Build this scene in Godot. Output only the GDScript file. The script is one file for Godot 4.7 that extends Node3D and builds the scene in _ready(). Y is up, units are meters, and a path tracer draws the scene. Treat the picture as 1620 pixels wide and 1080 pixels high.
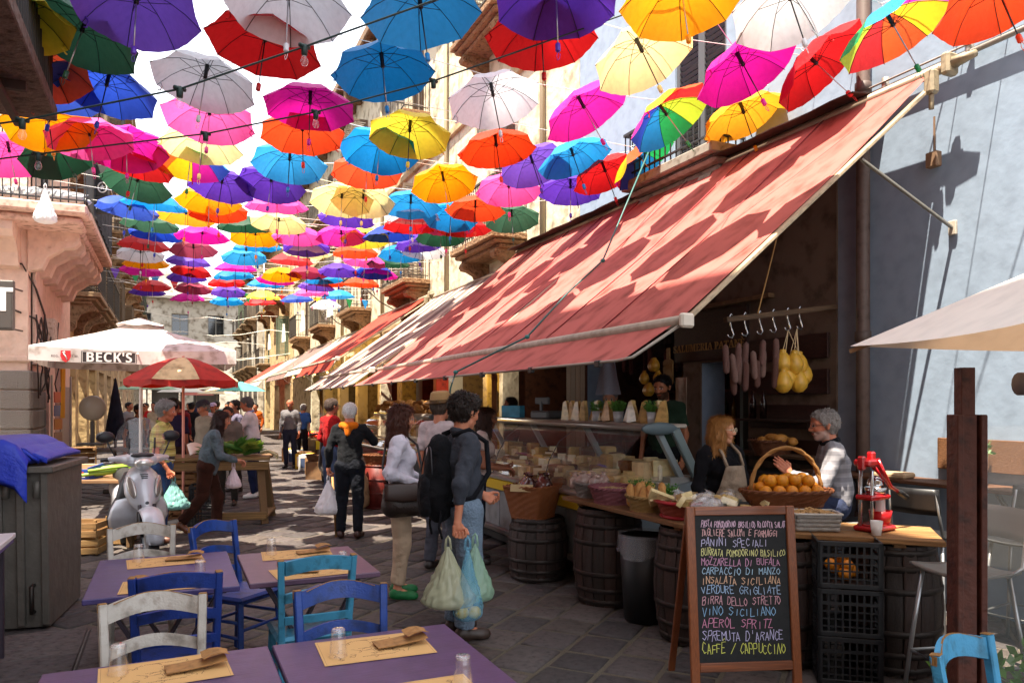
extends Node3D
# Market street under a canopy of umbrellas. x: right across the street, y: up, P(x, y, z): z metres down the street, away from the camera.
var mats := {}
var texs := {}
var used := {}
var rng := RandomNumberGenerator.new()
const FLAT := 0xFFFFFFFF

func _ready() -> void:
	rng.seed = 7
	# camera
	var cam := Camera3D.new()
	cam.name = "camera"
	cam.projection = Camera3D.PROJECTION_FRUSTUM
	cam.near = 0.05
	cam.far = 400.0
	cam.size = 2.0 * 0.05 * 540.0 / 1200.0
	cam.frustum_offset = Vector2(0.0, 0.05 * 98.0 / 1200.0)
	cam.position = Vector3(0, 1.7, 0)
	cam.rotation_degrees.y = -24.2
	add_child(cam)
	# sky, exposure
	var we := WorldEnvironment.new()
	we.name = "world"
	var env := Environment.new()
	env.background_mode = Environment.BG_SKY
	var sm := ProceduralSkyMaterial.new()
	sm.sky_top_color = Color(0.87, 0.89, 0.93)
	sm.sky_horizon_color = Color(0.93, 0.95, 0.98)
	sm.sky_curve = 0.25
	sm.sky_energy_multiplier = 0.95
	sm.ground_bottom_color = Color(0.35, 0.33, 0.31)
	sm.ground_horizon_color = Color(0.6, 0.6, 0.6)
	var sky := Sky.new()
	sky.sky_material = sm
	env.sky = sky
	env.tonemap_mode = Environment.TONE_MAPPER_LINEAR
	env.tonemap_exposure = 3.8
	env.sdfgi_enabled = true
	env.ssao_enabled = true
	env.ssil_enabled = true
	we.environment = env
	add_child(we)
	# sun: high, from the left
	var sun := DirectionalLight3D.new()
	sun.name = "sun"
	sun.light_energy = 1.6
	sun.light_angular_distance = 0.5
	sun.light_color = Color(1.0, 0.955, 0.88)
	sun.shadow_enabled = true
	add_child(sun)
	sun.look_at_from_position(Vector3.ZERO, Vector3(0.33, -1.0, -0.2), Vector3(0, 0, 1))
	make_textures()
	build_street()
	build_right_side()
	build_left_side()
	build_far_end()
	build_awnings()
	build_umbrellas()
	build_string_lights()
	build_parasols()
	build_stalls()
	build_counter()
	build_terrace()
	build_left_market()
	build_far_market()
	build_people()

# ---------------------------------------------------------------- helpers
func P(x: float, y: float, z: float) -> Vector3:
	return Vector3(x, y, -z)

func T(p: Vector3, yaw := 0.0, pitch := 0.0, roll := 0.0, s := Vector3.ONE) -> Transform3D:
	return Transform3D(Basis.from_euler(Vector3(deg_to_rad(pitch), deg_to_rad(yaw), deg_to_rad(roll))) * Basis.from_scale(s), p)

func C(hex: String) -> Color:
	return Color.html(hex)

func numbered(called: String) -> String:
	if not used.has(called):
		used[called] = 0
		return called
	used[called] += 1
	return "%s_%03d" % [called, used[called]]

func tag(o: Node, label: String, category: String, group := "", kind := "") -> void:
	if label: o.set_meta("label", label)
	if category: o.set_meta("category", category)
	if group: o.set_meta("group", group)
	if kind: o.set_meta("kind", kind)

func thing(called: String, label: String, category: String, at := Vector3.ZERO, yaw := 0.0, group := "") -> Node3D:
	var o := Node3D.new()
	o.name = numbered(called)
	add_child(o)
	o.position = at
	o.rotation_degrees.y = yaw
	tag(o, label, category, group)
	return o

func part(parent: Node, called: String, m, mat: Material, xf := Transform3D()) -> MeshInstance3D:
	var o := MeshInstance3D.new()
	o.name = called
	o.mesh = m.done() if m is G else m
	o.material_override = mat
	o.transform = xf
	parent.add_child(o, true)
	return o

func solo(called: String, label: String, category: String, m, mat: Material, xf := Transform3D(), group := "", kind := "") -> MeshInstance3D:
	var o := part(self, numbered(called), m, mat, xf)
	tag(o, label, category, group, kind)
	return o

func structure(called: String, m, mat: Material, xf := Transform3D()) -> MeshInstance3D:
	var o := part(self, numbered(called), m, mat, xf)
	o.set_meta("kind", "structure")
	return o

func copy_of(o: Node3D, label: String, at: Vector3, yaw: float) -> Node3D:
	var base: String = o.name
	if base.length() > 4 and base[base.length() - 4] == "_":
		base = base.substr(0, base.length() - 4)
	var c: Node3D = o.duplicate()
	c.name = numbered(base)
	add_child(c)
	c.position = at
	c.rotation_degrees = Vector3(0, yaw, 0)
	if label: c.set_meta("label", label)
	return c

# ---------------------------------------------------------------- geometry collector
class G:
	var st := SurfaceTool.new()
	var mirrored := false
	func _init() -> void:
		st.begin(Mesh.PRIMITIVE_TRIANGLES)
		st.set_smooth_group(FLAT)
	func sm(on: bool) -> G:
		st.set_smooth_group(0 if on else FLAT)
		return self
	func done() -> ArrayMesh:
		st.generate_normals()
		return st.commit()
	func tri(a: Vector3, b: Vector3, c: Vector3) -> void:   # counter-clockwise from outside
		st.add_vertex(a)
		st.add_vertex(b if mirrored else c)
		st.add_vertex(c if mirrored else b)
	func quad(a: Vector3, b: Vector3, c: Vector3, d: Vector3) -> void:
		tri(a, b, c); tri(a, c, d)
	func box(c: Vector3, s: Vector3, bev := 0.0, xf := Transform3D()) -> G:
		var h := s * 0.5
		mirrored = xf.basis.determinant() < 0.0
		if bev <= 0.0:
			var p := []
			for i in 8:
				p.append(xf * (c + Vector3(h.x if i & 1 else -h.x, h.y if i & 2 else -h.y, h.z if i & 4 else -h.z)))
			quad(p[0], p[2], p[3], p[1]); quad(p[4], p[5], p[7], p[6])
			quad(p[0], p[1], p[5], p[4]); quad(p[2], p[6], p[7], p[3])
			quad(p[0], p[4], p[6], p[2]); quad(p[1], p[3], p[7], p[5])
			mirrored = false
			return self
		var b: float = min(bev, min(h.x, min(h.y, h.z)) * 0.95)
		# three points per corner
		var q := []
		for i in 8:
			var sx := 1.0 if i & 1 else -1.0
			var sy := 1.0 if i & 2 else -1.0
			var sz := 1.0 if i & 4 else -1.0
			q.append([xf * (c + Vector3(sx * h.x, sy * (h.y - b), sz * (h.z - b))), xf * (c + Vector3(sx * (h.x - b), sy * h.y, sz * (h.z - b))), xf * (c + Vector3(sx * (h.x - b), sy * (h.y - b), sz * h.z))])
		quad(q[0][2], q[2][2], q[3][2], q[1][2]); quad(q[4][2], q[5][2], q[7][2], q[6][2])
		quad(q[0][1], q[1][1], q[5][1], q[4][1]); quad(q[2][1], q[6][1], q[7][1], q[3][1])
		quad(q[0][0], q[4][0], q[6][0], q[2][0]); quad(q[1][0], q[3][0], q[7][0], q[5][0])
		# edges along x (y,z axes differ)
		quad(q[0][2], q[1][2], q[1][1], q[0][1]); quad(q[2][1], q[3][1], q[3][2], q[2][2])
		quad(q[4][1], q[5][1], q[5][2], q[4][2]); quad(q[6][2], q[7][2], q[7][1], q[6][1])
		# along y
		quad(q[0][0], q[2][0], q[2][2], q[0][2]); quad(q[1][2], q[3][2], q[3][0], q[1][0])
		quad(q[4][2], q[6][2], q[6][0], q[4][0]); quad(q[5][0], q[7][0], q[7][2], q[5][2])
		# along z
		quad(q[0][1], q[4][1], q[4][0], q[0][0]); quad(q[1][0], q[5][0], q[5][1], q[1][1])
		quad(q[2][0], q[6][0], q[6][1], q[2][1]); quad(q[3][1], q[7][1], q[7][0], q[3][0])
		for i in 8:
			var odd: bool = ((i & 1) + ((i >> 1) & 1) + ((i >> 2) & 1)) % 2 == 1
			if odd: tri(q[i][0], q[i][1], q[i][2])
			else: tri(q[i][0], q[i][2], q[i][1])
		mirrored = false
		return self
	func bar(a: Vector3, b: Vector3, w: float, d: float, bev := 0.0, up := Vector3.UP) -> G:
		var y := (b - a).normalized()
		var x := up.cross(y)
		if x.length() < 0.01: x = Vector3.RIGHT.cross(y)
		if x.length() < 0.01: x = Vector3.BACK.cross(y)
		x = x.normalized()
		var z := x.cross(y).normalized()
		return box(Vector3.ZERO, Vector3(w, a.distance_to(b), d), bev, Transform3D(Basis(x, y, z), (a + b) * 0.5))
	func tube(pts: Array, r, sides := 8, caps := true, closed := false) -> G:
		var n := pts.size()
		var rings := []
		var t0: Vector3 = (pts[1] - pts[0]).normalized()
		var u := t0.cross(Vector3.UP)
		if u.length() < 0.05: u = t0.cross(Vector3.RIGHT)
		u = u.normalized()
		for i in n:
			var a: Vector3 = pts[max(i - 1, 0)]
			var b: Vector3 = pts[min(i + 1, n - 1)]
			if closed:
				a = pts[(i + n - 1) % n]; b = pts[(i + 1) % n]
			var t := (b - a).normalized()
			u = (u - t * u.dot(t)).normalized()
			var w := t.cross(u)
			var rr: float = r[i] if r is Array else r
			var ring := []
			for k in sides:
				var an := TAU * k / sides
				ring.append(pts[i] + (u * cos(an) + w * sin(an)) * rr)
			rings.append(ring)
		var m := n if closed else n - 1
		for i in m:
			var A: Array = rings[i]
			var B: Array = rings[(i + 1) % n]
			for k in sides:
				var l := (k + 1) % sides
				quad(A[k], A[l], B[l], B[k])
		if caps and not closed:
			for k in range(1, sides - 1):
				tri(rings[0][0], rings[0][k + 1], rings[0][k])
				tri(rings[n - 1][0], rings[n - 1][k], rings[n - 1][k + 1])
		return self
	func lathe(prof: Array, sides := 16, xf := Transform3D(), a0 := 0.0, a1 := TAU, sq := 0.0) -> G:   # profile of (radius, y); upwards outside, downwards inside; sq squares the section
		var rings := []
		for p: Vector2 in prof:
			var ring := []
			for k in sides + 1:
				var an := a0 + (a1 - a0) * k / sides
				var e := 1.0
				if sq > 0.0: e = lerpf(1.0, 1.0 / max(absf(cos(an)), absf(sin(an))), sq)
				ring.append(xf * Vector3(p.x * cos(an) * e, p.y, -p.x * sin(an) * e))
			rings.append(ring)
		for i in prof.size() - 1:
			var A: Array = rings[i]
			var B: Array = rings[i + 1]
			for k in sides:
				quad(A[k], A[k + 1], B[k + 1], B[k])
		return self
	func ball(c: Vector3, r: Vector3, n := 10, xf := Transform3D()) -> G:
		var prof := []
		var m: int = max(4, n / 2)
		for i in m + 1:
			var an := -PI / 2 + PI * i / m
			prof.append(Vector2(cos(an) if i > 0 and i < m else 0.0, sin(an)))
		return lathe(prof, n, xf * Transform3D(Basis.from_scale(r), c))
	func prism(poly: PackedVector2Array, depth: float, xf := Transform3D()) -> G:   # polygon in xy, extruded along z from 0 to depth
		var idx := Geometry2D.triangulate_polygon(poly)
		mirrored = xf.basis.determinant() < 0.0
		var cw := Geometry2D.is_polygon_clockwise(poly)
		for i in range(0, idx.size(), 3):
			var a := poly[idx[i]]; var b := poly[idx[i + 1]]; var c := poly[idx[i + 2]]
			if (b - a).cross(c - a) < 0.0:
				var t := b; b = c; c = t
			tri(xf * Vector3(a.x, a.y, depth), xf * Vector3(b.x, b.y, depth), xf * Vector3(c.x, c.y, depth))
			tri(xf * Vector3(a.x, a.y, 0), xf * Vector3(c.x, c.y, 0), xf * Vector3(b.x, b.y, 0))
		var n := poly.size()
		for i in n:
			var a := poly[i]; var b := poly[(i + 1) % n]
			if cw:
				var t := a; a = b; b = t
			quad(xf * Vector3(a.x, a.y, 0), xf * Vector3(b.x, b.y, 0), xf * Vector3(b.x, b.y, depth), xf * Vector3(a.x, a.y, depth))
		mirrored = false
		return self
	func grid(nu: int, nv: int, f: Callable) -> G:   # f(u, v) -> Vector3, one layer
		var pts := []
		for j in nv + 1:
			for i in nu + 1:
				pts.append(f.call(float(i) / nu, float(j) / nv))
		for j in nv:
			for i in nu:
				var k := j * (nu + 1) + i
				quad(pts[k], pts[k + 1], pts[k + nu + 2], pts[k + nu + 1])
		return self
	func slab(nu: int, nv: int, th: float, f: Callable) -> G:   # grid with thickness
		var pts := []
		for j in nv + 1:
			for i in nu + 1:
				pts.append(f.call(float(i) / nu, float(j) / nv))
		var nr: Vector3 = (pts[1] - pts[0]).cross(pts[nu + 1] - pts[0]).normalized() * th
		var w := nu + 1
		for j in nv:
			for i in nu:
				var k := j * w + i
				quad(pts[k], pts[k + 1], pts[k + w + 1], pts[k + w])
				quad(pts[k] - nr, pts[k + w] - nr, pts[k + w + 1] - nr, pts[k + 1] - nr)
		for i in nu:
			quad(pts[i + 1], pts[i], pts[i] - nr, pts[i + 1] - nr)
			var k := nv * w + i
			quad(pts[k], pts[k + 1], pts[k + 1] - nr, pts[k] - nr)
		for j in nv:
			quad(pts[j * w], pts[(j + 1) * w], pts[(j + 1) * w] - nr, pts[j * w] - nr)
			quad(pts[(j + 1) * w + nu], pts[j * w + nu], pts[j * w + nu] - nr, pts[(j + 1) * w + nu] - nr)
		return self

# ---------------------------------------------------------------- textures and materials
func noise_tex(key: String, freq: float, ramp: Array, size := 512, octaves := 5, kind := FastNoiseLite.TYPE_SIMPLEX_SMOOTH, sd := 1) -> void:
	var n := FastNoiseLite.new()
	n.noise_type = kind
	n.frequency = freq
	n.fractal_octaves = octaves
	n.seed = sd
	var t := NoiseTexture2D.new()
	t.width = size; t.height = size
	t.seamless = true
	t.noise = n
	t.generate_mipmaps = false
	if ramp.size():
		var g := Gradient.new()
		g.offsets = PackedFloat32Array(ramp.map(func(x): return x[0]))
		g.colors = PackedColorArray(ramp.map(func(x): return Color(x[1], x[1] if x.size() < 3 else x[2], x[1] if x.size() < 4 else x[3])))
		t.color_ramp = g
	texs[key] = t

func make_textures() -> void:
	noise_tex("mottle", 0.008, [[0.0, 0.74], [0.45, 0.92], [1.0, 1.0]])
	noise_tex("dirt", 0.006, [[0.0, 0.55, 0.53, 0.5], [0.32, 0.84, 0.82, 0.8], [0.5, 0.96], [1.0, 1.0]], 1024, 6, FastNoiseLite.TYPE_SIMPLEX_SMOOTH, 4)
	noise_tex("grain", 0.06, [[0.0, 0.72], [1.0, 1.0]], 512, 4, FastNoiseLite.TYPE_SIMPLEX, 9)
	noise_tex("subtle", 0.007, [[0.0, 0.9], [0.5, 0.97], [1.0, 1.0]], 1024, 7, FastNoiseLite.TYPE_SIMPLEX_SMOOTH, 17)
	noise_tex("bump", 0.02, [], 512, 6)
	noise_tex("fine", 0.09, [], 512, 4, FastNoiseLite.TYPE_SIMPLEX, 3)
	noise_tex("pits", 0.045, [[0.0, 0.0], [0.35, 0.6], [1.0, 1.0]], 512, 4, FastNoiseLite.TYPE_CELLULAR, 5)
	# scratches and rubbed spots
	noise_tex("scuff", 0.03, [[0.0, 0.55], [0.3, 0.92], [0.7, 1.0], [0.86, 1.0], [0.9, 1.35, 1.32, 1.25], [1.0, 1.0]], 512, 5, FastNoiseLite.TYPE_SIMPLEX, 12)
	# wood grain: long streaks along u
	var n := FastNoiseLite.new()
	n.seed = 21
	n.frequency = 0.02
	n.fractal_octaves = 4
	var im := Image.create(512, 512, false, Image.FORMAT_RGB8)
	var hm := Image.create(512, 512, false, Image.FORMAT_RGB8)
	for y in 512:
		for x in 512:
			# wrap along u by walking a circle, along v by mirroring
			var a := TAU * x / 512.0
			var v := float(y if y < 256 else 511 - y)
			var w := n.get_noise_3d(cos(a) * 18.0, sin(a) * 18.0, v * 1.1)
			var g := n.get_noise_3d(cos(a) * 40.0, sin(a) * 40.0, v * 9.0)
			var c := 0.8 + 0.24 * w + 0.22 * g
			im.set_pixel(x, y, Color(c, c * 0.985, c * 0.96))
			var h := 0.5 + 0.5 * g + 0.2 * w
			hm.set_pixel(x, y, Color(h, h, h))
	texs["wood"] = ImageTexture.create_from_image(im)
	texs["woodh"] = ImageTexture.create_from_image(hm)
	# knocks and scratches on paint: pale hairlines and dull patches
	var sc := Image.create(512, 512, false, Image.FORMAT_RGB8)
	for y in 512:
		for x in 512:
			var k := 0.86 + 0.1 * n.get_noise_2d(x * 0.6, y * 0.6) + 0.04 * n.get_noise_2d(x * 5.0, y * 5.0)
			sc.set_pixel(x, y, Color(k, k, k))
	for i in 70:
		var q := Vector2(r(0, 512), r(0, 512))
		var an := r(0, TAU)
		var ln := int(r(6, 46))
		var lt := r(0.94, 1.0)
		for k in ln:
			an += r(-0.04, 0.04)
			q += Vector2(cos(an), sin(an))
			sc.set_pixel(posmod(int(q.x), 512), posmod(int(q.y), 512), Color(lt, lt, lt * 0.98))
	for i in 26:
		var q := Vector2i(rng.randi_range(0, 500), rng.randi_range(0, 500))
		sc.fill_rect(Rect2i(q.x, q.y, rng.randi_range(1, 4), rng.randi_range(1, 3)), Color(0.6, 0.58, 0.55))
	texs["scratch"] = ImageTexture.create_from_image(sc)
	# woven cloth
	var wv := Image.create(64, 64, false, Image.FORMAT_RGB8)
	for y in 64:
		for x in 64:
			var h := 0.5 + 0.25 * sin(TAU * x / 8.0) * (1.0 if (y / 8) % 2 else -1.0) + 0.25 * sin(TAU * y / 8.0)
			wv.set_pixel(x, y, Color(h, h, h))
	texs["weave"] = ImageTexture.create_from_image(wv)

func mat(hex: String, rough := 0.8, o := {}) -> StandardMaterial3D:
	var key := hex + str(rough) + str(o)
	if mats.has(key): return mats[key]
	var m := StandardMaterial3D.new()
	m.albedo_color = C(hex)
	m.roughness = rough
	m.metallic = o.get("metal", 0.0)
	m.metallic_specular = o.get("spec", 0.5)
	if o.has("tex"):
		m.albedo_texture = texs[o.tex]
		m.uv1_triplanar = true
		m.uv1_world_triplanar = o.get("world", false)
		m.uv1_scale = o.scale if o.get("scale") is Vector3 else Vector3.ONE * float(o.get("scale", 1.0))
		m.uv1_offset = Vector3.ONE * float(o.get("off", 0.37))
	if o.has("bump"):
		m.heightmap_enabled = true
		m.heightmap_texture = texs[o.bump]
		m.heightmap_scale = o.get("bs", 1.0)
		if not o.has("tex"):
			m.uv1_triplanar = true
			m.uv1_world_triplanar = o.get("world", false)
			m.uv1_scale = o.scale if o.get("scale") is Vector3 else Vector3.ONE * float(o.get("scale", 1.0))
	if o.has("coat"):
		m.clearcoat_enabled = true
		m.clearcoat = o.coat
		m.clearcoat_roughness = o.get("coat_rough", 0.15)
	if o.has("alpha"):
		m.transparency = BaseMaterial3D.TRANSPARENCY_ALPHA
		m.albedo_color.a = o.alpha
	if o.has("back"):
		m.backlight_enabled = true
		m.backlight = C(o.back)
	if o.has("rim"):
		m.rim_enabled = true
		m.rim = o.rim
	if o.has("sss"):
		m.subsurf_scatter_enabled = true
		m.subsurf_scatter_strength = o.sss
	if o.has("vc"): m.vertex_color_use_as_albedo = true
	if o.has("glow"):
		m.emission_enabled = true
		m.emission = C(hex)
		m.emission_energy_multiplier = o.glow
	mats[key] = m
	return m

func cloth(hex: String, o := {}) -> StandardMaterial3D:
	var d := {"tex": "mottle", "scale": 0.9, "bump": "bump", "bs": 1.6, "rim": 0.2, "spec": 0.25}
	d.merge(o, true)
	return mat(hex, 0.92, d)

func wood(hex: String, along := "x", rough := 0.7, o := {}) -> StandardMaterial3D:
	var s := Vector3(0.7, 4.0, 4.0)
	# triplanar: planes use (-z, y), (x, z), (x, y); grain runs along the u that stays slow
	if along == "y": s = Vector3(4.0, 0.7, 4.0)
	if along == "z": s = Vector3(4.0, 4.0, 0.7)
	var d := {"tex": "wood" if along == "x" else "grain", "scale": s, "bump": "woodh" if along == "x" else "fine", "bs": 0.25}
	if along != "x": d["scale"] = Vector3(6.0, 0.5, 6.0) if along == "y" else Vector3(6.0, 6.0, 0.5)
	d.merge(o, true)
	return mat(hex, rough, d)

func metal(hex: String, rough := 0.4, o := {}) -> StandardMaterial3D:
	var d := {"metal": 0.85, "tex": "mottle", "scale": 1.5}
	d.merge(o, true)
	return mat(hex, rough, d)

func glass(alpha := 0.06, hex := "ffffff") -> StandardMaterial3D:
	return mat(hex, 0.02, {"alpha": alpha})

func plaster(hex: String, o := {}) -> StandardMaterial3D:
	var d := {"tex": "dirt", "scale": 0.22, "world": true, "bump": "bump", "bs": 1.5}
	d.merge(o, true)
	return mat(hex, 0.92, d)

func text_mesh(s: String, size: float, depth := 0.004, bold := true, serif := false, mono := false) -> TextMesh:
	var f := SystemFont.new()
	f.font_names = PackedStringArray(["Droid Serif" if serif else "Droid Sans Mono" if mono else "Droid Sans"])
	f.font_weight = 700 if bold else 400
	var t := TextMesh.new()
	t.text = s
	t.font = f
	t.font_size = 64
	t.pixel_size = size / 64.0
	t.depth = depth
	t.curve_step = 2.0
	return t

func r(a: float, b: float) -> float:
	return rng.randf_range(a, b)

func ordinal(n: int) -> String:
	var low := ["", "first", "second", "third", "fourth", "fifth", "sixth", "seventh", "eighth", "ninth", "tenth", "eleventh", "twelfth", "thirteenth", "fourteenth", "fifteenth", "sixteenth", "seventeenth", "eighteenth", "nineteenth", "twentieth"]
	return low[n] if n <= 20 else "twenty-" + low[n - 20] if n < 30 else "thirty-" + low[n - 30]

# ---------------------------------------------------------------- bodies: smooth union of tapered bones, meshed as surface nets
class Field:
	var v := PackedVector3Array()
	var n := PackedVector3Array()
	var c := PackedColorArray()
	var idx := PackedInt32Array()
	var bones := []
	var ystretch := 0.55
	func bone(a: Vector3, b: Vector3, ra: float, rb: float, zs := 1.0, flat := 0) -> Field:   # zs > 1 flattens along z; flat: 1 = cut at a, 2 = at b, 3 = both
		bones.append([a, b, ra, rb, zs, flat])
		return self
	func mesh(cell: float, k: float, paint: Callable, amp := 0.0, freq := 10.0, cuts := [], seed_ := 1) -> void:
		if bones.is_empty(): return
		var lo := Vector3.INF
		var hi := -Vector3.INF
		for b in bones:
			var m: float = maxf(b[2], b[3]) + cell * 2.0
			lo = lo.min(b[0] - Vector3.ONE * m).min(b[1] - Vector3.ONE * m)
			hi = hi.max(b[0] + Vector3.ONE * m).max(b[1] + Vector3.ONE * m)
		var nx := int((hi.x - lo.x) / cell) + 2
		var ny := int((hi.y - lo.y) / cell) + 2
		var nz := int((hi.z - lo.z) / cell) + 2
		var g := PackedFloat32Array()
		g.resize(nx * ny * nz)
		g.fill(9.0)
		var sy := nx
		var sz := nx * ny
		for b in bones:
			var a: Vector3 = b[0]
			var e: Vector3 = b[1]
			var ra: float = b[2]
			var rb: float = b[3]
			var zs: float = b[4]
			var fl: int = b[5]
			var m: float = maxf(ra, rb) + k + cell * 1.6
			var x0 := maxi(0, int((minf(a.x, e.x) - m - lo.x) / cell))
			var x1 := mini(nx - 1, int((maxf(a.x, e.x) + m - lo.x) / cell) + 1)
			var y0 := maxi(0, int((minf(a.y, e.y) - m - lo.y) / cell))
			var y1 := mini(ny - 1, int((maxf(a.y, e.y) + m - lo.y) / cell) + 1)
			var mz := m / zs + cell
			var z0 := maxi(0, int((minf(a.z, e.z) - mz - lo.z) / cell))
			var z1 := mini(nz - 1, int((maxf(a.z, e.z) + mz - lo.z) / cell) + 1)
			var az := a.z * zs
			var d := Vector3(e.x - a.x, e.y - a.y, (e.z - a.z) * zs)
			var dd := maxf(d.length_squared(), 1e-9)
			var L := sqrt(dd)
			for iz in range(z0, z1 + 1):
				var pz := (lo.z + iz * cell) * zs - az
				for iy in range(y0, y1 + 1):
					var py := lo.y + iy * cell - a.y
					var row := iz * sz + iy * sy
					var part_ := py * d.y + pz * d.z
					for ix in range(x0, x1 + 1):
						var px := lo.x + ix * cell - a.x
						var t0 := (px * d.x + part_) / dd
						var t := clampf(t0, 0.0, 1.0)
						var qx := px - d.x * t
						var qy := py - d.y * t
						var qz := pz - d.z * t
						var ds: float
						if (t0 < 0.0 and fl & 1) or (t0 > 1.0 and fl & 2):
							var ax := (t0 - t) * L
							var rad := sqrt(maxf(0.0, qx * qx + qy * qy + qz * qz - ax * ax)) - (ra + (rb - ra) * t)
							ds = maxf(rad, absf(ax))
						else:
							ds = sqrt(qx * qx + qy * qy + qz * qz) - (ra + (rb - ra) * t)
						var i := row + ix
						var o := g[i]
						if o > 8.0:
							g[i] = ds
						else:
							var h := k - absf(o - ds)
							g[i] = minf(o, ds) - (h * h / (4.0 * k) if h > 0.0 else 0.0)
		var nn: FastNoiseLite = null
		if amp > 0.0:
			nn = FastNoiseLite.new()
			nn.seed = seed_
			nn.frequency = 1.0
			nn.fractal_octaves = 3
		var lim := cell * 3.2
		var vid := PackedInt32Array()
		vid.resize(nx * ny * nz)
		vid.fill(-1)
		if amp > 0.0 or cuts.size():
			for iz in nz:
				for iy in ny:
					for ix in nx:
						var i := iz * sz + iy * sy + ix
						if absf(g[i]) > lim: continue
						var p := Vector3(lo.x + ix * cell, lo.y + iy * cell, lo.z + iz * cell)
						if nn: g[i] += amp * nn.get_noise_3d(p.x * freq, p.y * freq * ystretch, p.z * freq)
						for cu in cuts:
							var dc: float = p.dot(cu[0]) - cu[1]
							if dc > g[i]: g[i] = dc
		var first := v.size()
		for iz in nz - 1:
			for iy in ny - 1:
				for ix in nx - 1:
					var i := iz * sz + iy * sy + ix
					if absf(g[i]) > lim: continue
					var a0 := g[i]; var a1 := g[i + 1]; var a2 := g[i + sy]; var a3 := g[i + sy + 1]
					var a4 := g[i + sz]; var a5 := g[i + sz + 1]; var a6 := g[i + sz + sy]; var a7 := g[i + sz + sy + 1]
					var neg := int(a0 < 0) + int(a1 < 0) + int(a2 < 0) + int(a3 < 0) + int(a4 < 0) + int(a5 < 0) + int(a6 < 0) + int(a7 < 0)
					if neg == 0 or neg == 8: continue
					var s := Vector3.ZERO
					var q := 0
					if (a0 < 0) != (a1 < 0): s += Vector3(a0 / (a0 - a1), 0, 0); q += 1
					if (a2 < 0) != (a3 < 0): s += Vector3(a2 / (a2 - a3), 1, 0); q += 1
					if (a4 < 0) != (a5 < 0): s += Vector3(a4 / (a4 - a5), 0, 1); q += 1
					if (a6 < 0) != (a7 < 0): s += Vector3(a6 / (a6 - a7), 1, 1); q += 1
					if (a0 < 0) != (a2 < 0): s += Vector3(0, a0 / (a0 - a2), 0); q += 1
					if (a1 < 0) != (a3 < 0): s += Vector3(1, a1 / (a1 - a3), 0); q += 1
					if (a4 < 0) != (a6 < 0): s += Vector3(0, a4 / (a4 - a6), 1); q += 1
					if (a5 < 0) != (a7 < 0): s += Vector3(1, a5 / (a5 - a7), 1); q += 1
					if (a0 < 0) != (a4 < 0): s += Vector3(0, 0, a0 / (a0 - a4)); q += 1
					if (a1 < 0) != (a5 < 0): s += Vector3(1, 0, a1 / (a1 - a5)); q += 1
					if (a2 < 0) != (a6 < 0): s += Vector3(0, 1, a2 / (a2 - a6)); q += 1
					if (a3 < 0) != (a7 < 0): s += Vector3(1, 1, a3 / (a3 - a7)); q += 1
					vid[i] = v.size()
					var p := lo + (Vector3(ix, iy, iz) + s / q) * cell
					v.append(p)
					n.append(Vector3.ZERO)
					c.append(paint.call(p) if paint.is_valid() else Color.WHITE)
		for iz in range(1, nz - 1):
			for iy in range(1, ny - 1):
				for ix in range(1, nx - 1):
					var i := iz * sz + iy * sy + ix
					if vid[i] < 0: continue
					var s0 := g[i] < 0
					if s0 != (g[i + 1] < 0): face(vid[i], vid[i - sy], vid[i - sy - sz], vid[i - sz], s0)
					if s0 != (g[i + sy] < 0): face(vid[i], vid[i - sz], vid[i - sz - 1], vid[i - 1], s0)
					if s0 != (g[i + sz] < 0): face(vid[i], vid[i - 1], vid[i - 1 - sy], vid[i - sy], s0)
		for i in range(first, n.size()):
			n[i] = n[i].normalized()
		bones = []
	func face(a: int, b: int, c_: int, d: int, out: bool) -> void:
		if a < 0 or b < 0 or c_ < 0 or d < 0: return
		if not out:
			var t := b; b = d; d = t
		# a b c d counter-clockwise from outside
		var nr := (v[c_] - v[a]).cross(v[d] - v[b])
		n[a] += nr; n[b] += nr; n[c_] += nr; n[d] += nr
		idx.append_array(PackedInt32Array([a, c_, b, a, d, c_]))
	func done() -> ArrayMesh:
		var ar := []
		ar.resize(Mesh.ARRAY_MAX)
		ar[Mesh.ARRAY_VERTEX] = v
		ar[Mesh.ARRAY_NORMAL] = n
		ar[Mesh.ARRAY_COLOR] = c
		ar[Mesh.ARRAY_INDEX] = idx
		var m := ArrayMesh.new()
		m.add_surface_from_arrays(Mesh.PRIMITIVE_TRIANGLES, ar)
		v = PackedVector3Array(); n = PackedVector3Array(); c = PackedColorArray(); idx = PackedInt32Array()
		return m

func lin(hex: String) -> Color:
	return C(hex).srgb_to_linear()

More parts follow.
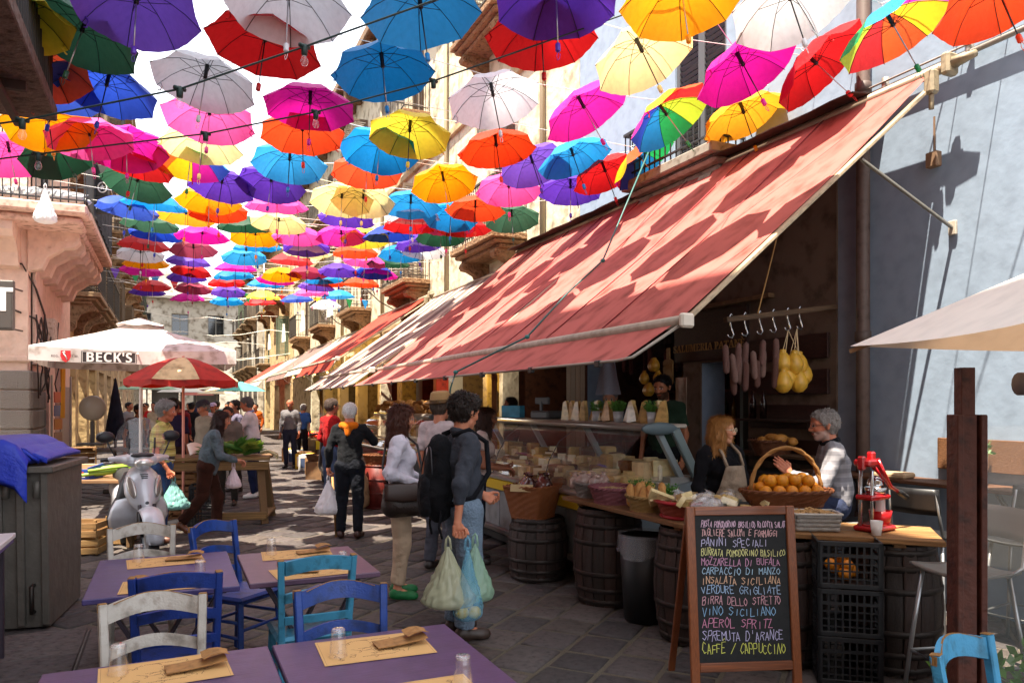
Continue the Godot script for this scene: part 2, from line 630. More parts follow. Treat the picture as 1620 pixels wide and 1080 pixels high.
func hand_bones(f: Field, w: Vector3, dir: Vector3, out: Vector3, curl: float, s := 1.0) -> void:
	# w wrist, dir along the hand, out: towards the thumb; palm side = dir x out
	dir = dir.normalized()
	out = (out - dir * out.dot(dir)).normalized()
	var palm := dir.cross(out).normalized()
	var k := w + dir * 0.085 * s
	f.bone(w, w + dir * 0.03 * s, 0.026 * s, 0.027 * s)
	for i in 4:
		var o := (0.033 - 0.022 * i) * s
		var base := k + out * o - dir * absf(i - 1.2) * 0.005 * s
		f.bone(w + dir * 0.02 * s + out * o * 0.7, base, 0.016 * s, 0.0125 * s)
		var ln: float = [0.042, 0.047, 0.043, 0.034][i] * s
		var d1 := (dir * cos(curl) + palm * sin(curl)).normalized()
		var d2 := (dir * cos(curl * 2.1) + palm * sin(curl * 2.1)).normalized()
		var m := base + d1 * ln
		f.bone(base, m, 0.0098 * s, 0.009 * s)
		f.bone(m, m + d2 * ln * 0.95, 0.009 * s, 0.0075 * s)
	var tb := w + dir * 0.028 * s + out * 0.024 * s
	var tm := tb + (dir * 0.55 + out * 0.6 + palm * 0.35 * curl).normalized() * 0.042 * s
	f.bone(tb, tm, 0.015 * s, 0.011 * s)
	f.bone(tm, tm + (dir * 0.8 + out * 0.1 + palm * (0.3 + 0.5 * curl)).normalized() * 0.036 * s, 0.011 * s, 0.0085 * s)

func strands(o: Node3D, m: ArrayMesh, H: Vector3, hs: float, style: String, hex: String) -> void:
	# loose locks standing off the hair, so that its outline is not smooth
	var ar := m.surface_get_arrays(0)
	var vs: PackedVector3Array = ar[Mesh.ARRAY_VERTEX]
	var ns: PackedVector3Array = ar[Mesh.ARRAY_NORMAL]
	var st := SurfaceTool.new()
	st.begin(Mesh.PRIMITIVE_TRIANGLES)
	var ln := 0.022 if style == "thick" else 0.05 if style in ["long", "bob"] else 0.018
	for i in vs.size():
		var nr := ns[i]
		if nr.length() < 0.5: continue
		var crown := vs[i] - (H + Vector3(0, 0.1, -0.03) * hs)
		var flow := (crown - nr * crown.dot(nr)).normalized()
		if style in ["long", "bob"]: flow = (Vector3.DOWN - nr * Vector3.DOWN.dot(nr) + flow * 0.3).normalized()
		var d := (flow + nr * r(0.1, 0.5) + Vector3(r(-0.4, 0.4), r(-0.4, 0.4), r(-0.4, 0.4))).normalized() * ln * hs * r(0.6, 1.3)
		var side := d.cross(nr).normalized() * 0.003
		var a := vs[i] - nr * 0.003
		var b := a + d * 0.55 + nr * 0.003
		for q in [a - side, b, a + side, a + side, b, b + side, b, a + d, b + side]:
			st.set_normal(nr)
			st.add_vertex(q)
	part(o, "hair_strands", st.commit(), mat(hex, 0.5, {"spec": 0.4}))

func person(s: Dictionary) -> Node3D:
	var o := thing("person", s.label, "person", P(s.x, s.get("y", 0.0), s.z), s.get("yaw", 0.0))
	var u: float = s.get("h", 1.72) / 1.72
	var w: float = s.get("w", 1.0)     # girth
	var far: float = maxf(s.get("d", 8.0), 4.0)
	var cell: float = clampf(far * 0.0026, 0.014, 0.04)
	var hc: float = clampf(far * 0.0009, 0.0052, 0.014)
	var J := {
		"pelvis": Vector3(0, 0.96, 0), "belly": Vector3(0, 1.1, 0.01), "chest": Vector3(0, 1.29, 0.0), "neck": Vector3(0, 1.46, -0.015), "head": Vector3(0, 1.615, 0.02),
		"hip_l": Vector3(0.09, 0.92, 0), "hip_r": Vector3(-0.09, 0.92, 0), "knee_l": Vector3(0.105, 0.5, 0.02), "knee_r": Vector3(-0.105, 0.5, 0.02),
		"ankle_l": Vector3(0.11, 0.085, -0.03), "ankle_r": Vector3(-0.11, 0.085, -0.03), "toe_l": Vector3(0.135, 0.035, 0.13), "toe_r": Vector3(-0.135, 0.035, 0.13),
		"sho_l": Vector3(0.175, 1.4, -0.01), "sho_r": Vector3(-0.175, 1.4, -0.01), "elb_l": Vector3(0.235, 1.13, -0.04), "elb_r": Vector3(-0.235, 1.13, -0.04),
		"wri_l": Vector3(0.235, 0.88, 0.03), "wri_r": Vector3(-0.235, 0.88, 0.03)}
	for k in s.get("pose", {}): J[k] = s.pose[k]
	# lean forward about the hips
	var lean: float = deg_to_rad(s.get("lean", 0.0))
	if lean != 0.0:
		var bl := Basis(Vector3.RIGHT, lean)
		for k in ["belly", "chest", "neck", "head", "sho_l", "sho_r", "elb_l", "elb_r", "wri_l", "wri_r"]:
			if not s.get("pose", {}).has(k): J[k] = Vector3(0, 0.95, 0) + bl * (J[k] - Vector3(0, 0.95, 0))
	for k in J: J[k] *= u
	var skin := lin(s.get("skin", "c98f70"))
	var hairc := lin(s.get("hair", "2a1c14"))
	var sleeve: float = s.get("sleeve", 1.0)
	var cut: float = s.get("visible", 0.0)      # below this height nothing shows (a counter hides it): legs still built, coarser
	var HB := Basis.from_euler(Vector3(deg_to_rad(s.get("nod", 0.0)), deg_to_rad(s.get("turn", 0.0)), deg_to_rad(s.get("tilt", 0.0))))
	var H: Vector3 = J.head
	var hs := u * s.get("head", 1.0) as float
	var hp := func(x: float, y: float, z: float) -> Vector3: return H + HB * (Vector3(x, y, z) * hs)
	# skin: the whole body, one mesh
	var f := Field.new()
	var bc := cell * 1.35
	f.bone(J.pelvis, J.chest, 0.105 * u * w, 0.12 * u * w, 1.35)
	f.bone(J.chest, J.neck, 0.11 * u, 0.06 * u, 1.2)
	f.bone(J.neck, hp.call(0, -0.03, -0.015), 0.054 * u, 0.05 * u)
	for q in ["l", "r"]:
		f.bone(J["sho_" + q], J["elb_" + q], 0.046 * u, 0.037 * u)
		f.bone(J["elb_" + q], J["wri_" + q], 0.038 * u * lerpf(1.0, w, 0.5), 0.025 * u)
		f.bone(J["hip_" + q], J["knee_" + q], 0.075 * u, 0.05 * u)
		f.bone(J["knee_" + q], J["ankle_" + q], 0.047 * u, 0.033 * u)
		f.bone(J["ankle_" + q], J["toe_" + q], 0.03 * u, 0.025 * u)
	f.mesh(bc, 0.03, func(_p): return skin)
	var beard: float = s.get("beard", 0.0)
	var beardc := lin(s.get("beardc", s.get("hair", "2a1c14")))
	var face_paint := func(p: Vector3) -> Color:
		var l: Vector3 = HB.inverse() * (p - H) / hs
		var c := skin
		var ax := absf(l.x)
		if l.z > 0.02:
			c = skin.lerp(Color(skin.r, skin.g * 0.72, skin.b * 0.68), clampf(1.0 - Vector2(ax - 0.042, l.y + 0.025).length() / 0.03, 0.0, 1.0) * 0.6)
			if beard > 0.0 and l.y < -0.035 - maxf(0.0, 0.05 - ax) * 0.2 and l.z < 0.2: c = skin.lerp(beardc, beard)
			if beard > 0.0 and absf(l.y + 0.042) < 0.008 and ax < 0.034: c = skin.lerp(beardc, beard)
			if Vector2(l.x / 0.026, (l.y + 0.058) / 0.0085).length() < 1.0 and l.z > 0.06: c = Color(skin.r * 0.75, skin.g * 0.42, skin.b * 0.4)
			if Vector2((ax - 0.032) / 0.017, (l.y - 0.010) / 0.0075).length() < 1.0 and l.z > 0.05:
				c = Color(0.03, 0.02, 0.015) if absf(ax - 0.031) < 0.0075 else Color(0.5, 0.45, 0.42)
			if Vector2((ax - 0.034) / 0.022, (l.y - 0.031 + ax * 0.1) / 0.006).length() < 1.0 and l.z > 0.05: c = skin.lerp(hairc, 0.75)
		elif beard > 0.0 and l.y < -0.03 and l.z > -0.02:
			c = skin.lerp(beardc, beard)
		return c
	var hb := func(a: Array, b: Array, ra: float, rb: float, zs := 1.0) -> void:
		f.bone(hp.call(a[0], a[1], a[2]), hp.call(b[0], b[1], b[2]), ra * hs, rb * hs, zs)
	hb.call([0, 0.035, -0.03], [0, 0.035, 0.012], 0.081, 0.079)
	hb.call([0, 0.055, 0.03], [0, 0.0, 0.035], 0.06, 0.062)
	hb.call([0, 0.0, 0.03], [0, -0.07, 0.035], 0.06, 0.043)
	hb.call([0.028, -0.062, 0.02], [0, -0.088, 0.055], 0.03, 0.024)
	hb.call([-0.028, -0.062, 0.02], [0, -0.088, 0.055], 0.03, 0.024)
	hb.call([0.03, -0.018, 0.065], [0.035, -0.022, 0.055], 0.026, 0.026)
	hb.call([-0.03, -0.018, 0.065], [-0.035, -0.022, 0.055], 0.026, 0.026)
	hb.call([0.045, 0.03, 0.07], [-0.045, 0.03, 0.07], 0.016, 0.016)
	hb.call([0, 0.02, 0.092], [0, -0.022, 0.112], 0.009, 0.0125)
	hb.call([0.012, -0.028, 0.098], [-0.012, -0.028, 0.098], 0.009, 0.009)
	hb.call([0.018, -0.058, 0.082], [-0.018, -0.058, 0.082], 0.0115, 0.0115)
	hb.call([0.079, 0.012, -0.012], [0.08, -0.018, -0.006], 0.017, 0.011)
	hb.call([-0.079, 0.012, -0.012], [-0.08, -0.018, -0.006], 0.017, 0.011)
	f.bone(hp.call(0, -0.05, -0.025), J.neck + Vector3(0, 0.02, 0) * u, 0.055 * u, 0.058 * u)
	f.mesh(hc, 0.014, face_paint)
	for q in ["l", "r"]:
		var d: Vector3 = (J["wri_" + q] - J["elb_" + q]).normalized()
		d = s.get("hand_" + q, d)
		hand_bones(f, J["wri_" + q], d, s.get("thumb_" + q, Vector3(0, 0, 1)), s.get("curl_" + q, 0.45), u)
		f.bone(J["wri_" + q].lerp(J["elb_" + q], 0.3), J["wri_" + q], 0.028 * u, 0.025 * u)
		f.mesh(clampf(far * 0.0008, 0.0048, 0.012), 0.008, func(_p): return skin)
	part(o, "body", f.done(), mat("ffffff", 0.55, {"vc": true, "sss": 0.08, "spec": 0.35}))
	# shirt
	f = Field.new()
	var sk: float = s.get("loose", 1.0)
	f.bone(J.pelvis + Vector3(0, s.get("hem", 0.0) * u - 0.02, 0), J.belly, 0.142 * u * w * sk, 0.148 * u * w * sk, 1.3, 1)
	f.bone(J.belly, J.chest, 0.145 * u * w * sk, 0.14 * u * w * sk, 1.3)
	f.bone(J.chest + Vector3(-0.06, 0.03, 0) * u, J.chest + Vector3(0.06, 0.03, 0) * u, 0.118 * u * w, 0.118 * u * w, 1.15)
	f.bone(J.sho_l.lerp(J.sho_r, 0.22), J.sho_r.lerp(J.sho_l, 0.22), 0.085 * u, 0.085 * u, 1.1)
	f.bone(J.chest, J.neck - Vector3(0, 0.035, 0) * u, 0.14 * u * w, 0.075 * u, 1.25)
	if s.get("bust", 0.0) > 0.0:
		for x in [-0.07, 0.07]: f.bone(J.chest + Vector3(x, 0.0, 0.085) * u, J.chest + Vector3(x, -0.03, 0.09) * u, 0.06 * u, 0.065 * u)
	for q in ["l", "r"]:
		f.bone(J["sho_" + q].lerp(J.neck, 0.45), J["sho_" + q], 0.058 * u, 0.066 * u * sk)
		if sleeve >= 1.0:
			f.bone(J["sho_" + q], J["elb_" + q], 0.065 * u * sk, 0.054 * u * sk)
			f.bone(J["elb_" + q], J["elb_" + q].lerp(J["wri_" + q], s.get("cuff", 0.97)), 0.053 * u * sk, 0.04 * u * sk, 1.0, 2)
		elif sleeve > 0.0:
			f.bone(J["sho_" + q], J["sho_" + q].lerp(J["elb_" + q], sleeve * 1.3), 0.066 * u * sk, 0.066 * u * sk, 1.0, 2)
	f.mesh(cell, 0.035, func(_p): return Color.WHITE, 0.022 * s.get("folds", 1.0), 10.0 / u, [], hash(s.label) % 1000)
	part(o, s.get("top", "shirt"), f.done(), s.shirt)
	if s.get("collar", false):
		var cb := Field.new()
		var nk: Vector3 = J.neck + Vector3(0, 0.0, 0.005) * u
		for i in 9:
			var a0 := deg_to_rad(-150.0 + 300.0 * i / 9.0 + 180.0)
			var a1 := deg_to_rad(-150.0 + 300.0 * (i + 1) / 9.0 + 180.0)
			cb.bone(nk + Vector3(sin(a0) * 0.07, 0.018 - cos(a0) * 0.02, cos(a0) * 0.062) * u, nk + Vector3(sin(a1) * 0.07, 0.018 - cos(a1) * 0.02, cos(a1) * 0.062) * u, 0.019 * u, 0.019 * u)
		cb.mesh(cell * 0.7, 0.02, func(_p): return Color.WHITE)
		part(o, "collar", cb.done(), s.get("collar_mat", s.shirt))
	# trousers
	f = Field.new()
	f.bone(J.pelvis + Vector3(0, 0.08, 0) * u, J.pelvis, 0.13 * u * w, 0.135 * u * w, 1.3, 1)
	var tl: float = s.get("leg_cut", 0.985)
	var lw: float = s.get("legw", 1.0)
	for q in ["l", "r"]:
		f.bone(J.pelvis.lerp(J["hip_" + q], 0.6), J["hip_" + q], 0.115 * u * w, 0.1 * u * w)
		f.bone(J["hip_" + q], J["knee_" + q], 0.098 * u * lw, 0.072 * u * lw)
		f.bone(J["knee_" + q], J["knee_" + q].lerp(J["ankle_" + q], tl), 0.07 * u * lw, 0.06 * u * lw, 1.0, 2)
	f.mesh(cell, 0.03, func(_p): return Color.WHITE, 0.014, 10.0, [], hash(s.label) % 777)
	part(o, "trousers", f.done(), s.trousers)
	# shoes
	for q in ["l", "r"]:
		f = Field.new()
		var an: Vector3 = J["ankle_" + q]
		var to: Vector3 = J["toe_" + q]
		var fw := Vector3(to.x - an.x, 0, to.z - an.z).normalized()
		var sole: float = minf(an.y - 0.085 * u, to.y - 0.035 * u)
		f.bone(an + Vector3(0, -0.035, 0) * u - fw * 0.025 * u, to - fw * 0.03 * u, 0.045 * u, 0.04 * u)
		f.bone(to - fw * 0.04 * u, to, 0.041 * u, 0.034 * u)
		f.bone(an + Vector3(0, -0.01, 0) * u, an + Vector3(0, -0.03, 0) * u, 0.042 * u, 0.044 * u)
		f.mesh(maxf(cell * 0.7, 0.01), 0.02, func(_p): return Color.WHITE, 0.0, 1.0, [] if s.get("tiptoe", false) else [[Vector3(0, -1, 0), -(sole + 0.002)]])
		part(o, "shoe", f.done(), s.get("shoes", mat("2b211c", 0.5)))
	# hair
	var style: String = s.get("style", "short")
	f = Field.new()
	var hcut := [[HB * Vector3(0, -0.636, 0.772), (HB * Vector3(0, -0.636, 0.772)).dot(H) + (0.012 if style != "fringe" else 0.03) * hs]]
	f.ystretch = 0.3
	if style != "bald":
		f.bone(hp.call(0, 0.045, -0.035), hp.call(0, 0.05, 0.01), 0.092 * hs, 0.086 * hs)
		f.bone(hp.call(0, 0.0, -0.04), hp.call(0, -0.03, -0.035), 0.086 * hs, 0.068 * hs)
		if style == "thick":
			f.bone(hp.call(0.02, 0.085, -0.03), hp.call(-0.02, 0.095, 0.045), 0.075 * hs, 0.05 * hs)
			f.bone(hp.call(0.03, 0.06, -0.07), hp.call(-0.03, 0.05, -0.075), 0.06 * hs, 0.06 * hs)
		f.mesh(hc * 1.15, 0.02, func(_p): return Color.WHITE, (0.015 if style == "thick" else 0.01) * hs, 60.0, hcut + [[HB * Vector3(0, -1, 0), (HB * Vector3(0, -1, 0)).dot(H) + 0.062 * hs]], 5)
		if style == "long" or style == "bob":
			var dn := 0.14 if style == "long" else 0.12
			for i in 11:
				var a := deg_to_rad(-122.0 + 244.0 * i / 10.0)
				var top: Vector3 = hp.call(-sin(a) * 0.07, 0.05, -0.025 - cos(a) * 0.06)
				var mid: Vector3 = hp.call(-sin(a) * 0.098, -0.05, -0.02 - cos(a) * 0.08)
				var bot: Vector3 = hp.call(-sin(a) * (0.1 + 0.012 * (i % 3)), -0.05 - dn - 0.02 * ((i * 7) % 3), -0.02 - cos(a) * 0.085)
				f.bone(top, mid, 0.03 * hs, 0.032 * hs)
				f.bone(mid, bot, 0.032 * hs, 0.02 * hs)
			f.mesh(hc * 1.3, 0.016, func(_p): return Color.WHITE, 0.016, 34.0, [], 9)
		var hair_mesh := f.done()
		if far < 17.0: strands(o, hair_mesh, H, hs, style, s.get("hair", "2a1c14"))
		part(o, "hair", hair_mesh, mat(s.get("hair", "2a1c14"), 0.55, {"tex": "grain", "scale": Vector3(9, 2.0, 9), "bump": "fine", "bs": 1.4, "spec": 0.4}))
	if s.get("glasses", false):
		var gg := G.new()
		for x in [-0.034, 0.034]:
			var ring := []
			for i in 12:
				var a := TAU * i / 12.0
				ring.append(hp.call(x + cos(a) * 0.026, 0.008 + sin(a) * 0.019, 0.112))
			gg.sm(true).tube(ring, 0.0026, 4, false, true)
			gg.tube([hp.call(signf(x) * 0.06, 0.012, 0.11), hp.call(signf(x) * 0.078, 0.014, 0.05), hp.call(signf(x) * 0.085, 0.012, -0.015)], 0.0026, 4)
		gg.tube([hp.call(-0.008, 0.012, 0.113), hp.call(0.008, 0.012, 0.113)], 0.0026, 4)
		part(o, "glasses", gg, mat(s.get("frames", "1c1a1a"), 0.4))
	if s.has("hat"):
		var hx := Transform3D(HB, hp.call(0, 0.0, 0.0)) * T(Vector3(0, 0.055, -0.012) * hs, 0, -6)
		if s.hat == "straw":
			var gs := G.new().sm(true).lathe([Vector2(0.17, 0.012), Vector2(0.135, 0.0), Vector2(0.104, 0.006), Vector2(0.1, 0.05), Vector2(0.088, 0.1), Vector2(0.07, 0.115), Vector2(0.0, 0.1)], 24, hx * T(Vector3.ZERO, 0, 0, 0, Vector3(hs, hs, hs * 1.1)))
			var ht := part(o, "hat", gs, mat(s.get("hatc", "b08a58"), 0.85, {"tex": "grain", "scale": 14.0, "bump": "weave", "bs": 0.3}))
			part(ht, "band", G.new().sm(true).lathe([Vector2(0.1065, 0.008), Vector2(0.104, 0.035)], 24, hx * T(Vector3.ZERO, 0, 0, 0, Vector3(hs, hs, hs * 1.1))), cloth("6a5238"))
		else:
			f = Field.new()
			f.bone(hp.call(0, 0.06, -0.04), hp.call(0, 0.065, 0.03), 0.098 * hs, 0.086 * hs)
			f.mesh(hc * 1.4, 0.02, func(_p): return Color.WHITE, 0.0, 1.0, [[HB * Vector3(0, -0.97, 0.1), (HB * Vector3(0, -0.97, 0.1)).dot(H) - 0.045 * hs]])
			var bx := Transform3D(HB, hp.call(0, 0.055, 0.085))
			var ht := part(o, "cap", f.done(), cloth(s.get("hatc", "4a4c55")))
			part(ht, "visor", G.new().sm(true).ball(Vector3.ZERO, Vector3(0.075, 0.009, 0.06) * hs, 12, bx * T(Vector3.ZERO, 0, 12)), cloth(s.get("hatc", "4a4c55")))
	return o

# ---------------------------------------------------------------- setting
func frame_xf(o: Vector3, u: Vector3, n: Vector3) -> Transform3D:   # x along the wall, y up, z out of the wall
	return Transform3D(Basis(u, Vector3.UP, n), o)

func wall(g: G, xf: Transform3D, u0: float, u1: float, y0: float, y1: float, holes: Array, th := 0.35) -> G:
	var us := [u0, u1]
	var ys := [y0, y1]
	for h in holes:
		for k in [h[0], h[1]]:
			if k > u0 and k < u1 and not us.has(k): us.append(k)
		for k in [h[2], h[3]]:
			if k > y0 and k < y1 and not ys.has(k): ys.append(k)
	us.sort(); ys.sort()
	for i in us.size() - 1:
		for j in ys.size() - 1:
			var cu: float = (us[i] + us[i + 1]) / 2
			var cy: float = (ys[j] + ys[j + 1]) / 2
			var open := false
			for h in holes:
				if cu > h[0] and cu < h[1] and cy > h[2] and cy < h[3]: open = true
			if not open: g.box(Vector3(cu, cy, -th / 2), Vector3(us[i + 1] - us[i], ys[j + 1] - ys[j], th), 0.0, xf)
	return g

func window_in(b: Node, xf: Transform3D, h: Array, shutters := "", glassm: Material = null, framec := "8a7a66", surround := "") -> void:
	# a window with frame and panes in the hole h = [u0, u1, y0, y1]; shutters "open", "shut" or ""
	var w: float = h[1] - h[0]
	var hh: float = h[3] - h[2]
	var c := Vector3((h[0] + h[1]) / 2, (h[2] + h[3]) / 2, -0.18)
	var g := G.new()
	for s in [-1, 1]:
		g.box(c + Vector3(s * (w / 2 - 0.035), 0, 0), Vector3(0.07, hh, 0.07), 0.0, xf)
		g.box(c + Vector3(0, s * (hh / 2 - 0.035), 0.002), Vector3(w, 0.07, 0.066), 0.0, xf)
	g.box(c + Vector3(0, 0, 0.004), Vector3(0.06, hh, 0.06), 0.0, xf)
	g.box(c + Vector3(0, hh * 0.18, 0.001), Vector3(w, 0.04, 0.05), 0.0, xf)
	var win := part(b, "window", g, mat(framec, 0.7))
	var gm: Material = glassm if glassm else mat("20262b", 0.06, {"spec": 0.7})
	for s in [-1, 1]:
		part(win, "pane", G.new().box(c + Vector3(s * w / 4, 0, -0.02), Vector3(w / 2 - 0.06, hh - 0.1, 0.012), 0.0, xf), gm)
	if shutters:
		for s in [-1, 1]:
			var q := G.new()
			var lw: float = w / 2
			var at := Vector3(c.x + s * lw / 2, c.y, -0.05)
			var ang := 0.0
			if shutters == "open":
				at = Vector3(c.x + s * (w / 2 + lw / 2 + 0.01), c.y, 0.03)
			if shutters == "ajar":
				at = Vector3(c.x + s * (w / 2 - 0.02), c.y, lw / 2)
				ang = 90.0
			var lx := xf * T(at, ang)
			for k in [-1, 1]:
				q.box(Vector3(k * (lw / 2 - 0.03), 0, 0), Vector3(0.06, hh - 0.03, 0.045), 0.0, lx)
				q.box(Vector3(0, k * (hh / 2 - 0.05), 0.001), Vector3(lw - 0.01, 0.07, 0.043), 0.0, lx)
			var nsl := int(hh / 0.075)
			for k in nsl:
				q.box(Vector3.ZERO, Vector3(lw - 0.1, 0.052, 0.01), 0.0, lx * T(Vector3(0, -hh / 2 + 0.08 + (hh - 0.16) * k / (nsl - 1), 0), 0, 35))
			part(win, "shutter", q, mat("5d5348" if surround == "" else surround, 0.8))

func balcony(b: Node, xf: Transform3D, u0: float, u1: float, y: float, depth: float, stone: Material, iron: Material, rail := 1.0) -> void:
	var c := (u0 + u1) / 2
	var w := u1 - u0
	var g := G.new()
	g.box(Vector3(c, y - 0.06, depth / 2), Vector3(w, 0.12, depth), 0.015, xf)
	g.box(Vector3(c, y - 0.16, depth / 2 - 0.04), Vector3(w - 0.1, 0.08, depth - 0.08), 0.03, xf)
	g.box(Vector3(c, y - 0.24, depth / 2 - 0.1), Vector3(w - 0.24, 0.08, depth - 0.2), 0.02, xf)
	var sl := part(b, "balcony", g, stone)
	# scroll brackets
	for k in ([-1, 1] if w < 2.6 else [-1, 0, 1]):
		var poly := PackedVector2Array()
		var q := [[0, 0], [depth - 0.16, 0], [depth - 0.12, -0.07], [depth - 0.16, -0.15], [depth - 0.28, -0.17], [depth * 0.42, -0.24], [depth * 0.3, -0.4], [depth * 0.28, -0.55], [depth * 0.16, -0.66], [0, -0.62]]
		for p in q: poly.append(Vector2(p[0], p[1]))
		var x: float = c + k * (w / 2 - 0.3)
		var bx := xf * Transform3D(Basis(Vector3(0, 0, 1), Vector3.UP, Vector3(-1, 0, 0)), Vector3(x + 0.11, y - 0.28, 0.0))
		var br := G.new().prism(poly, 0.22, bx)
		br.sm(true)
		for e in [-0.012, 0.232]:   # volutes
			for v in [[depth - 0.2, -0.1, 0.06], [depth * 0.15, -0.52, 0.085]]:
				var sp := []
				for i in 15:
					var a := i * 0.62
					var rr: float = v[2] * (1.0 - i / 17.0)
					sp.append(bx * Vector3(v[0] + cos(a) * rr, v[1] + sin(a) * rr, e))
				br.tube(sp, 0.016, 5)
		part(sl, "bracket", br, stone)
	if rail > 0.0:
		var rg := G.new()
		var n := int(w / 0.11)
		for i in n + 1:
			var x := u0 + 0.04 + (w - 0.08) * i / n
			rg.box(Vector3(x, y + rail / 2, depth - 0.05), Vector3(0.014, rail, 0.014), 0.0, xf)
		var m := int(depth / 0.11)
		for x in [u0 + 0.04, u1 - 0.04]:
			for i in m:
				rg.box(Vector3(x, y + rail / 2, depth - 0.05 - (i + 1) * 0.11), Vector3(0.014, rail, 0.014), 0.0, xf)
			rg.box(Vector3(x, y + rail, depth / 2), Vector3(0.04, 0.03, depth - 0.1), 0.0, xf)
			rg.box(Vector3(x, y + 0.09, depth / 2), Vector3(0.03, 0.02, depth - 0.1), 0.0, xf)
		rg.box(Vector3(c, y + rail + 0.003, depth - 0.05), Vector3(w - 0.04, 0.035, 0.045), 0.0, xf)
		rg.box(Vector3(c, y + 0.09, depth - 0.05), Vector3(w - 0.08, 0.02, 0.03), 0.0, xf)
		part(sl, "railing", rg, iron)

func build_street() -> void:
	var big := G.new()
	big.quad(P(-180, -0.05, -60), P(180, -0.05, -60), P(180, -0.05, 320), P(-180, -0.05, 320))
	structure("ground", big, mat("5a544e", 0.95, {"tex": "mottle", "scale": 0.1, "world": true}))
	var g := G.new()
	g.quad(P(-7, -0.014, -5), P(7, -0.014, -5), P(7, -0.014, 90), P(-7, -0.014, 90))
	var street := structure("street", g, mat("6d6353", 0.95, {"tex": "grain", "scale": 2.0, "world": true, "bump": "fine", "bs": 0.6}))
	# lava slabs laid on the diagonal
	var shapes := []
	var sizes := []
	for i in 10:
		var w := r(0.28, 0.52)
		sizes.append(w)
		shapes.append(paver(w, 0.34))
	var tones := []
	for h in ["564f4d", "4c4645", "5d5450", "464140", "554d48", "4f4947"]:
		tones.append(mat(h, 0.72, {"tex": "scuff", "scale": 0.8, "world": true, "bump": "bump", "bs": 0.9, "spec": 0.3}))
	var B45 := Basis(Vector3.UP, deg_to_rad(40.0))
	var spots := []
	for row in range(-150, 150):
		var x := -52.0 + r(0, 0.5)
		while x < 52.0:
			var i := rng.randi_range(0, 9)
			var w: float = sizes[i]
			var p: Vector3 = B45 * Vector3(x + w / 2, 0, row * 0.356)
			x += w + r(0.012, 0.024)
			var zf := -p.z
			if p.x < -2.6 or p.x > 6.0 or zf < 1.2 or zf > 44.0: continue
			if p.x < -0.15 and zf < 5.95: continue
			# in front of the camera only
			var dep := zf * 0.912 + p.x * 0.41
			var lat := p.x * 0.912 - zf * 0.41
			if dep < 1.5 or absf(lat / dep) > 0.75: continue
			spots.append([dep, p, i])
	spots.sort_custom(func(a, b): return a[0] < b[0])
	var rest := []
	for t in tones: rest.append(SurfaceTool.new())
	for t in rest: t.begin(Mesh.PRIMITIVE_TRIANGLES)
	var count := 0
	for s in spots:
		var xf := Transform3D(B45 * Basis.from_euler(Vector3(r(-0.008, 0.008), r(-0.01, 0.01), r(-0.008, 0.008))), s[1] + Vector3(0, r(-0.005, 0.004), 0))
		var k := rng.randi_range(0, 5)
		if count < 300: part(street, "paving_stone", shapes[s[2]], tones[k], xf)
		else: rest[k].append_from(shapes[s[2]], 0, xf)
		count += 1
	for k in rest.size():
		var o := part(street, "paving_stones", rest[k].commit(), tones[k])
		o.set_meta("kind", "stuff")
	# raised pavement with kerb at the left
	var pv := structure("pavement", G.new().box(Vector3((-2.2 - 0.52) / 2, 0.06, -1.3), Vector3(1.68, 0.14, 9.4), 0.0), mat("6a635c", 0.9, {"tex": "grain", "scale": 2.0, "world": true}))
	for i in 9:
		part(pv, "kerb_stone", G.new().box(Vector3(-0.39, 0.068, -6.0 + 0.52 + i * 1.04), Vector3(0.26, 0.16, 1.03), 0.02), tones[i % 4])
	for i in 3:
		for j in 14:
			part(pv, "paving_slab", G.new().box(Vector3(-0.81 - i * 0.57, 0.138, -5.7 + j * 0.62 + (i % 2) * 0.2), Vector3(0.56, 0.03, 0.61), 0.006), tones[(i * 3 + j) % 6])

func paver(w: float, d: float) -> ArrayMesh:
	# slab with a worn, slightly domed top and chipped corners
	var g := G.new()
	var hw := w / 2 - 0.006
	var hd := d / 2 - 0.006
	var rim := []
	var top := []
	for c in [[-1, -1], [0, -1], [1, -1], [1, 0], [1, 1], [0, 1], [-1, 1], [-1, 0]]:
		var k := 1.0 - (r(0.0, 0.05) if c[0] != 0 and c[1] != 0 else r(0.0, 0.02))
		rim.append(Vector3(c[0] * hw * k, 0.0 - r(0.006, 0.012), c[1] * hd * k))
		top.append(Vector3(c[0] * (hw * k - 0.022), r(-0.002, 0.002), c[1] * (hd * k - 0.022)))
	var m := Vector3(r(-0.05, 0.05), r(0.0, 0.004), r(-0.05, 0.05))
	g.sm(true)
	for i in 8:
		var j := (i + 1) % 8
		g.tri(m, top[j], top[i])
		g.quad(top[i], top[j], rim[j], rim[i])
		g.quad(rim[i], rim[j], rim[j] - Vector3(0, 0.03, 0), rim[i] - Vector3(0, 0.03, 0))
	return g.done()

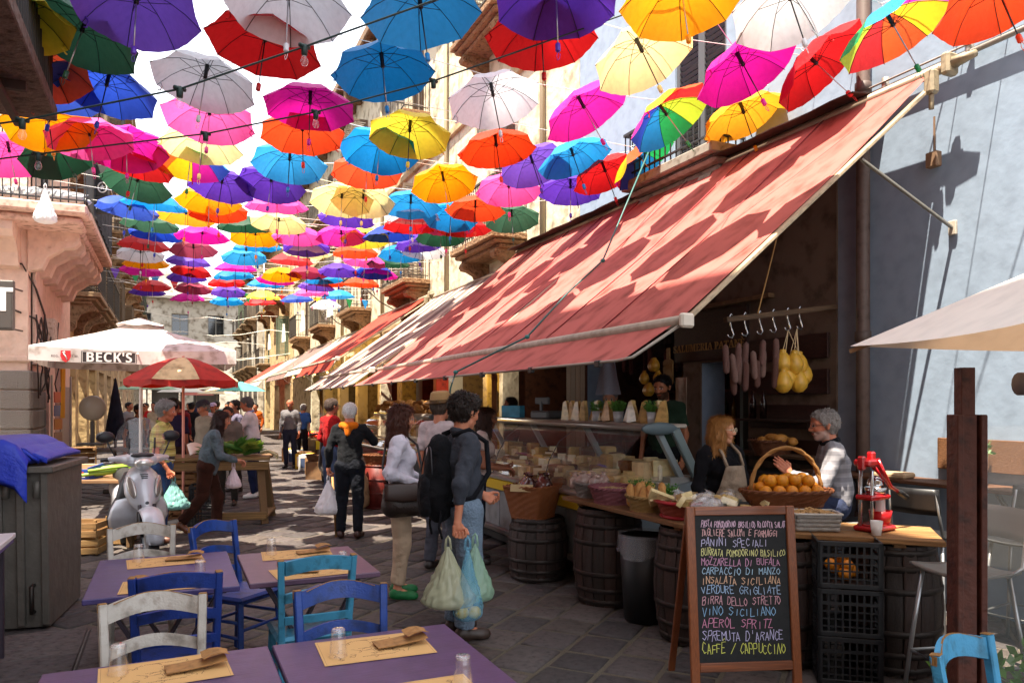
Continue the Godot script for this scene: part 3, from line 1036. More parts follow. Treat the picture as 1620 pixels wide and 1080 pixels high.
func build_right_side() -> void:
	var xf := frame_xf(P(6, 0, 0), Vector3(0, 0, -1), Vector3(-1, 0, 0))     # u = z down the street
	# --- blue building with the delicatessen at its foot
	var blue := thing("blue_building", "pale blue plastered building behind the big red awning", "building", P(6, 0, 5))
	blue.position = Vector3.ZERO
	var holes := [[6.75, 7.6, 0.0, 2.2], [7.95, 10.5, 0.0, 2.75], [7.15, 8.15, 4.7, 6.7], [2.2, 3.2, 6.4, 8.3], [7.15, 8.15, 8.6, 10.6], [2.2, 3.2, 9.6, 11.4]]
	part(blue, "wall", wall(G.new(), xf, -3.0, 10.68, 0.0, 14.0, holes), plaster("8797aa", {"bump": "bump", "bs": 0.2, "scale": 0.6, "tex": "subtle"}))
	for h in holes.slice(2): window_in(blue, xf, h, "shut" if h[0] > 5 else "open", null, "6b6a68", "4a4b50")
	balcony(blue, xf, 6.75, 8.6, 4.62, 0.55, mat("8b8478", 0.9, {"tex": "dirt", "scale": 1.0}), mat("1c1d20", 0.6), 0.62)
	# brown render below the awning, door surround
	var ph := [[6.75, 7.6, 0.0, 2.2], [7.95, 10.5, 0.0, 2.75]]
	part(blue, "render_coat", wall(G.new(), xf * T(Vector3(0, 0, 0.022)), 5.5, 10.66, 0.002, 4.3, ph, 0.02), plaster("6b5a4c", {"tex": "dirt", "scale": 0.4, "bs": 1.2}))
	# drainpipe
	var dp := G.new().sm(true)
	dp.tube([P(5.9, 0.0, 5.12), P(5.9, 3.0, 5.12), P(5.9, 13.9, 5.1)], 0.062, 12)
	var pipe := part(blue, "drainpipe", dp, mat("5b4a43", 0.6, {"tex": "dirt", "scale": 1.2}))
	for y in [0.6, 2.28, 4.6, 7.2]:
		part(pipe, "collar", G.new().sm(true).tube([P(5.9, y, 5.12), P(5.9, y + 0.09, 5.12)], 0.074, 12), mat("4a3c36", 0.6))
	# dark wooden boards between pale joints right of the door
	for i in 5:
		part(blue, "wall_board", G.new().box(Vector3(6.12, 2.28 - i * 0.36, 0.06), Vector3(1.12, 0.25, 0.03), 0.006, xf), wood("3d1d16", "x", 0.6))
	part(blue, "wall_shelf", G.new().box(Vector3(6.12, 1.52, 0.14), Vector3(1.2, 0.025, 0.2), 0.004, xf), wood("3a241b"))
	part(blue, "bread_shelf", G.new().box(Vector3(6.15, 1.16, 0.22), Vector3(1.35, 0.03, 0.34), 0.004, xf), wood("6b4e33"))
	# shop room behind the openings
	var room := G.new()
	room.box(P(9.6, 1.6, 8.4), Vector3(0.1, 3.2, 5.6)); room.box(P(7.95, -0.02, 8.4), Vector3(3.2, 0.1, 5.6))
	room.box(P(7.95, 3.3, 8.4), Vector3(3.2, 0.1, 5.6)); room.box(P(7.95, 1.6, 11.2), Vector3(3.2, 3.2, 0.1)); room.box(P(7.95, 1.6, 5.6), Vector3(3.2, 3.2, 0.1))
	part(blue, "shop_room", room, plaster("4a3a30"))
	part(blue, "tiled_partition", G.new().box(P(6.9, 1.1, 7.35), Vector3(1.0, 2.2, 0.06)), mat("8d9a8c", 0.35, {"tex": "grain", "scale": 3.0}))
	# shelves with bottles along the shop's back wall
	for k in 4:
		part(blue, "shop_shelf", G.new().box(P(7.4, 1.05 + k * 0.42, 9.3), Vector3(0.34, 0.03, 2.5), 0.004), wood("5b2c1e", "z"))
	part(blue, "shop_backboard", G.new().box(P(7.62, 1.4, 9.3), Vector3(0.06, 2.6, 2.6)), wood("47201a", "y"))
	# name board over the door
	var sx := xf * T(Vector3(7.4, 2.52, 0.05))
	var sb := part(blue, "name_board", G.new().box(Vector3.ZERO, Vector3(1.36, 0.6, 0.04), 0.006, sx), wood("33180f", "x", 0.5))
	var tm := text_mesh("SALUMERIA PATANÈ", 0.125, 0.006, true, true)
	part(sb, "lettering", tm, mat("8a6630", 0.6), Transform3D(Basis(Vector3(0, 0, 1), Vector3.UP, Vector3(-1, 0, 0)), sx * Vector3(0.02, -0.13, 0.026)))
	part(blue, "door_lintel", G.new().box(Vector3(7.2, 2.87, 0.08), Vector3(1.75, 0.05, 0.09), 0.006, xf), wood("8a6a48"))
	# conduit along the wall above the awning
	var cd := G.new().sm(true)
	cd.tube([P(5.93, 4.56, 11.0), P(5.93, 4.56, 6.0), P(5.93, 4.56, -2.0)], 0.028, 8)
	cd.tube([P(5.9, 4.62, 11.0), P(5.9, 4.615, 4.0), P(5.9, 4.63, -2.0)], 0.01, 5)
	for i in 14: cd.tube([P(5.93, 4.52, -1.5 + i * 0.8), P(5.93, 4.66, -1.5 + i * 0.8)], 0.034, 6)
	part(blue, "conduit", cd, mat("9a948c", 0.45, {"metal": 0.5}))
	# bracket and box hanging on the wall by the awning's end
	part(blue, "junction_box", G.new().box(P(5.94, 3.78, 4.43), Vector3(0.07, 0.13, 0.11), 0.008).bar(P(5.95, 3.8, 4.43), P(5.95, 4.15, 4.43), 0.012, 0.012), mat("7a5f48", 0.7))
	# --- cream building further down, one balcony after another
	var cream := thing("cream_building", "sunlit cream stone building with a row of carved balconies", "building")
	var ch := []
	var bz := [12.65, 18.4, 24.6, 30.6, 36.6]
	for z in bz:
		ch.append([z + 0.55, z + 1.65, 4.95, 7.4])
		ch.append([z + 0.55, z + 1.65, 9.2, 11.2])
	for z in [11.0, 14.2, 17.4, 20.6, 23.8, 27.0, 30.2, 33.4]: ch.append([z, z + 2.8, 0.0, 2.9])
	part(cream, "wall", wall(G.new(), xf, 10.7, 42.0, 0.0, 13.0, ch), plaster("cfc3a8", {"scale": 0.3, "tex": "dirt"}))
	for i in bz.size():
		for k in 2: window_in(cream, xf, ch[i * 2 + k], "ajar" if (i + k) % 2 else "shut", null, "7d6a52", "6e5f50")
	var stone := mat("8d6b4b", 0.95, {"tex": "dirt", "scale": 1.3, "bump": "bump", "bs": 2.0})
	var iron := mat("3a342e", 0.6)
	for z in bz:
		balcony(cream, xf, z, z + 2.25, 4.85, 0.72, stone, iron)
		balcony(cream, xf, z, z + 2.25, 9.1, 0.72, stone, iron)
	for z in [11.9, 17.0, 23.0, 29.0]:
		part(cream, "drainpipe", G.new().sm(true).tube([P(5.93, 3.0, z), P(5.93, 12.8, z)], 0.05, 8), mat("8f8168", 0.7))
	part(cream, "string_course", G.new().box(Vector3(26.35, 3.9, 0.03), Vector3(31.2, 0.22, 0.1), 0.02, xf), plaster("b59e78"))
	part(cream, "string_course", G.new().box(Vector3(26.35, 8.0, 0.03), Vector3(31.2, 0.18, 0.1), 0.02, xf), plaster("b59e78"))
	# heavy cornice on brackets
	var co := G.new()
	co.box(Vector3(26.35, 12.75, 0.3), Vector3(31.5, 0.3, 0.9), 0.04, xf)
	co.box(Vector3(26.35, 12.45, 0.15), Vector3(31.5, 0.25, 0.5), 0.04, xf)
	for i in 34: co.box(Vector3(11.3 + i * 0.92, 12.25, 0.3), Vector3(0.26, 0.5, 0.62), 0.05, xf)
	part(cream, "cornice", co, mat("7a6047", 0.95, {"tex": "dirt", "scale": 1.0}))
	# shop recesses along the cream building, each with its own coloured front
	var cols := ["5a3420", "7a5a28", "7a2a18", "6a3018", "8a7a60", "5b5348", "a9a08c", "6d4a2c"]
	var k := 0
	for z in [11.0, 14.2, 17.4, 20.6, 23.8, 27.0, 30.2, 33.4]:
		var gg := G.new()
		gg.box(P(7.9, 1.5, z + 1.4), Vector3(0.08, 3.0, 3.0)); gg.box(P(7.1, 2.95, z + 1.4), Vector3(1.6, 0.08, 3.0))
		gg.box(P(7.1, 1.5, z - 0.06), Vector3(1.6, 3.0, 0.06)); gg.box(P(7.1, 1.5, z + 2.86), Vector3(1.6, 3.0, 0.06))
		part(cream, "shop_front", gg, mat(cols[k], 0.7, {"tex": "dirt", "scale": 0.8}))
		k += 1
	# timber cladding on the pier, vivid panels beside the second counter
	for i in 4: part(cream, "timber_board", G.new().box(Vector3(10.5 + i * 0.155, 1.5, 0.03), Vector3(0.15, 3.0, 0.05), 0.004, xf), wood(["5a3018", "643819", "52290f", "5e3416"][i], "y"))
	part(cream, "red_panel", G.new().box(P(5.95, 1.3, 17.15), Vector3(0.5, 2.6, 0.24), 0.01), mat("c4330f", 0.6, {"tex": "dirt", "scale": 1.0}))
	part(cream, "yellow_panel", G.new().box(P(5.93, 1.3, 14.08), Vector3(0.4, 2.6, 0.22), 0.01), mat("a8802a", 0.7, {"tex": "dirt", "scale": 1.0}))
	part(cream, "yellow_panel", G.new().box(P(5.93, 1.3, 20.3), Vector3(0.4, 2.6, 0.5), 0.01), mat("c9a32c", 0.6, {"tex": "dirt", "scale": 1.0}))
	# --- farther buildings on the right
	far_facade("ochre_building", "weathered ochre building with balconies past the cream one", xf, 42.2, 56.0, 12.0, "c2a878", 3)
	far_facade("grey_building", "pale grey building with balconies near the street's far end", xf * T(Vector3(0, 0, 0.4)), 56.2, 72.0, 14.5, "b9b1a2", 4)

func far_facade(called: String, label: String, xf: Transform3D, z0: float, z1: float, h: float, col: String, n: int) -> void:
	var b := thing(called, label, "building")
	var holes := []
	for f in 3:
		for i in n:
			var c := z0 + (z1 - z0) * (i + 0.5) / n
			holes.append([c - 0.55, c + 0.55, 4.4 + f * 3.4, 6.6 + f * 3.4])
	for i in n:
		var c := z0 + (z1 - z0) * (i + 0.5) / n
		holes.append([c - 1.1, c + 1.1, 0.0, 2.8])
	holes = holes.filter(func(q): return q[3] < h - 0.6)
	part(b, "wall", wall(G.new(), xf, z0, z1, 0.0, h, holes), plaster(col, {"scale": 0.3}))
	var st := mat("8f765a", 0.95, {"tex": "dirt", "scale": 1.3})
	var ir := mat("3a342e", 0.6)
	for q in holes:
		if q[2] > 0.1:
			window_in(b, xf, q, "ajar" if rng.randf() < 0.4 else "shut", null, "7d6a52", ["6e5f50", "5a6650", "7b6d5c"][rng.randi_range(0, 2)])
			if rng.randf() < 0.75: balcony(b, xf, q[0] - 0.6, q[1] + 0.6, q[2] - 0.04, 0.75, st, ir)
		else:
			part(b, "shop_front", G.new().box(Vector3((q[0] + q[1]) / 2, 1.4, -0.9), Vector3(2.2, 2.8, 0.06), 0.0, xf), mat(["5b4a3a", "6d5a42", "4a4640"][rng.randi_range(0, 2)], 0.7))
	part(b, "cornice", G.new().box(Vector3((z0 + z1) / 2, h - 0.15, 0.25), Vector3(z1 - z0, 0.3, 0.8), 0.03, xf), mat("8a7152", 0.95, {"tex": "dirt", "scale": 1.0}))

func build_left_side() -> void:
	var xf := frame_xf(P(-2.2, 0, 0), Vector3(0, 0, 1), Vector3(1, 0, 0))      # u = -z
	# --- tall house beside the camera, seen only by one balcony; its shade covers the near street
	var near := thing("tall_house", "tall stained house whose balcony juts in at the top left", "building")
	var nh := []
	for f in 4:
		for z in [-2.0, 0.6, 3.2]: nh.append([-z - 1.1, -z, 4.5 + f * 3.9, 6.8 + f * 3.9])
	part(near, "wall", wall(G.new(), xf, -5.2, 7.0, 0.0, 20.5, nh), plaster("b79a86"))
	part(near, "low_wing", wall(G.new(), xf, -8.3, -5.2, 0.0, 7.6, [[-7.2, -6.1, 4.5, 6.8]]), plaster("b79a86"))
	window_in(near, xf, [-7.2, -6.1, 4.5, 6.8], "shut", null, "6b5a4a", "4a3f36")
	for q in nh.slice(0, 6): window_in(near, xf, q, "shut", null, "6b5a4a", "4a3f36")
	part(near, "rear_block", G.new().box(P(-5.6, 10.2, -1.0), Vector3(6.0, 20.4, 12.3)).box(P(-5.6, 3.75, 6.7), Vector3(6.0, 7.5, 3.0)), plaster("a88c7a"))
	var ug := G.new()
	ug.box(P(-1.58, 4.36, 5.95), Vector3(1.24, 0.13, 4.3), 0.01)
	var slab := part(near, "balcony_slab", ug, mat("6a5a50", 0.95, {"tex": "dirt", "scale": 1.1, "bump": "bump", "bs": 2.5}))
	for z in [4.6, 5.9, 7.2]: part(slab, "steel_beam", G.new().box(P(-1.62, 4.26, z), Vector3(1.1, 0.08, 0.06), 0.004), mat("3a2119", 0.75, {"tex": "dirt", "scale": 2.0}))
	part(slab, "steel_beam", G.new().box(P(-1.25, 4.2, 6.0), Vector3(0.06, 0.05, 4.0), 0.004), mat("3a2119", 0.75, {"tex": "dirt", "scale": 2.0}))
	var rg := G.new()
	for i in 40: rg.box(P(-1.0, 4.9, 3.9 + i * 0.107), Vector3(0.014, 1.0, 0.014))
	rg.box(P(-1.0, 5.4, 6.0), Vector3(0.04, 0.03, 4.3))
	part(slab, "railing", rg, mat("2a2626", 0.6))
	# --- pink corner house
	var pink := thing("pink_building", "pink plastered corner house with stone block base and wraparound balcony", "building")
	var xs := frame_xf(P(-2.13, 0, 14.5), Vector3(0, 0, -1), Vector3(1, 0, 0))    # side along the street, u from the corner
	xs.basis = Basis(Vector3(0, 0, -1), Vector3.UP, Vector3(1, 0, 0))
	var fx := frame_xf(P(-2.13, 0, 14.5), Vector3(1, 0, 0), Vector3(0, 0, 1))     # front facing the camera, u negative to the left
	var pinkm := plaster("e3aca2", {"tex": "subtle", "scale": 0.5})
	var beige := plaster("e2c4b0", {"tex": "subtle", "scale": 0.6})
	var fh := [[-3.6, -2.3, 0.0, 2.9], [-3.4, -2.4, 4.9, 7.2], [-3.4, -2.4, 8.7, 10.8]]
	part(pink, "front_wall", wall(G.new(), fx, -6.0, -0.62, 0.0, 12.0, fh, 0.4), pinkm)
	part(pink, "corner_pier", G.new().box(Vector3(-0.31, 6.0, -0.2), Vector3(0.62, 12.0, 0.44), 0.01, fx), beige)
	var sh := [[1.5, 2.3, 0.0, 2.7], [1.3, 2.4, 4.9, 7.2], [1.3, 2.4, 8.7, 10.8], [3.1, 4.4, 0.0, 2.9]]
	var sg := G.new()
	for q in 1:
		wall(sg, xs, 0.25, 5.6, 0.0, 12.0, sh, 0.4)
	part(pink, "side_wall", sg, plaster("d8b6a2", {"tex": "subtle", "scale": 0.5}))
	window_in(pink, fx, fh[1], "shut", null, "7a6a5a", "5a4c42")
	window_in(pink, fx, fh[2], "shut", null, "7a6a5a", "5a4c42")
	window_in(pink, xs, sh[1], "shut", null, "4a4c52", "3f4146")
	window_in(pink, xs, sh[2], "shut", null, "4a4c52", "3f4146")
	for q in [sh[0], sh[3]]: part(pink, "doorway", G.new().box(Vector3((q[0] + q[1]) / 2, 1.4, -0.36), Vector3(q[1] - q[0], 2.8, 0.05), 0.0, xs), wood("5a4230", "y"))
	part(pink, "doorway", G.new().box(Vector3(-2.95, 1.45, -0.36), Vector3(1.3, 2.9, 0.05), 0.0, fx), wood("5a4230", "y"))
	# stone blocks at the base
	var sm := []
	for h in ["b0a79c", "a69c92", "b9b0a4", "9a9188"]: sm.append(mat(h, 0.95, {"tex": "grain", "scale": 2.5, "bump": "pits", "bs": 2.5, "off": r(0, 1)}))
	for row in 7:
		var y := row * 0.32
		var x := 0.05
		var i := row
		while x > -2.2:
			var w := 0.44 + 0.22 * ((i * 5 + row * 3) % 4) / 3.0
			part(pink, "stone_block", G.new().box(Vector3(x - w / 2, y + 0.158, 0.0), Vector3(w - 0.014, 0.306, 0.09), 0.018, fx * T(Vector3(0, 0, 0.03))), sm[(i * 3 + row) % 4])
			x -= w; i += 1
		x = 0.02
		while x < 1.45:
			var w := minf(0.42 + 0.25 * ((i * 7 + row) % 4) / 3.0, 1.5 - x)
			if w > 0.1: part(pink, "stone_block", G.new().box(Vector3(x + w / 2 - 0.02, y + 0.158, 0.0), Vector3(w - 0.014, 0.306, 0.08), 0.018, xs * T(Vector3(0, 0, 0.025))), sm[(i + row) % 4])
			x += w; i += 1
	part(pink, "base_moulding", G.new().box(Vector3(-1.15, 2.42, 0.03), Vector3(2.4, 0.1, 0.1), 0.02, fx), beige)
	part(pink, "pilaster", G.new().box(Vector3(0.72, 3.4, 0.03), Vector3(0.7, 2.1, 0.06), 0.01, xs), beige)
	# wraparound balcony: slab, corbels, iron rail
	var slabg := G.new()
	slabg.box(P(-3.6, 4.72, 14.0), Vector3(4.8, 0.16, 1.0), 0.03)
	slabg.box(P(-1.66, 4.722, 16.3), Vector3(0.96, 0.158, 4.6), 0.03)
	slabg.box(P(-3.62, 4.58, 14.1), Vector3(4.66, 0.12, 0.82), 0.04)
	slabg.box(P(-1.74, 4.582, 16.36), Vector3(0.8, 0.118, 4.44), 0.04)
	var sl := part(pink, "balcony", slabg, mat("deb8a6", 0.9, {"tex": "dirt", "scale": 0.9}))
	for i in 6:
		var poly := PackedVector2Array([Vector2(0, 0), Vector2(0.72, 0), Vector2(0.74, -0.14), Vector2(0.66, -0.24), Vector2(0.5, -0.26), Vector2(0.4, -0.34), Vector2(0.28, -0.42), Vector2(0.2, -0.62), Vector2(0, -0.66)])
		var o := xs * Transform3D(Basis(Vector3(0, 0, 1), Vector3.UP, Vector3(-1, 0, 0)), Vector3(0.2 + i * 0.82, 4.52, 0.0))
		part(sl, "corbel", G.new().prism(poly, 0.26, o), beige)
	for i in 3:
		var poly := PackedVector2Array([Vector2(0, 0), Vector2(0.72, 0), Vector2(0.74, -0.14), Vector2(0.66, -0.24), Vector2(0.5, -0.26), Vector2(0.4, -0.34), Vector2(0.28, -0.42), Vector2(0.2, -0.62), Vector2(0, -0.66)])
		var o := fx * Transform3D(Basis(Vector3(0, 0, 1), Vector3.UP, Vector3(-1, 0, 0)), Vector3(-0.1 - i * 1.1, 4.52, 0.0))
		part(sl, "corbel", G.new().prism(poly, 0.3, o), pinkm if i == 2 else beige)
	var rl := G.new()
	for i in 44: rl.box(P(-1.24 - i * 0.108, 5.33, 13.54), Vector3(0.016, 1.06, 0.016))
	for i in 42: rl.box(P(-1.22, 5.33, 13.6 + i * 0.118), Vector3(0.016, 1.06, 0.016))
	rl.box(P(-3.6, 5.87, 13.54), Vector3(4.8, 0.03, 0.045)); rl.box(P(-1.22, 5.87, 16.1), Vector3(0.045, 0.032, 5.1))
	rl.box(P(-3.6, 4.86, 13.54), Vector3(4.8, 0.02, 0.03)); rl.box(P(-1.22, 4.86, 16.1), Vector3(0.03, 0.022, 5.1))
	part(sl, "railing", rl, mat("26262a", 0.6))
	# dark cloth screen along the rail
	part(sl, "screen_cloth", G.new().grid(24, 3, func(a, b): return P(-1.19 + 0.02 * sin(a * 90.0), 4.9 + b * 1.0, 14.5 + a * 4.0)), cloth("3c3d42"))
	# loose electric cables on the pier and wall
	var cm := mat("3b332e", 0.8)
	for c in [[[-5.5, 4.0], [-4.0, 3.98], [-2.2, 3.95], [-2.0, 3.6]], [[-5.5, 3.3], [-3.5, 3.18], [-2.3, 3.2], [-2.0, 3.1]]]:
		part(pink, "cable", G.new().sm(true).tube([P(c[0][0], c[0][1], 14.42), P(c[1][0], c[1][1], 14.4), P(c[2][0], c[2][1], 14.4), P(-2.05, c[3][1], 14.7), P(-2.04, c[3][1] - 0.35, 15.6)], 0.018, 6), cm)
	for i in 7:
		var a := r(14.8, 17.5)
		var pts := []
		for j in 6: pts.append(P(-2.06 + r(0, 0.08), 3.2 - j * 0.28 + r(-0.1, 0.1), a + r(-0.25, 0.25)))
		part(pink, "cable", G.new().sm(true).tube(pts, 0.013, 5), cm)
	part(pink, "meter_box", G.new().box(P(-2.02, 2.9, 16.2), Vector3(0.16, 0.7, 0.4), 0.02), mat("c8b7a4", 0.7, {"tex": "dirt", "scale": 1.5}))
	# --- houses farther down on the left
	var x2 := frame_xf(P(-2.3, 0, 0), Vector3(0, 0, 1), Vector3(1, 0, 0))
	var names := [["ochre_house", "ochre yellow house with slim balconies past the pink corner", 20.3, 29.0, 12.0, "b59a6c"], ["brown_house", "brownish stone house farther down the left side", 29.2, 40.0, 15.0, "a58a68"], ["sand_house", "sand coloured tall house far down on the left", 40.2, 56.0, 16.0, "b7a58a"], ["dusty_house", "dusty grey house at the far left end", 56.2, 72.0, 14.0, "a39a8a"]]
	for q in names:
		far_facade(q[0], q[1], x2, -q[3], -q[2], q[4], q[5], 3)
	# --- signs on the pink house
	var s1 := thing("tobacco_sign", "dark hanging sign lettered TABACCHI with a white emblem below the balcony", "sign", P(-0.93, 5.1, 14.7), -22.0)
	part(s1, "board", G.new().box(Vector3(0, 0, 0), Vector3(0.52, 0.3, 0.05), 0.008), mat("4b4744", 0.6, {"tex": "mottle"}))
	part(s1, "board", G.new().box(Vector3(-0.15, 0.42, 0.0), Vector3(0.22, 0.54, 0.05), 0.008), mat("3f3d3c", 0.6, {"tex": "mottle"}))
	part(s1, "lettering", text_mesh("TABACCHI", 0.115, 0.006), mat("e8e6e0", 0.7), T(Vector3(0.0, -0.03, 0.028)))
	var em := G.new().sm(true)
	var ring := []
	for i in 20: ring.append(Vector3(-0.15 + cos(TAU * i / 20.0) * 0.075, 0.3 + sin(TAU * i / 20.0) * 0.085, 0.03))
	em.tube(ring, 0.012, 5, false, true)
	var star := PackedVector2Array()
	for i in 10:
		var rr := 0.05 if i % 2 == 0 else 0.022
		star.append(Vector2(-0.15 + sin(PI * i / 5.0) * rr, 0.3 + cos(PI * i / 5.0) * rr))
	em.sm(false).prism(star, 0.008, T(Vector3(0, 0, 0.026)))
	part(s1, "emblem", em, mat("d8d5cf", 0.7))
	part(s1, "arm", G.new().bar(Vector3(-0.3, 0.3, 0), Vector3(-1.3, 0.3, 0), 0.03, 0.03), mat("2a2a2c", 0.6))
	var s2 := thing("letter_sign", "double faced box sign with a big white T and upright lettering on the pink wall", "sign", P(-2.27, 3.16, 13.4), -6.0)
	s2.scale = Vector3.ONE * 0.78
	part(s2, "case", G.new().box(Vector3.ZERO, Vector3(0.34, 0.95, 0.12), 0.02), mat("55504b", 0.5, {"tex": "mottle"}))
	part(s2, "face", G.new().box(Vector3(0, 0, 0.062), Vector3(0.26, 0.86, 0.006), 0.0), mat("4a4643", 0.4))
	part(s2, "letter", text_mesh("T", 0.62, 0.006), mat("efece6", 0.6), T(Vector3(0.0, 0.1, 0.068)))
	part(s2, "side_face", G.new().box(Vector3(-0.25, 0, -0.02), Vector3(0.16, 0.95, 0.06), 0.01), mat("cfc8bf", 0.5))
	var word := "TABACCHI"
	for i in 8: part(s2, "lettering", text_mesh(word[i], 0.11, 0.005), mat("2e2a28", 0.6), T(Vector3(-0.25, 0.4 - i * 0.115, 0.013)))
	part(s2, "arm", G.new().bar(Vector3(0.0, -0.42, -0.05), Vector3(0.1, -0.42, -0.75), 0.03, 0.03).bar(Vector3(0.0, 0.38, -0.05), Vector3(0.1, 0.38, -0.75), 0.03, 0.03), mat("4a4038", 0.6))

func build_far_end() -> void:
	var fx := frame_xf(P(0, 0, 74), Vector3(1, 0, 0), Vector3(0, 0, 1))
	var b := thing("end_building", "pale flat-roofed building closing off the far end of the street", "building")
	var holes := []
	for f in 3:
		for i in 5: holes.append([-6.0 + i * 3.0, -4.6 + i * 3.0, 4.6 + f * 3.2, 6.5 + f * 3.2])
	for i in 3: holes.append([-5.0 + i * 3.4, -2.8 + i * 3.4, 0.0, 3.0])
	part(b, "wall", wall(G.new(), fx, -9.0, 9.5, 0.0, 11.0, holes.filter(func(q): return q[3] < 10.6)), plaster("cfc7b8"))
	for q in holes:
		if q[2] > 0.1 and q[3] < 10.6: window_in(b, fx, q, "", null, "8b8880")
	part(b, "roof_edge", G.new().box(Vector3(0.2, 11.1, 0.3), Vector3(19.0, 0.25, 0.9), 0.02, fx), mat("8a8478", 0.9))
	part(b, "penthouse", G.new().box(Vector3(-3.0, 12.4, -3.0), Vector3(8.0, 2.6, 4.0), 0.0, fx), plaster("ded6c6"))
	part(b, "doorway", G.new().box(Vector3(0, 1.5, -0.6), Vector3(12, 3.0, 0.05), 0.0, fx), mat("4a4640", 0.8))

# ---------------------------------------------------------------- awnings
func awning(called: String, label: String, z0: float, z1: float, top: Vector2, bar: Vector2, lip: Vector2, m: Material, under: Material, strip := "") -> Node3D:
	# top, bar, lip: (x, y) of the roller, the front bar and the lower hem
	var o := thing(called, label, "awning")
	var sag := func(a: float, b: float) -> Vector3:
		var s := sin(b * PI) * 0.07 * (0.6 + 0.5 * absf(sin(a * PI * 2.0)))
		return P(lerpf(top.x, bar.x, b), lerpf(top.y, bar.y, b) - s - 0.014 * sin(a * 21.0 + b * 5.0) * sin(b * PI) - 0.006 * sin(a * 55.0 + b * 9.0) * b, lerpf(z0, z1, a))
	if strip == "":
		part(o, "canvas", G.new().sm(true).grid(48, 12, sag), m)
		part(o, "front_flap", G.new().sm(true).grid(40, 3, func(a, b): return P(lerpf(bar.x - 0.02, lip.x, b) + 0.03 * sin(a * 23.0) * b, lerpf(bar.y - 0.03, lip.y, b) - 0.02 * sin(b * PI) * absf(sin(a * 24.0)), lerpf(z0 + 0.04, z1 - 0.04, a))), m)
	else:
		var n := int((z1 - z0) / 0.3)
		for i in n:
			var mm: Material = m if i % 2 == 0 else under
			part(o, "canvas_stripe", G.new().sm(true).grid(2, 8, func(a, b): return sag.call((i + a) / n, b)), mm)
			part(o, "flap_stripe", G.new().sm(true).grid(2, 2, func(a, b): return P(lerpf(bar.x - 0.02, lip.x, b), lerpf(bar.y - 0.03, lip.y, b), lerpf(z0, z1, (i + a) / n))), mm)
	var bm := mat("b3a392", 0.5, {"tex": "mottle", "scale": 2.0})
	part(o, "front_bar", G.new().sm(true).tube([P(bar.x, bar.y - 0.015, z0 - 0.06), P(bar.x, bar.y - 0.015, z1 + 0.06)], 0.042, 10), bm)
	part(o, "bar_cap", G.new().box(P(bar.x, bar.y - 0.015, z0 - 0.08), Vector3(0.11, 0.1, 0.05), 0.015), mat("c9bfb0", 0.6))
	part(o, "roller", G.new().sm(true).tube([P(top.x + 0.03, top.y + 0.02, z0 - 0.22), P(top.x + 0.03, top.y + 0.02, z1)], 0.045, 10), mat("94836f", 0.5, {"metal": 0.4}))
	# side arms
	for z in [z0 - 0.02, (z0 + z1) / 2, z1]:
		var q := G.new()
		q.bar(P(top.x - 0.02, top.y - 0.12, z), P(bar.x, bar.y - 0.04, z), 0.05, 0.03, 0.006)
		part(o, "arm", q, mat("b7a283", 0.6, {"tex": "mottle", "scale": 3.0}))
		part(o, "strut", G.new().bar(P(5.97, top.y - 1.25, z), P(lerpf(top.x, bar.x, 0.32), lerpf(top.y, bar.y, 0.32) - 0.13, z), 0.03, 0.02, 0.004), mat("8f8a80", 0.5, {"metal": 0.5}))
		part(o, "wall_plate", G.new().box(P(5.975, top.y - 1.25, z), Vector3(0.03, 0.12, 0.07), 0.006), mat("a59c8e", 0.6))
	# end gear of the roller
	var e := G.new()
	e.box(P(top.x + 0.02, top.y + 0.02, z0 - 0.16), Vector3(0.14, 0.18, 0.08), 0.02).box(P(top.x - 0.06, top.y - 0.1, z0 - 0.06), Vector3(0.1, 0.2, 0.09), 0.02)
	e.sm(true).tube([P(top.x + 0.02, top.y + 0.02, z0 - 0.2), P(top.x + 0.02, top.y + 0.02, z0 - 0.38)], [0.05, 0.03], 8)
	e.tube([P(top.x - 0.06, top.y - 0.18, z0 - 0.06), P(top.x - 0.06, top.y - 0.32, z0 - 0.06)], 0.022, 6)
	part(o, "end_gear", e, mat("9a8b70", 0.55, {"tex": "mottle", "scale": 4.0}))
	# hem rod and spring clips
	part(o, "hem_rod", G.new().sm(true).tube([P(bar.x - 0.03, bar.y - 0.05, z0 - 0.03), P(lip.x + 0.06, lip.y + 0.02, z0 + 0.0), P(lip.x, lip.y, z0 + 0.1), P(lip.x, lip.y, z1)], 0.011, 6), mat("8d8478", 0.5))
	for i in int((z1 - z0) / 1.1):
		part(o, "clip", G.new().box(P(lip.x, lip.y - 0.01, z0 + 0.35 + i * 1.1), Vector3(0.035, 0.05, 0.07), 0.006), mat("1c1b1b", 0.5))
	return o

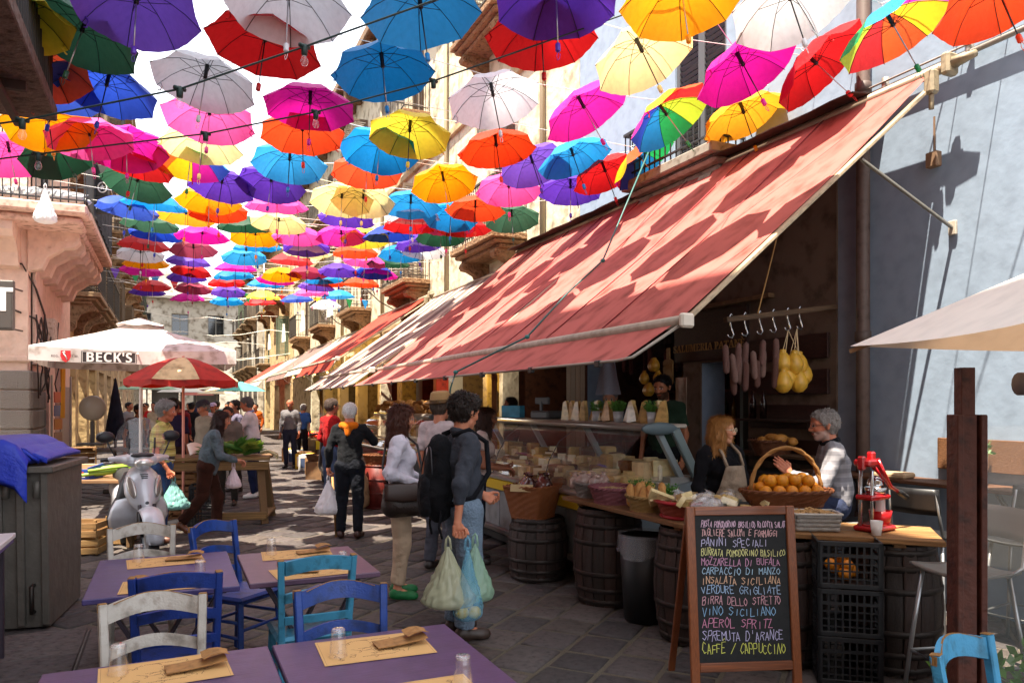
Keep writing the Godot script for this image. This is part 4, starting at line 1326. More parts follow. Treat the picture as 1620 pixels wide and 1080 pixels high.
func build_awnings() -> void:
	var red := mat("b5645c", 0.85, {"tex": "dirt", "scale": 0.5, "world": true, "back": "3a0c08", "bump": "weave", "bs": 0.05, "spec": 0.3})
	var a := awning("red_awning", "big faded red canvas awning over the delicatessen counter", 4.3, 12.55, Vector2(5.72, 4.42), Vector2(3.2, 2.28), Vector2(2.76, 1.99), red, red)
	# seams of the cloth widths
	for i in 7:
		var z := 5.4 + i * 1.02
		part(a, "seam", G.new().sm(true).tube([P(5.7, 4.41, z), P(4.46, 3.29, z), P(3.21, 2.29, z)], 0.006, 4), mat("8a3436", 0.85))
	var w := mat("bcab9c", 0.85, {"tex": "dirt", "scale": 0.6, "world": true, "back": "6a5a4a"})
	var br := mat("7d6058", 0.85, {"tex": "dirt", "scale": 0.6, "world": true, "back": "3a2418"})
	awning("striped_awning", "faded white and brown striped awning past the red one", 12.75, 17.4, Vector2(5.72, 4.2), Vector2(3.1, 2.28), Vector2(2.7, 1.98), w, br, "s")
	var or_ := mat("b4371f", 0.8, {"tex": "dirt", "scale": 0.6, "world": true, "back": "8a1d08"})
	var cr := mat("d8c4a8", 0.85, {"tex": "dirt", "scale": 0.6, "world": true, "back": "9a7a50"})
	awning("orange_awning", "orange red awning past the striped one", 17.7, 22.6, Vector2(5.7, 4.3), Vector2(3.5, 2.75), Vector2(3.3, 2.45), or_, cr)
	var gy := mat("b9aea0", 0.85, {"tex": "dirt", "scale": 0.6, "world": true, "back": "6a5a4a"})
	awning("grey_awning", "plain pale grey awning far down the right side", 23.2, 28.6, Vector2(5.7, 4.1), Vector2(3.9, 2.9), Vector2(3.75, 2.65), gy, gy)
	awning("dusty_awning", "dusty brown awning far down the right side", 29.2, 35.5, Vector2(5.7, 4.1), Vector2(4.0, 2.9), Vector2(3.85, 2.65), br, br)
	awning("beige_awning", "beige awning beyond the dusty brown one", 36.2, 42.0, Vector2(5.7, 4.0), Vector2(3.8, 2.8), Vector2(3.6, 2.5), gy, gy)
	awning("rust_awning", "rust red awning near the far end of the right side", 43.0, 50.0, Vector2(5.7, 4.0), Vector2(3.6, 2.7), Vector2(3.4, 2.4), or_, or_)
	# rusty tin cover strip above the red awning
	part(a, "tin_cover", G.new().slab(30, 2, 0.01, func(u, v): return P(lerpf(5.96, 5.52, v), 4.52 - 0.05 * v + 0.008 * sin(u * 60.0), lerpf(4.9, 12.5, u))), mat("3a2a22", 0.8, {"tex": "dirt", "scale": 1.5}))

# ---------------------------------------------------------------- umbrellas
const UMBRELLAS := [
	["L", 2.6, 11.2, 0], ["W", 3.6, 12.0, 0], ["K", 4.4, 12.6, 0], ["Y", 3.3, 14.0, 0], ["W", 4.6, 14.6, 0], ["L", 2.5, 15.6, 0], ["K", 3.8, 16.2, 0], ["B", 4.3, 17.5, 0], ["D", 2.9, 18.2, 0], ["O", 3.6, 19.6, 0],
	["Y", -1.18, 7.18, 0], ["G", -0.70, 7.25, -14], ["P", -0.25, 6.53, 6], ["R", 0.71, 6.67, -4], ["W", 0.81, 5.98, 0], ["C", 1.80, 5.74, 6], ["C", 1.78, 6.85, 8], ["R", 2.82, 5.67, 5],
	["P", 2.62, 5.02, 0], ["A", 3.52, 4.69, 8], ["L", 3.81, 5.62, 22], ["M", 4.74, 5.38, 18], ["W", 3.93, 4.0, 10, 4.46, 0.9], ["R", 5.39, 5.13, 36], ["N", 4.53, 3.65, 24, 4.24, 0.84], 
	["O", 4.54, 2.94, 14, 4.12, 0.8], ["W", 0.28, 7.67, -5], ["K", 0.36, 8.59, 0], ["M", 1.31, 8.03, -2], ["O", 1.35, 8.77, 0], ["B", -0.58, 8.21, -6], ["O", -1.13, 8.06, 10], ["B", -1.07, 8.67, -4],
	["A", -1.22, 9.65, 14], ["G", -1.21, 10.54, 30], ["K", -0.84, 9.82, 12], ["M", -0.49, 10.12, 8], ["K", -1.79, 10.93, 20], ["R", -0.43, 10.76, -12], ["N", 0.21, 10.42, 0], ["L", 0.32, 9.66, 0],
	["G", -0.45, 11.82, -4], ["W", 2.93, 6.95, 14], ["Y", 2.46, 8.31, 0], ["M", 3.89, 6.78, 26], ["O", 3.55, 8.33, 7], ["N", 4.82, 6.64, 26], ["C", 4.54, 8.21, 18], ["P", 4.27, 8.81, 14],
	["C", 2.25, 8.86, 0], ["A", 5.61, 6.38, 14], ["A", 3.46, 10.00, 10], ["R", 5.23, 8.59, 15], ["N", 5.46, 8.06, 34], ["C", 1.36, 9.90, 0], ["O", 2.36, 9.96, 0], ["K", 4.34, 9.77, 0],
	["P", 5.21, 9.55, 0], ["C", 3.37, 11.31, 0], ["O", 4.32, 11.01, 0], ["L", 2.31, 11.32, 0], ["P", 1.25, 10.93, 0], ["P", 0.63, 11.24, 0], ["K", 1.47, 12.08, 0], ["A", 0.51, 12.17, 0],
	["O", 0.68, 12.98, 0], ["L", 1.63, 13.14, 0], ["G", 1.17, 13.88, 0], ["C", -0.24, 12.74, -6], ["B", -0.64, 13.45, -6], ["G", -0.34, 14.31, -4], ["B", -0.26, 15.28, 0], ["A", 0.21, 13.50, 0],
	["M", 0.51, 14.82, 0], ["R", -0.49, 16.15, 0], ["D", 0.40, 16.47, 0], ["W", -0.58, 17.32, 0], ["A", -0.51, 18.44, 0], ["M", -0.62, 19.34, 0], ["P", 0.34, 17.89, 0], ["R", 0.42, 19.23, 0],
	["P", 0.35, 20.03, 0], ["R", -0.46, 22.02, 0], ["P", -0.60, 23.18, 0], ["D", 0.53, 22.05, 0], ["M", 0.42, 23.80, 0], ["A", 1.42, 14.75, 0], ["C", 1.53, 15.63, 0], ["C", 1.39, 16.73, 0],
	["M", 1.32, 18.20, 0], ["C", 1.38, 19.47, 0], ["R", 1.27, 20.45, 0], ["P", 1.42, 22.27, 0], ["C", 1.49, 23.90, 0], ["K", 2.12, 14.26, 0], ["M", 2.82, 13.84, 0], ["P", 2.42, 15.22, 0],
	["P", 2.65, 12.59, 0], ["B", 3.59, 13.44, 0], ["R", 3.73, 12.58, 0], ["R", 2.37, 16.98, 0], ["O", 3.40, 15.32, 0], ["G", 4.35, 16.33, 0], ["C", 4.32, 15.20, 0], ["P", 4.36, 14.10, 0],
	["C", 4.17, 11.72, 0], ["R", 4.66, 12.37, 0], ["G", 5.17, 11.50, 0], ["G", 4.50, 13.20, 0], ["C", 3.41, 18.86, 0], ["P", 3.52, 17.56, 0], ["A", 2.37, 18.54, 0], ["M", 2.37, 19.64, 0],
	["C", 2.23, 20.58, 0], ["P", 3.45, 20.14, 0], ["O", 4.41, 19.15, 0], ["M", 4.49, 17.78, 0], ["Y", 2.39, 22.50, 0], ["R", 2.48, 24.22, 0], ["B", 3.39, 23.04, 0], ["K", 3.54, 21.45, 0],
	["C", 4.32, 21.63, 0], ["W", 4.40, 24.00, 0],
]

func build_umbrellas() -> void:
	var cols := {"R": ["c01a1e", "red"], "O": ["dd3c12", "tomato orange"], "A": ["f09a0a", "amber yellow"], "Y": ["e8d23a", "yellow"], "L": ["f2e29a", "pale cream yellow"], "G": ["1d4a34", "dark green"], "B": ["1c3fb4", "royal blue"], "C": ["1485cc", "azure blue"], "P": ["5a34ae", "purple"], "M": ["cc1494", "magenta"], "K": ["ee4fa4", "pink"], "W": ["dedfe6", "white"], "N": ["ffffff", "rainbow"], "D": ["8a2340", "burgundy"]}
	var rain := ["e3b80f", "dd4a12", "c8161c", "a8c92a", "159a48", "1485cc", "1c3fb4", "cc1494"]
	# one gore of the cover, and the ribs, shared by all
	var rr := [0.012, 0.12, 0.24, 0.35, 0.435, 0.482]
	var yy := [0.205, 0.198, 0.165, 0.108, 0.042, 0.0]
	var gores := []
	for kk in 24:
		var k := kk % 8
		var sag: float = [0.008, 0.02, 0.03][kk / 8] * r(0.6, 1.5)
		var ph := r(0, 6)
		var g := G.new().sm(true)
		var a0 := TAU * k / 8.0
		var a1 := TAU * (k + 1) / 8.0
		g.grid(6, 5, func(u: float, v: float) -> Vector3:
			var i := int(round(v * 5.0))
			var p0 := Vector3(cos(a0) * rr[i], 0, -sin(a0) * rr[i])
			var p1 := Vector3(cos(a1) * rr[i], 0, -sin(a1) * rr[i])
			var p := p0.lerp(p1, u)
			p.y = yy[i] - sag * sin(u * PI) * v * v + 0.006 * sin(u * 17.0 + v * 6.0 + ph) * v * sin(u * PI)
			return p * Vector3(1.0 - 0.02 * sin(u * PI) * v, 1, 1.0 - 0.02 * sin(u * PI) * v))
		gores.append(g.done())
	var ribs := G.new().sm(true)
	for k in 8:
		var a := TAU * k / 8.0
		var pts := []
		for i in 6: pts.append(Vector3(cos(a) * rr[i], yy[i] - 0.008, -sin(a) * rr[i]))
		ribs.tube(pts, 0.0032, 4)
		ribs.tube([Vector3(cos(a) * 0.012, 0.07, -sin(a) * 0.012), Vector3(cos(a) * 0.24, 0.152, -sin(a) * 0.24)], 0.003, 4)
	ribs.tube([Vector3(0, 0.2, 0), Vector3(0, 0.055, 0)], [0.02, 0.017], 8)
	var ribm := ribs.done()
	var shaft := G.new().sm(true).tube([Vector3(0, 0.29, 0), Vector3(0, 0.2, 0), Vector3(0, -0.1, 0), Vector3(0, -0.33, 0)], [0.005, 0.006, 0.006, 0.0045], 6).done()
	var grip := G.new().sm(true).lathe([Vector2(0.0, -0.392), Vector2(0.017, -0.39), Vector2(0.02, -0.385), Vector2(0.02, -0.335), Vector2(0.016, -0.328), Vector2(0.0, -0.327)], 10)
	grip.tube([Vector3(0.004, -0.39, 0), Vector3(0.016, -0.42, 0.0), Vector3(0.01, -0.45, 0), Vector3(-0.006, -0.46, 0), Vector3(-0.012, -0.43, 0), Vector3(-0.002, -0.39, 0)], 0.0025, 4)
	var gripm := grip.done()
	var tie := G.new().sm(true).tube([Vector3(0.44, 0.03, -0.01), Vector3(0.42, -0.01, 0.0), Vector3(0.44, -0.05, 0.01), Vector3(0.46, -0.05, 0.0)], 0.007, 4).done()
	var dark := mat("2a2a2e", 0.4, {"metal": 0.6})
	var shiny := mat("a9a9ad", 0.3, {"metal": 0.8})
	var seen_ := {}
	var order := []
	for e in UMBRELLAS: order.append(e)
	order.sort_custom(func(a, b): return a[2] * 0.912 + a[1] * 0.41 < b[2] * 0.912 + b[1] * 0.41)
	var nth := ["nearest", "second nearest", "third nearest", "fourth nearest", "fifth nearest", "sixth nearest", "seventh nearest", "eighth nearest", "ninth nearest", "tenth nearest", "eleventh nearest", "twelfth nearest", "thirteenth nearest", "fourteenth nearest", "fifteenth nearest", "sixteenth nearest", "seventeenth nearest", "eighteenth nearest"]
	var axis := Vector3(0.41, 0, -0.912)
	var side := Vector3(0.912, 0, 0.41)
	var rows := {}
	for e in order:
		var col: Array = cols[e[0]]
		var k: int = seen_.get(e[0], 0)
		seen_[e[0]] = k + 1
		var o := thing("umbrella", "%s umbrella hung overhead, %s to the viewer of its colour" % [col[1], nth[k]], "umbrella", P(e[1], (e[4] if e.size() > 4 else 4.72 + r(-0.04, 0.04)), e[2]), 0.0, "umbrellas hung over the street")
		var lean := float(e[3]) + r(-4, 4)
		o.basis = Basis(axis, deg_to_rad(-lean)) * Basis(side, deg_to_rad(r(-17, -6) if e[2] < 12.0 else r(-8, 5))) * Basis(Vector3.UP, r(0, TAU)) * Basis.from_scale(Vector3.ONE * (e[5] if e.size() > 5 else 1.0))
		var set_ := rng.randi_range(0, 2)
		var fade: float = [-0.06, 0.0, 0.0, 0.06, 0.12][rng.randi_range(0, 4)]
		for g in 8:
			var h: String = col[0] if e[0] != "N" else rain[g]
			var c := C(h)
			var m := mat(c.lerp(Color.WHITE if fade > 0 else Color.BLACK, absf(fade)).to_html(false), 0.55, {"back": "dedede", "spec": 0.35, "tex": "subtle", "scale": 2.0, "bump": "bump", "bs": 0.5})
			part(o, "canopy_panel", gores[g + 8 * set_], m)
		part(o, "ribs", ribm, dark)
		part(o, "shaft", shaft, shiny if rng.randf() < 0.6 else dark)
		part(o, "handle", gripm, mat(col[0] if e[0] != "N" else "168a4a", 0.4))
		part(o, "tie_strap", tie, mat(col[0] if e[0] != "N" else "c8161c", 0.7))
		var zr := int(round(e[2] / 0.85))
		if not rows.has(zr): rows[zr] = []
		rows[zr].append([o.position + o.basis * Vector3(0, 0.285, 0), e[1]])
	# the wires across the street that carry them
	var wm := mat("d6d3cc", 0.5)
	var keys := rows.keys()
	keys.sort()
	var wi := 0
	for zr in keys:
		var lst: Array = rows[zr]
		lst.sort_custom(func(a, b): return a[1] < b[1])
		var pts := [Vector3(-2.18, 5.15, lst[0][0].z)]
		for q in lst:
			if q[0].x > pts[-1].x + 0.15: pts.append(q[0])
		pts.append(Vector3(5.99, 5.2, lst[-1][0].z))
		wi += 1
		solo("support_wire", "thin pale wire across the street carrying umbrellas, the %s one from the viewer" % ordinal(wi), "wire", G.new().tube(pts, 0.004, 4), wm, Transform3D(), "wires that carry the umbrellas")

# ---------------------------------------------------------------- festoon lights and loose cables
func build_string_lights() -> void:
	var cm := mat("1b3330", 0.6)
	var runs := [
		["festoon light cable nearest the viewer, crossing high from the tall house", [P(-2.18, 3.35, 6.4), P(-0.9, 3.57, 5.9), P(0.05, 3.78, 5.48), P(0.8, 4.05, 5.12), P(2.6, 4.75, 4.3), P(5.98, 6.0, 2.8)], [1, 2, 3]],
		["second festoon light cable, sagging below the first one", [P(-2.18, 3.5, 7.55), P(-0.96, 3.67, 7.0), P(0.25, 3.86, 6.55), P(1.05, 4.02, 6.15), P(1.9, 4.26, 5.75), P(3.6, 4.9, 4.95), P(5.98, 5.9, 3.9)], [1, 2, 3, 4]],
	]
	for q in runs:
		var o := thing("festoon_lights", q[0], "string lights")
		part(o, "cable", G.new().sm(true).tube(q[1], 0.007, 5), cm)
		for i in q[2]:
			var p: Vector3 = q[1][i]
			var s := G.new().sm(true)
			s.lathe([Vector2(0.0, -0.055), Vector2(0.02, -0.055), Vector2(0.022, -0.01), Vector2(0.016, 0.015), Vector2(0.0, 0.016)], 8, T(p))
			s.tube([p + Vector3(-0.035, 0.0, 0.02), p + Vector3(0.035, 0.006, -0.02)], 0.014, 6)
			var so := part(o, "socket", s, cm)
			part(so, "bulb", G.new().sm(true).lathe([Vector2(0.0, -0.13), Vector2(0.018, -0.122), Vector2(0.026, -0.1), Vector2(0.02, -0.075), Vector2(0.011, -0.055)], 10, T(p)), mat("ffffff", 0.03, {"alpha": 0.05}))
	# teal cord lying over the awning with two connectors
	var c := thing("teal_cord", "teal green cable draped over the red awning with two connectors", "cable")
	var pts := [P(5.3, 4.9, 7.6), P(4.75, 3.95, 7.4), P(4.3, 3.26, 7.15), P(3.75, 2.84, 6.95), P(3.22, 2.36, 6.8), P(2.98, 2.2, 7.15), P(2.74, 2.03, 7.55), P(2.7, 1.86, 7.6), P(2.69, 1.72, 7.62)]
	part(c, "cord", G.new().sm(true).tube(pts, 0.01, 6), mat("2b5b58", 0.5))
	for i in [2, 4, 6, 8]: part(c, "connector", G.new().sm(true).ball(pts[i], Vector3(0.028, 0.024, 0.036), 8), mat("1f6a66", 0.45))
	part(c, "bulb", G.new().sm(true).ball(P(2.68, 1.95, 7.52), Vector3(0.035, 0.035, 0.035), 10), mat("ffffff", 0.03, {"alpha": 0.06}))
	# clothes lines, wires and bunting farther down
	var wm := mat("e2dccf", 0.6)
	for i in 15:
		var z := 22.0 + i * 2.3
		var y0 := r(4.2, 9.0)
		var pts2 := []
		for k in 7: pts2.append(P(lerpf(-2.2, 5.9, k / 6.0), y0 + r(-0.2, 0.2) - 0.25 * sin(k / 6.0 * PI), z + r(-0.5, 0.5)))
		solo("far_cable", "pale cable sagging across the far street, the %s from the front" % ordinal(i + 1), "cable", G.new().tube(pts2, 0.014, 4), wm, Transform3D(), "cables over the far street")
	var fl := thing("bunting", "string of small coloured pennants across the street behind the umbrellas", "bunting")
	var p0 := P(-2.2, 5.6, 24)
	var p1 := P(5.9, 5.0, 24)
	part(fl, "string", G.new().tube([p0, (p0 + p1) / 2 - Vector3(0, 0.3, 0), p1], 0.006, 4), wm)
	for i in 16:
		var q := p0.lerp(p1, (i + 0.5) / 16.0) - Vector3(0, 0.3 * (1.0 - pow(absf(2.0 * (i + 0.5) / 16.0 - 1.0), 1.0)), 0)
		part(fl, "pennant", G.new().sm(false).prism(PackedVector2Array([Vector2(-0.12, 0), Vector2(0.12, 0), Vector2(0, -0.3)]), 0.004, T(q, r(-20, 20))), mat(["d8a312", "6a3fb0", "168a4a", "1485cc", "c01a1e", "dd5a12"][i % 6], 0.7, {"back": "554433"}))
	# white linen hanging from the far right balconies
	for i in 4:
		var z := 27.0 + i * 6.1
		solo("hanging_linen", "white cloth hanging from a far balcony, the %s down the street" % ordinal(i + 1), "cloth", G.new().sm(true).grid(6, 6, func(a, b): return P(5.15 + 0.05 * sin(a * 9.0 + b * 2.0), 5.7 - b * 0.9, z + a * 0.7 + 0.04 * sin(b * 5.0))), cloth("e9e6df", {"back": "8a8a88"}), Transform3D(), "linen on the far balconies")

# ---------------------------------------------------------------- parasols
func build_parasols() -> void:
	# square white beer parasol
	var o := thing("white_parasol", "big square white parasol lettered on its valance at the left", "parasol", P(-0.45, 0, 13.6), 0.0)
	var wm := mat("d9d2d0", 0.8, {"tex": "dirt", "scale": 0.6, "back": "8f8680", "bump": "weave", "bs": 0.04})
	var H := 1.35
	var apex := Vector3(0, 3.02, 0)
	for s in 4:
		var b := Basis(Vector3.UP, s * PI / 2)
		part(o, "canopy_panel", G.new().sm(true).grid(12, 8, func(u: float, v: float) -> Vector3:
			var e := Vector3(lerpf(-H, H, u) * v, lerpf(3.02, 2.5, pow(v, 0.86)) - 0.05 * sin(u * PI) * v * v * (1.0 - 0.3 * v), H * v - 0.03 * sin(u * PI) * v)
			return b * e), wm)
		part(o, "valance", G.new().sm(true).grid(16, 3, func(u: float, v: float) -> Vector3: return b * Vector3(lerpf(-H, H, u), 2.5 - 0.05 * sin(u * PI) * 0.7 - v * 0.2, H - 0.03 * sin(u * PI) + 0.012 * sin(u * 21.0) * v)), wm)
		part(o, "vent_flap", G.new().sm(true).grid(6, 3, func(u: float, v: float) -> Vector3: return b * Vector3(lerpf(-0.34, 0.34, u) * v, 3.08 - 0.14 * v + 0.015 * sin(u * 12.0) * v, 0.34 * v)), wm)
	part(o, "pole", G.new().sm(true).tube([Vector3(0, 0.05, 0), Vector3(0, 3.05, 0)], 0.03, 10), mat("cfc9c3", 0.4, {"metal": 0.3}))
	part(o, "foot", G.new().box(Vector3(0, 0.04, 0), Vector3(0.6, 0.08, 0.6), 0.02), mat("6b6660", 0.9))
	for s in 8:
		var a := s * PI / 4
		var e := Vector3(cos(a), 0, sin(a)) * (1.38 if s % 2 == 0 else 1.9)
		part(o, "rib", G.new().bar(apex - Vector3(0, 0.12, 0), Vector3(e.x, 2.4, e.z), 0.02, 0.02), mat("d0cac2", 0.5))
	# lettering plate and crest on the front valance
	var lp := part(o, "lettering_plate", G.new().box(Vector3(-0.36, 2.355, H + 0.012), Vector3(0.7, 0.17, 0.006)), mat("2b2224", 0.6))
	part(lp, "lettering", text_mesh("BECK'S", 0.185, 0.006), mat("d9d4d2", 0.6), T(Vector3(-0.36, 2.355, H + 0.018)))
	var fr := G.new()
	for s in [-1, 1]:
		fr.box(Vector3(-0.36, 2.355 + s * 0.076, H + 0.018), Vector3(0.68, 0.007, 0.004)).box(Vector3(-0.36 + s * 0.336, 2.355, H + 0.018), Vector3(0.007, 0.15, 0.004))
	part(lp, "plate_border", fr, mat("b9b3b0", 0.6))
	var sh := PackedVector2Array([Vector2(-0.06, 0.08), Vector2(0.06, 0.08), Vector2(0.065, 0.0), Vector2(0.04, -0.06), Vector2(0, -0.085), Vector2(-0.04, -0.06), Vector2(-0.065, 0.0)])
	var cr := part(o, "crest", G.new().prism(sh, 0.006, T(Vector3(-0.9, 2.36, H + 0.014))), mat("b81f26", 0.6))
	part(cr, "key", G.new().sm(true).tube([Vector3(-0.925, 2.4, H + 0.024), Vector3(-0.9, 2.36, H + 0.024), Vector3(-0.88, 2.31, H + 0.024)], 0.007, 5).tube([Vector3(-0.94, 2.41, H + 0.024), Vector3(-0.915, 2.425, H + 0.024), Vector3(-0.905, 2.4, H + 0.024)], 0.006, 5), mat("e9e4e0", 0.6))
	part(o, "lettering", text_mesh("REG.", 0.045, 0.004), mat("5a4a48", 0.6), T(Vector3(-1.03, 2.36, H + 0.016)))
	part(o, "lettering", text_mesh("T.M.", 0.045, 0.004), mat("5a4a48", 0.6), T(Vector3(-0.785, 2.36, H + 0.016)))
	# small red and cream market umbrella
	var m := thing("market_umbrella", "round red and cream striped market umbrella on a thin pole", "umbrella", P(0.15, 0, 11.5))
	var cols := [mat("b8281c", 0.7, {"back": "a81a10", "tex": "dirt", "scale": 0.8}), mat("ead9a8", 0.75, {"back": "c9ac66", "tex": "dirt", "scale": 0.8})]
	for k in 8:
		var a0 := TAU * k / 8.0 + 0.25
		var a1 := TAU * (k + 1) / 8.0 + 0.25
		part(m, "canopy_panel", G.new().sm(true).grid(5, 6, func(u: float, v: float) -> Vector3:
			var rad := 0.76 * v
			var p := Vector3(cos(a0), 0, -sin(a0)).lerp(Vector3(cos(a1), 0, -sin(a1)), u) * rad
			p.y = 2.34 - 0.32 * pow(v, 1.7) - 0.012 * sin(u * PI) * v
			return p), cols[k % 2])
		part(m, "valance", G.new().sm(true).grid(6, 1, func(u: float, v: float) -> Vector3:
			var p := Vector3(cos(a0), 0, -sin(a0)).lerp(Vector3(cos(a1), 0, -sin(a1)), u) * 0.76
			p.y = 2.02 - 0.012 * sin(u * PI) - v * (0.07 + 0.02 * sin(u * PI))
			return p), cols[0])
		part(m, "rib", G.new().tube([Vector3(0, 2.3, 0), Vector3(cos(a0) * 0.4, 2.2, -sin(a0) * 0.4), Vector3(cos(a0) * 0.75, 2.02, -sin(a0) * 0.75)], 0.006, 4), mat("8a8580", 0.4))
	part(m, "pole", G.new().sm(true).tube([Vector3(0, 0.02, 0), Vector3(0, 2.36, 0)], 0.018, 8), mat("d58f7e", 0.6))
	part(m, "foot", G.new().sm(true).lathe([Vector2(0.0, 0.0), Vector2(0.2, 0.0), Vector2(0.2, 0.08), Vector2(0.0, 0.1)], 12), mat("6a655e", 0.9))
	# cream parasol of the terrace at the right
	var t := thing("cream_parasol", "cream canvas parasol jutting in at the right edge", "parasol", P(4.08, 0, 1.5), -28.6)
	var cm := mat("eae3d9", 0.8, {"tex": "subtle", "scale": 0.7, "back": "8a7460", "bump": "weave", "bs": 0.04})
	var K := 1.25
	for s in 4:
		var b := Basis(Vector3.UP, s * PI / 2)
		part(t, "canopy_panel", G.new().sm(true).grid(10, 7, func(u: float, v: float) -> Vector3: return b * Vector3(lerpf(-K, K, u) * v, lerpf(2.66, 2.03, v) - 0.04 * sin(u * PI) * v, K * v - 0.05 * sin(u * PI) * v)), cm)
		part(t, "vent_flap", G.new().sm(true).grid(8, 3, func(u: float, v: float) -> Vector3: return b * Vector3(lerpf(-0.4, 0.4, u) * v, 2.76 - 0.2 * v - 0.02 * absf(sin(u * 15.0)) * v, 0.4 * v)), cm)
		var d := b * Vector3(K, 0, K)
		part(t, "rib", G.new().bar(Vector3(0, 2.6, 0), Vector3(d.x, 2.0, d.z), 0.022, 0.022), mat("8a6a48", 0.6))
	part(t, "pole", G.new().sm(true).tube([Vector3(0, 0.03, 0), Vector3(0, 2.72, 0)], 0.028, 10), wood("8a6a48", "y"))
	part(t, "foot", G.new().box(Vector3(0, 0.05, 0), Vector3(0.5, 0.1, 0.5), 0.02), mat("5c5853", 0.9))

# ---------------------------------------------------------------- goods
func basket_mesh(rx: float, rz: float, base: float, h: float, sq := 0.0, stakes := 22, rows := 9, flare := 1.0) -> G:
	var g := G.new().sm(true)
	var nu := stakes * 3
	var pos := func(u: float, t: float, off: float) -> Vector3:
		var a := TAU * u
		var e := lerpf(1.0, 1.0 / maxf(absf(cos(a)), absf(sin(a))), sq)
		var k := lerpf(base, 1.0, pow(t, flare)) * e
		return Vector3(cos(a) * (rx * k + off), t * h, -sin(a) * (rz * k + off))
	g.grid(nu, rows * 2, func(u: float, v: float) -> Vector3:
		var row := v * rows
		var ph := PI * u * stakes
		var wv := sin(ph + (PI / 2 if int(row) % 2 else 0.0)) * 0.5 + 0.5
		return pos.call(u, v, 0.009 * wv + 0.004 * sin(row * TAU)))
	# inside wall and floor
	g.grid(20, 2, func(u: float, v: float) -> Vector3: return pos.call(1.0 - u, v, -0.006))
	var c := Vector3(0, 0.012, 0)
	for i in 20: g.tri(c, pos.call(i / 20.0, 0.06, -0.004), pos.call((i + 1) / 20.0, 0.06, -0.004))
	# braided rim and foot
	for t in [1.0, 0.0]:
		for s in [0.0, PI]:
			var ring := []
			for i in 60:
				var w := i / 60.0
				ring.append(pos.call(w, t, 0.008 * cos(w * TAU * 14.0 + s)) + Vector3(0, 0.009 * sin(w * TAU * 14.0 + s), 0))
			g.tube(ring, 0.009, 5, false, true)
	return g

func wicker(hex: String) -> StandardMaterial3D:
	return mat(hex, 0.65, {"tex": "grain", "scale": 6.0, "bump": "fine", "bs": 0.3})

func basket(called: String, label: String, at: Vector3, yaw: float, g: G, col: String, handle := 0.0, span := 0.2) -> Node3D:
	var o := thing(called, label, "basket", at, yaw)
	part(o, "woven_body", g, wicker(col))
	if handle > 0.0:
		var hg := G.new().sm(true)
		for s in [0.0, PI]:
			var pts := []
			for i in 25:
				var a := PI * i / 24.0
				var t: float = a * 9.0 + s
				pts.append(Vector3(cos(a) * span + 0.006 * cos(t), 0.1 + sin(a) * handle + 0.006 * sin(t), 0.008 * sin(t)))
			hg.tube(pts, 0.0125, 6)
		part(o, "handle", hg, wicker("b8803e"))
	return o

func lump(rad: Vector3, n := 10, wob := 0.08, sd := 1) -> ArrayMesh:   # slightly uneven ball
	var nn := FastNoiseLite.new()
	nn.seed = sd
	nn.frequency = 1.2
	var g := G.new().sm(true)
	g.grid(n * 2, n, func(u: float, v: float) -> Vector3:
		var a := TAU * u
		var b := PI * (v - 0.5)
		var d := Vector3(cos(a) * cos(b), sin(b), -sin(a) * cos(b))
		return d * rad * (1.0 + wob * nn.get_noise_3d(d.x * 1.5, d.y * 1.5, d.z * 1.5)))
	return g.done()

func wedge_mesh(rad: float, h: float, ang: float) -> ArrayMesh:
	var poly := PackedVector2Array([Vector2.ZERO])
	for i in 6: poly.append(Vector2(cos(ang * (i / 5.0 - 0.5)), sin(ang * (i / 5.0 - 0.5))) * rad)
	return G.new().prism(poly, h, T(Vector3.ZERO, 0, -90)).done()

func bread_mesh(l: float, rad: float, sd := 1) -> ArrayMesh:
	var nn := FastNoiseLite.new()
	nn.seed = sd
	nn.frequency = 9.0
	var g := G.new().sm(true)
	g.grid(10, 12, func(u: float, v: float) -> Vector3:
		var a := TAU * u
		var t := v * 2.0 - 1.0
		var k := sqrt(maxf(0.0, 1.0 - pow(absf(t), 3.0))) * rad * (1.0 + 0.25 * nn.get_noise_2d(v * 3.0, u))
		return Vector3(t * l / 2, cos(a) * k * 0.8, sin(a) * k))
	return g.done()

func bag_mesh(w: float, h: float, d: float, sd: int) -> ArrayMesh:   # filled clear bag with a gathered top
	var nn := FastNoiseLite.new()
	nn.seed = sd
	nn.frequency = 8.0
	var g := G.new().sm(true)
	g.grid(16, 10, func(u: float, v: float) -> Vector3:
		var a := TAU * u
		var k := 1.0 if v < 0.6 else lerpf(1.0, 0.25, (v - 0.6) / 0.3) if v < 0.9 else lerpf(0.25, 0.55, (v - 0.9) / 0.1)
		if v < 0.08: k = v / 0.08 * 0.9
		k *= 1.0 + 0.3 * nn.get_noise_3d(cos(a) * 0.3, v * 0.7, sin(a) * 0.3)
		return Vector3(cos(a) * w / 2 * k, v * h, sin(a) * d / 2 * k))
	return g.done()

func bottle_mesh(h := 0.3, rad := 0.036) -> ArrayMesh:
	return G.new().sm(true).lathe([Vector2(0, 0), Vector2(rad, 0.002), Vector2(rad, h * 0.6), Vector2(rad * 0.85, h * 0.68), Vector2(rad * 0.4, h * 0.78), Vector2(rad * 0.38, h), Vector2(0, h)], 10).done()

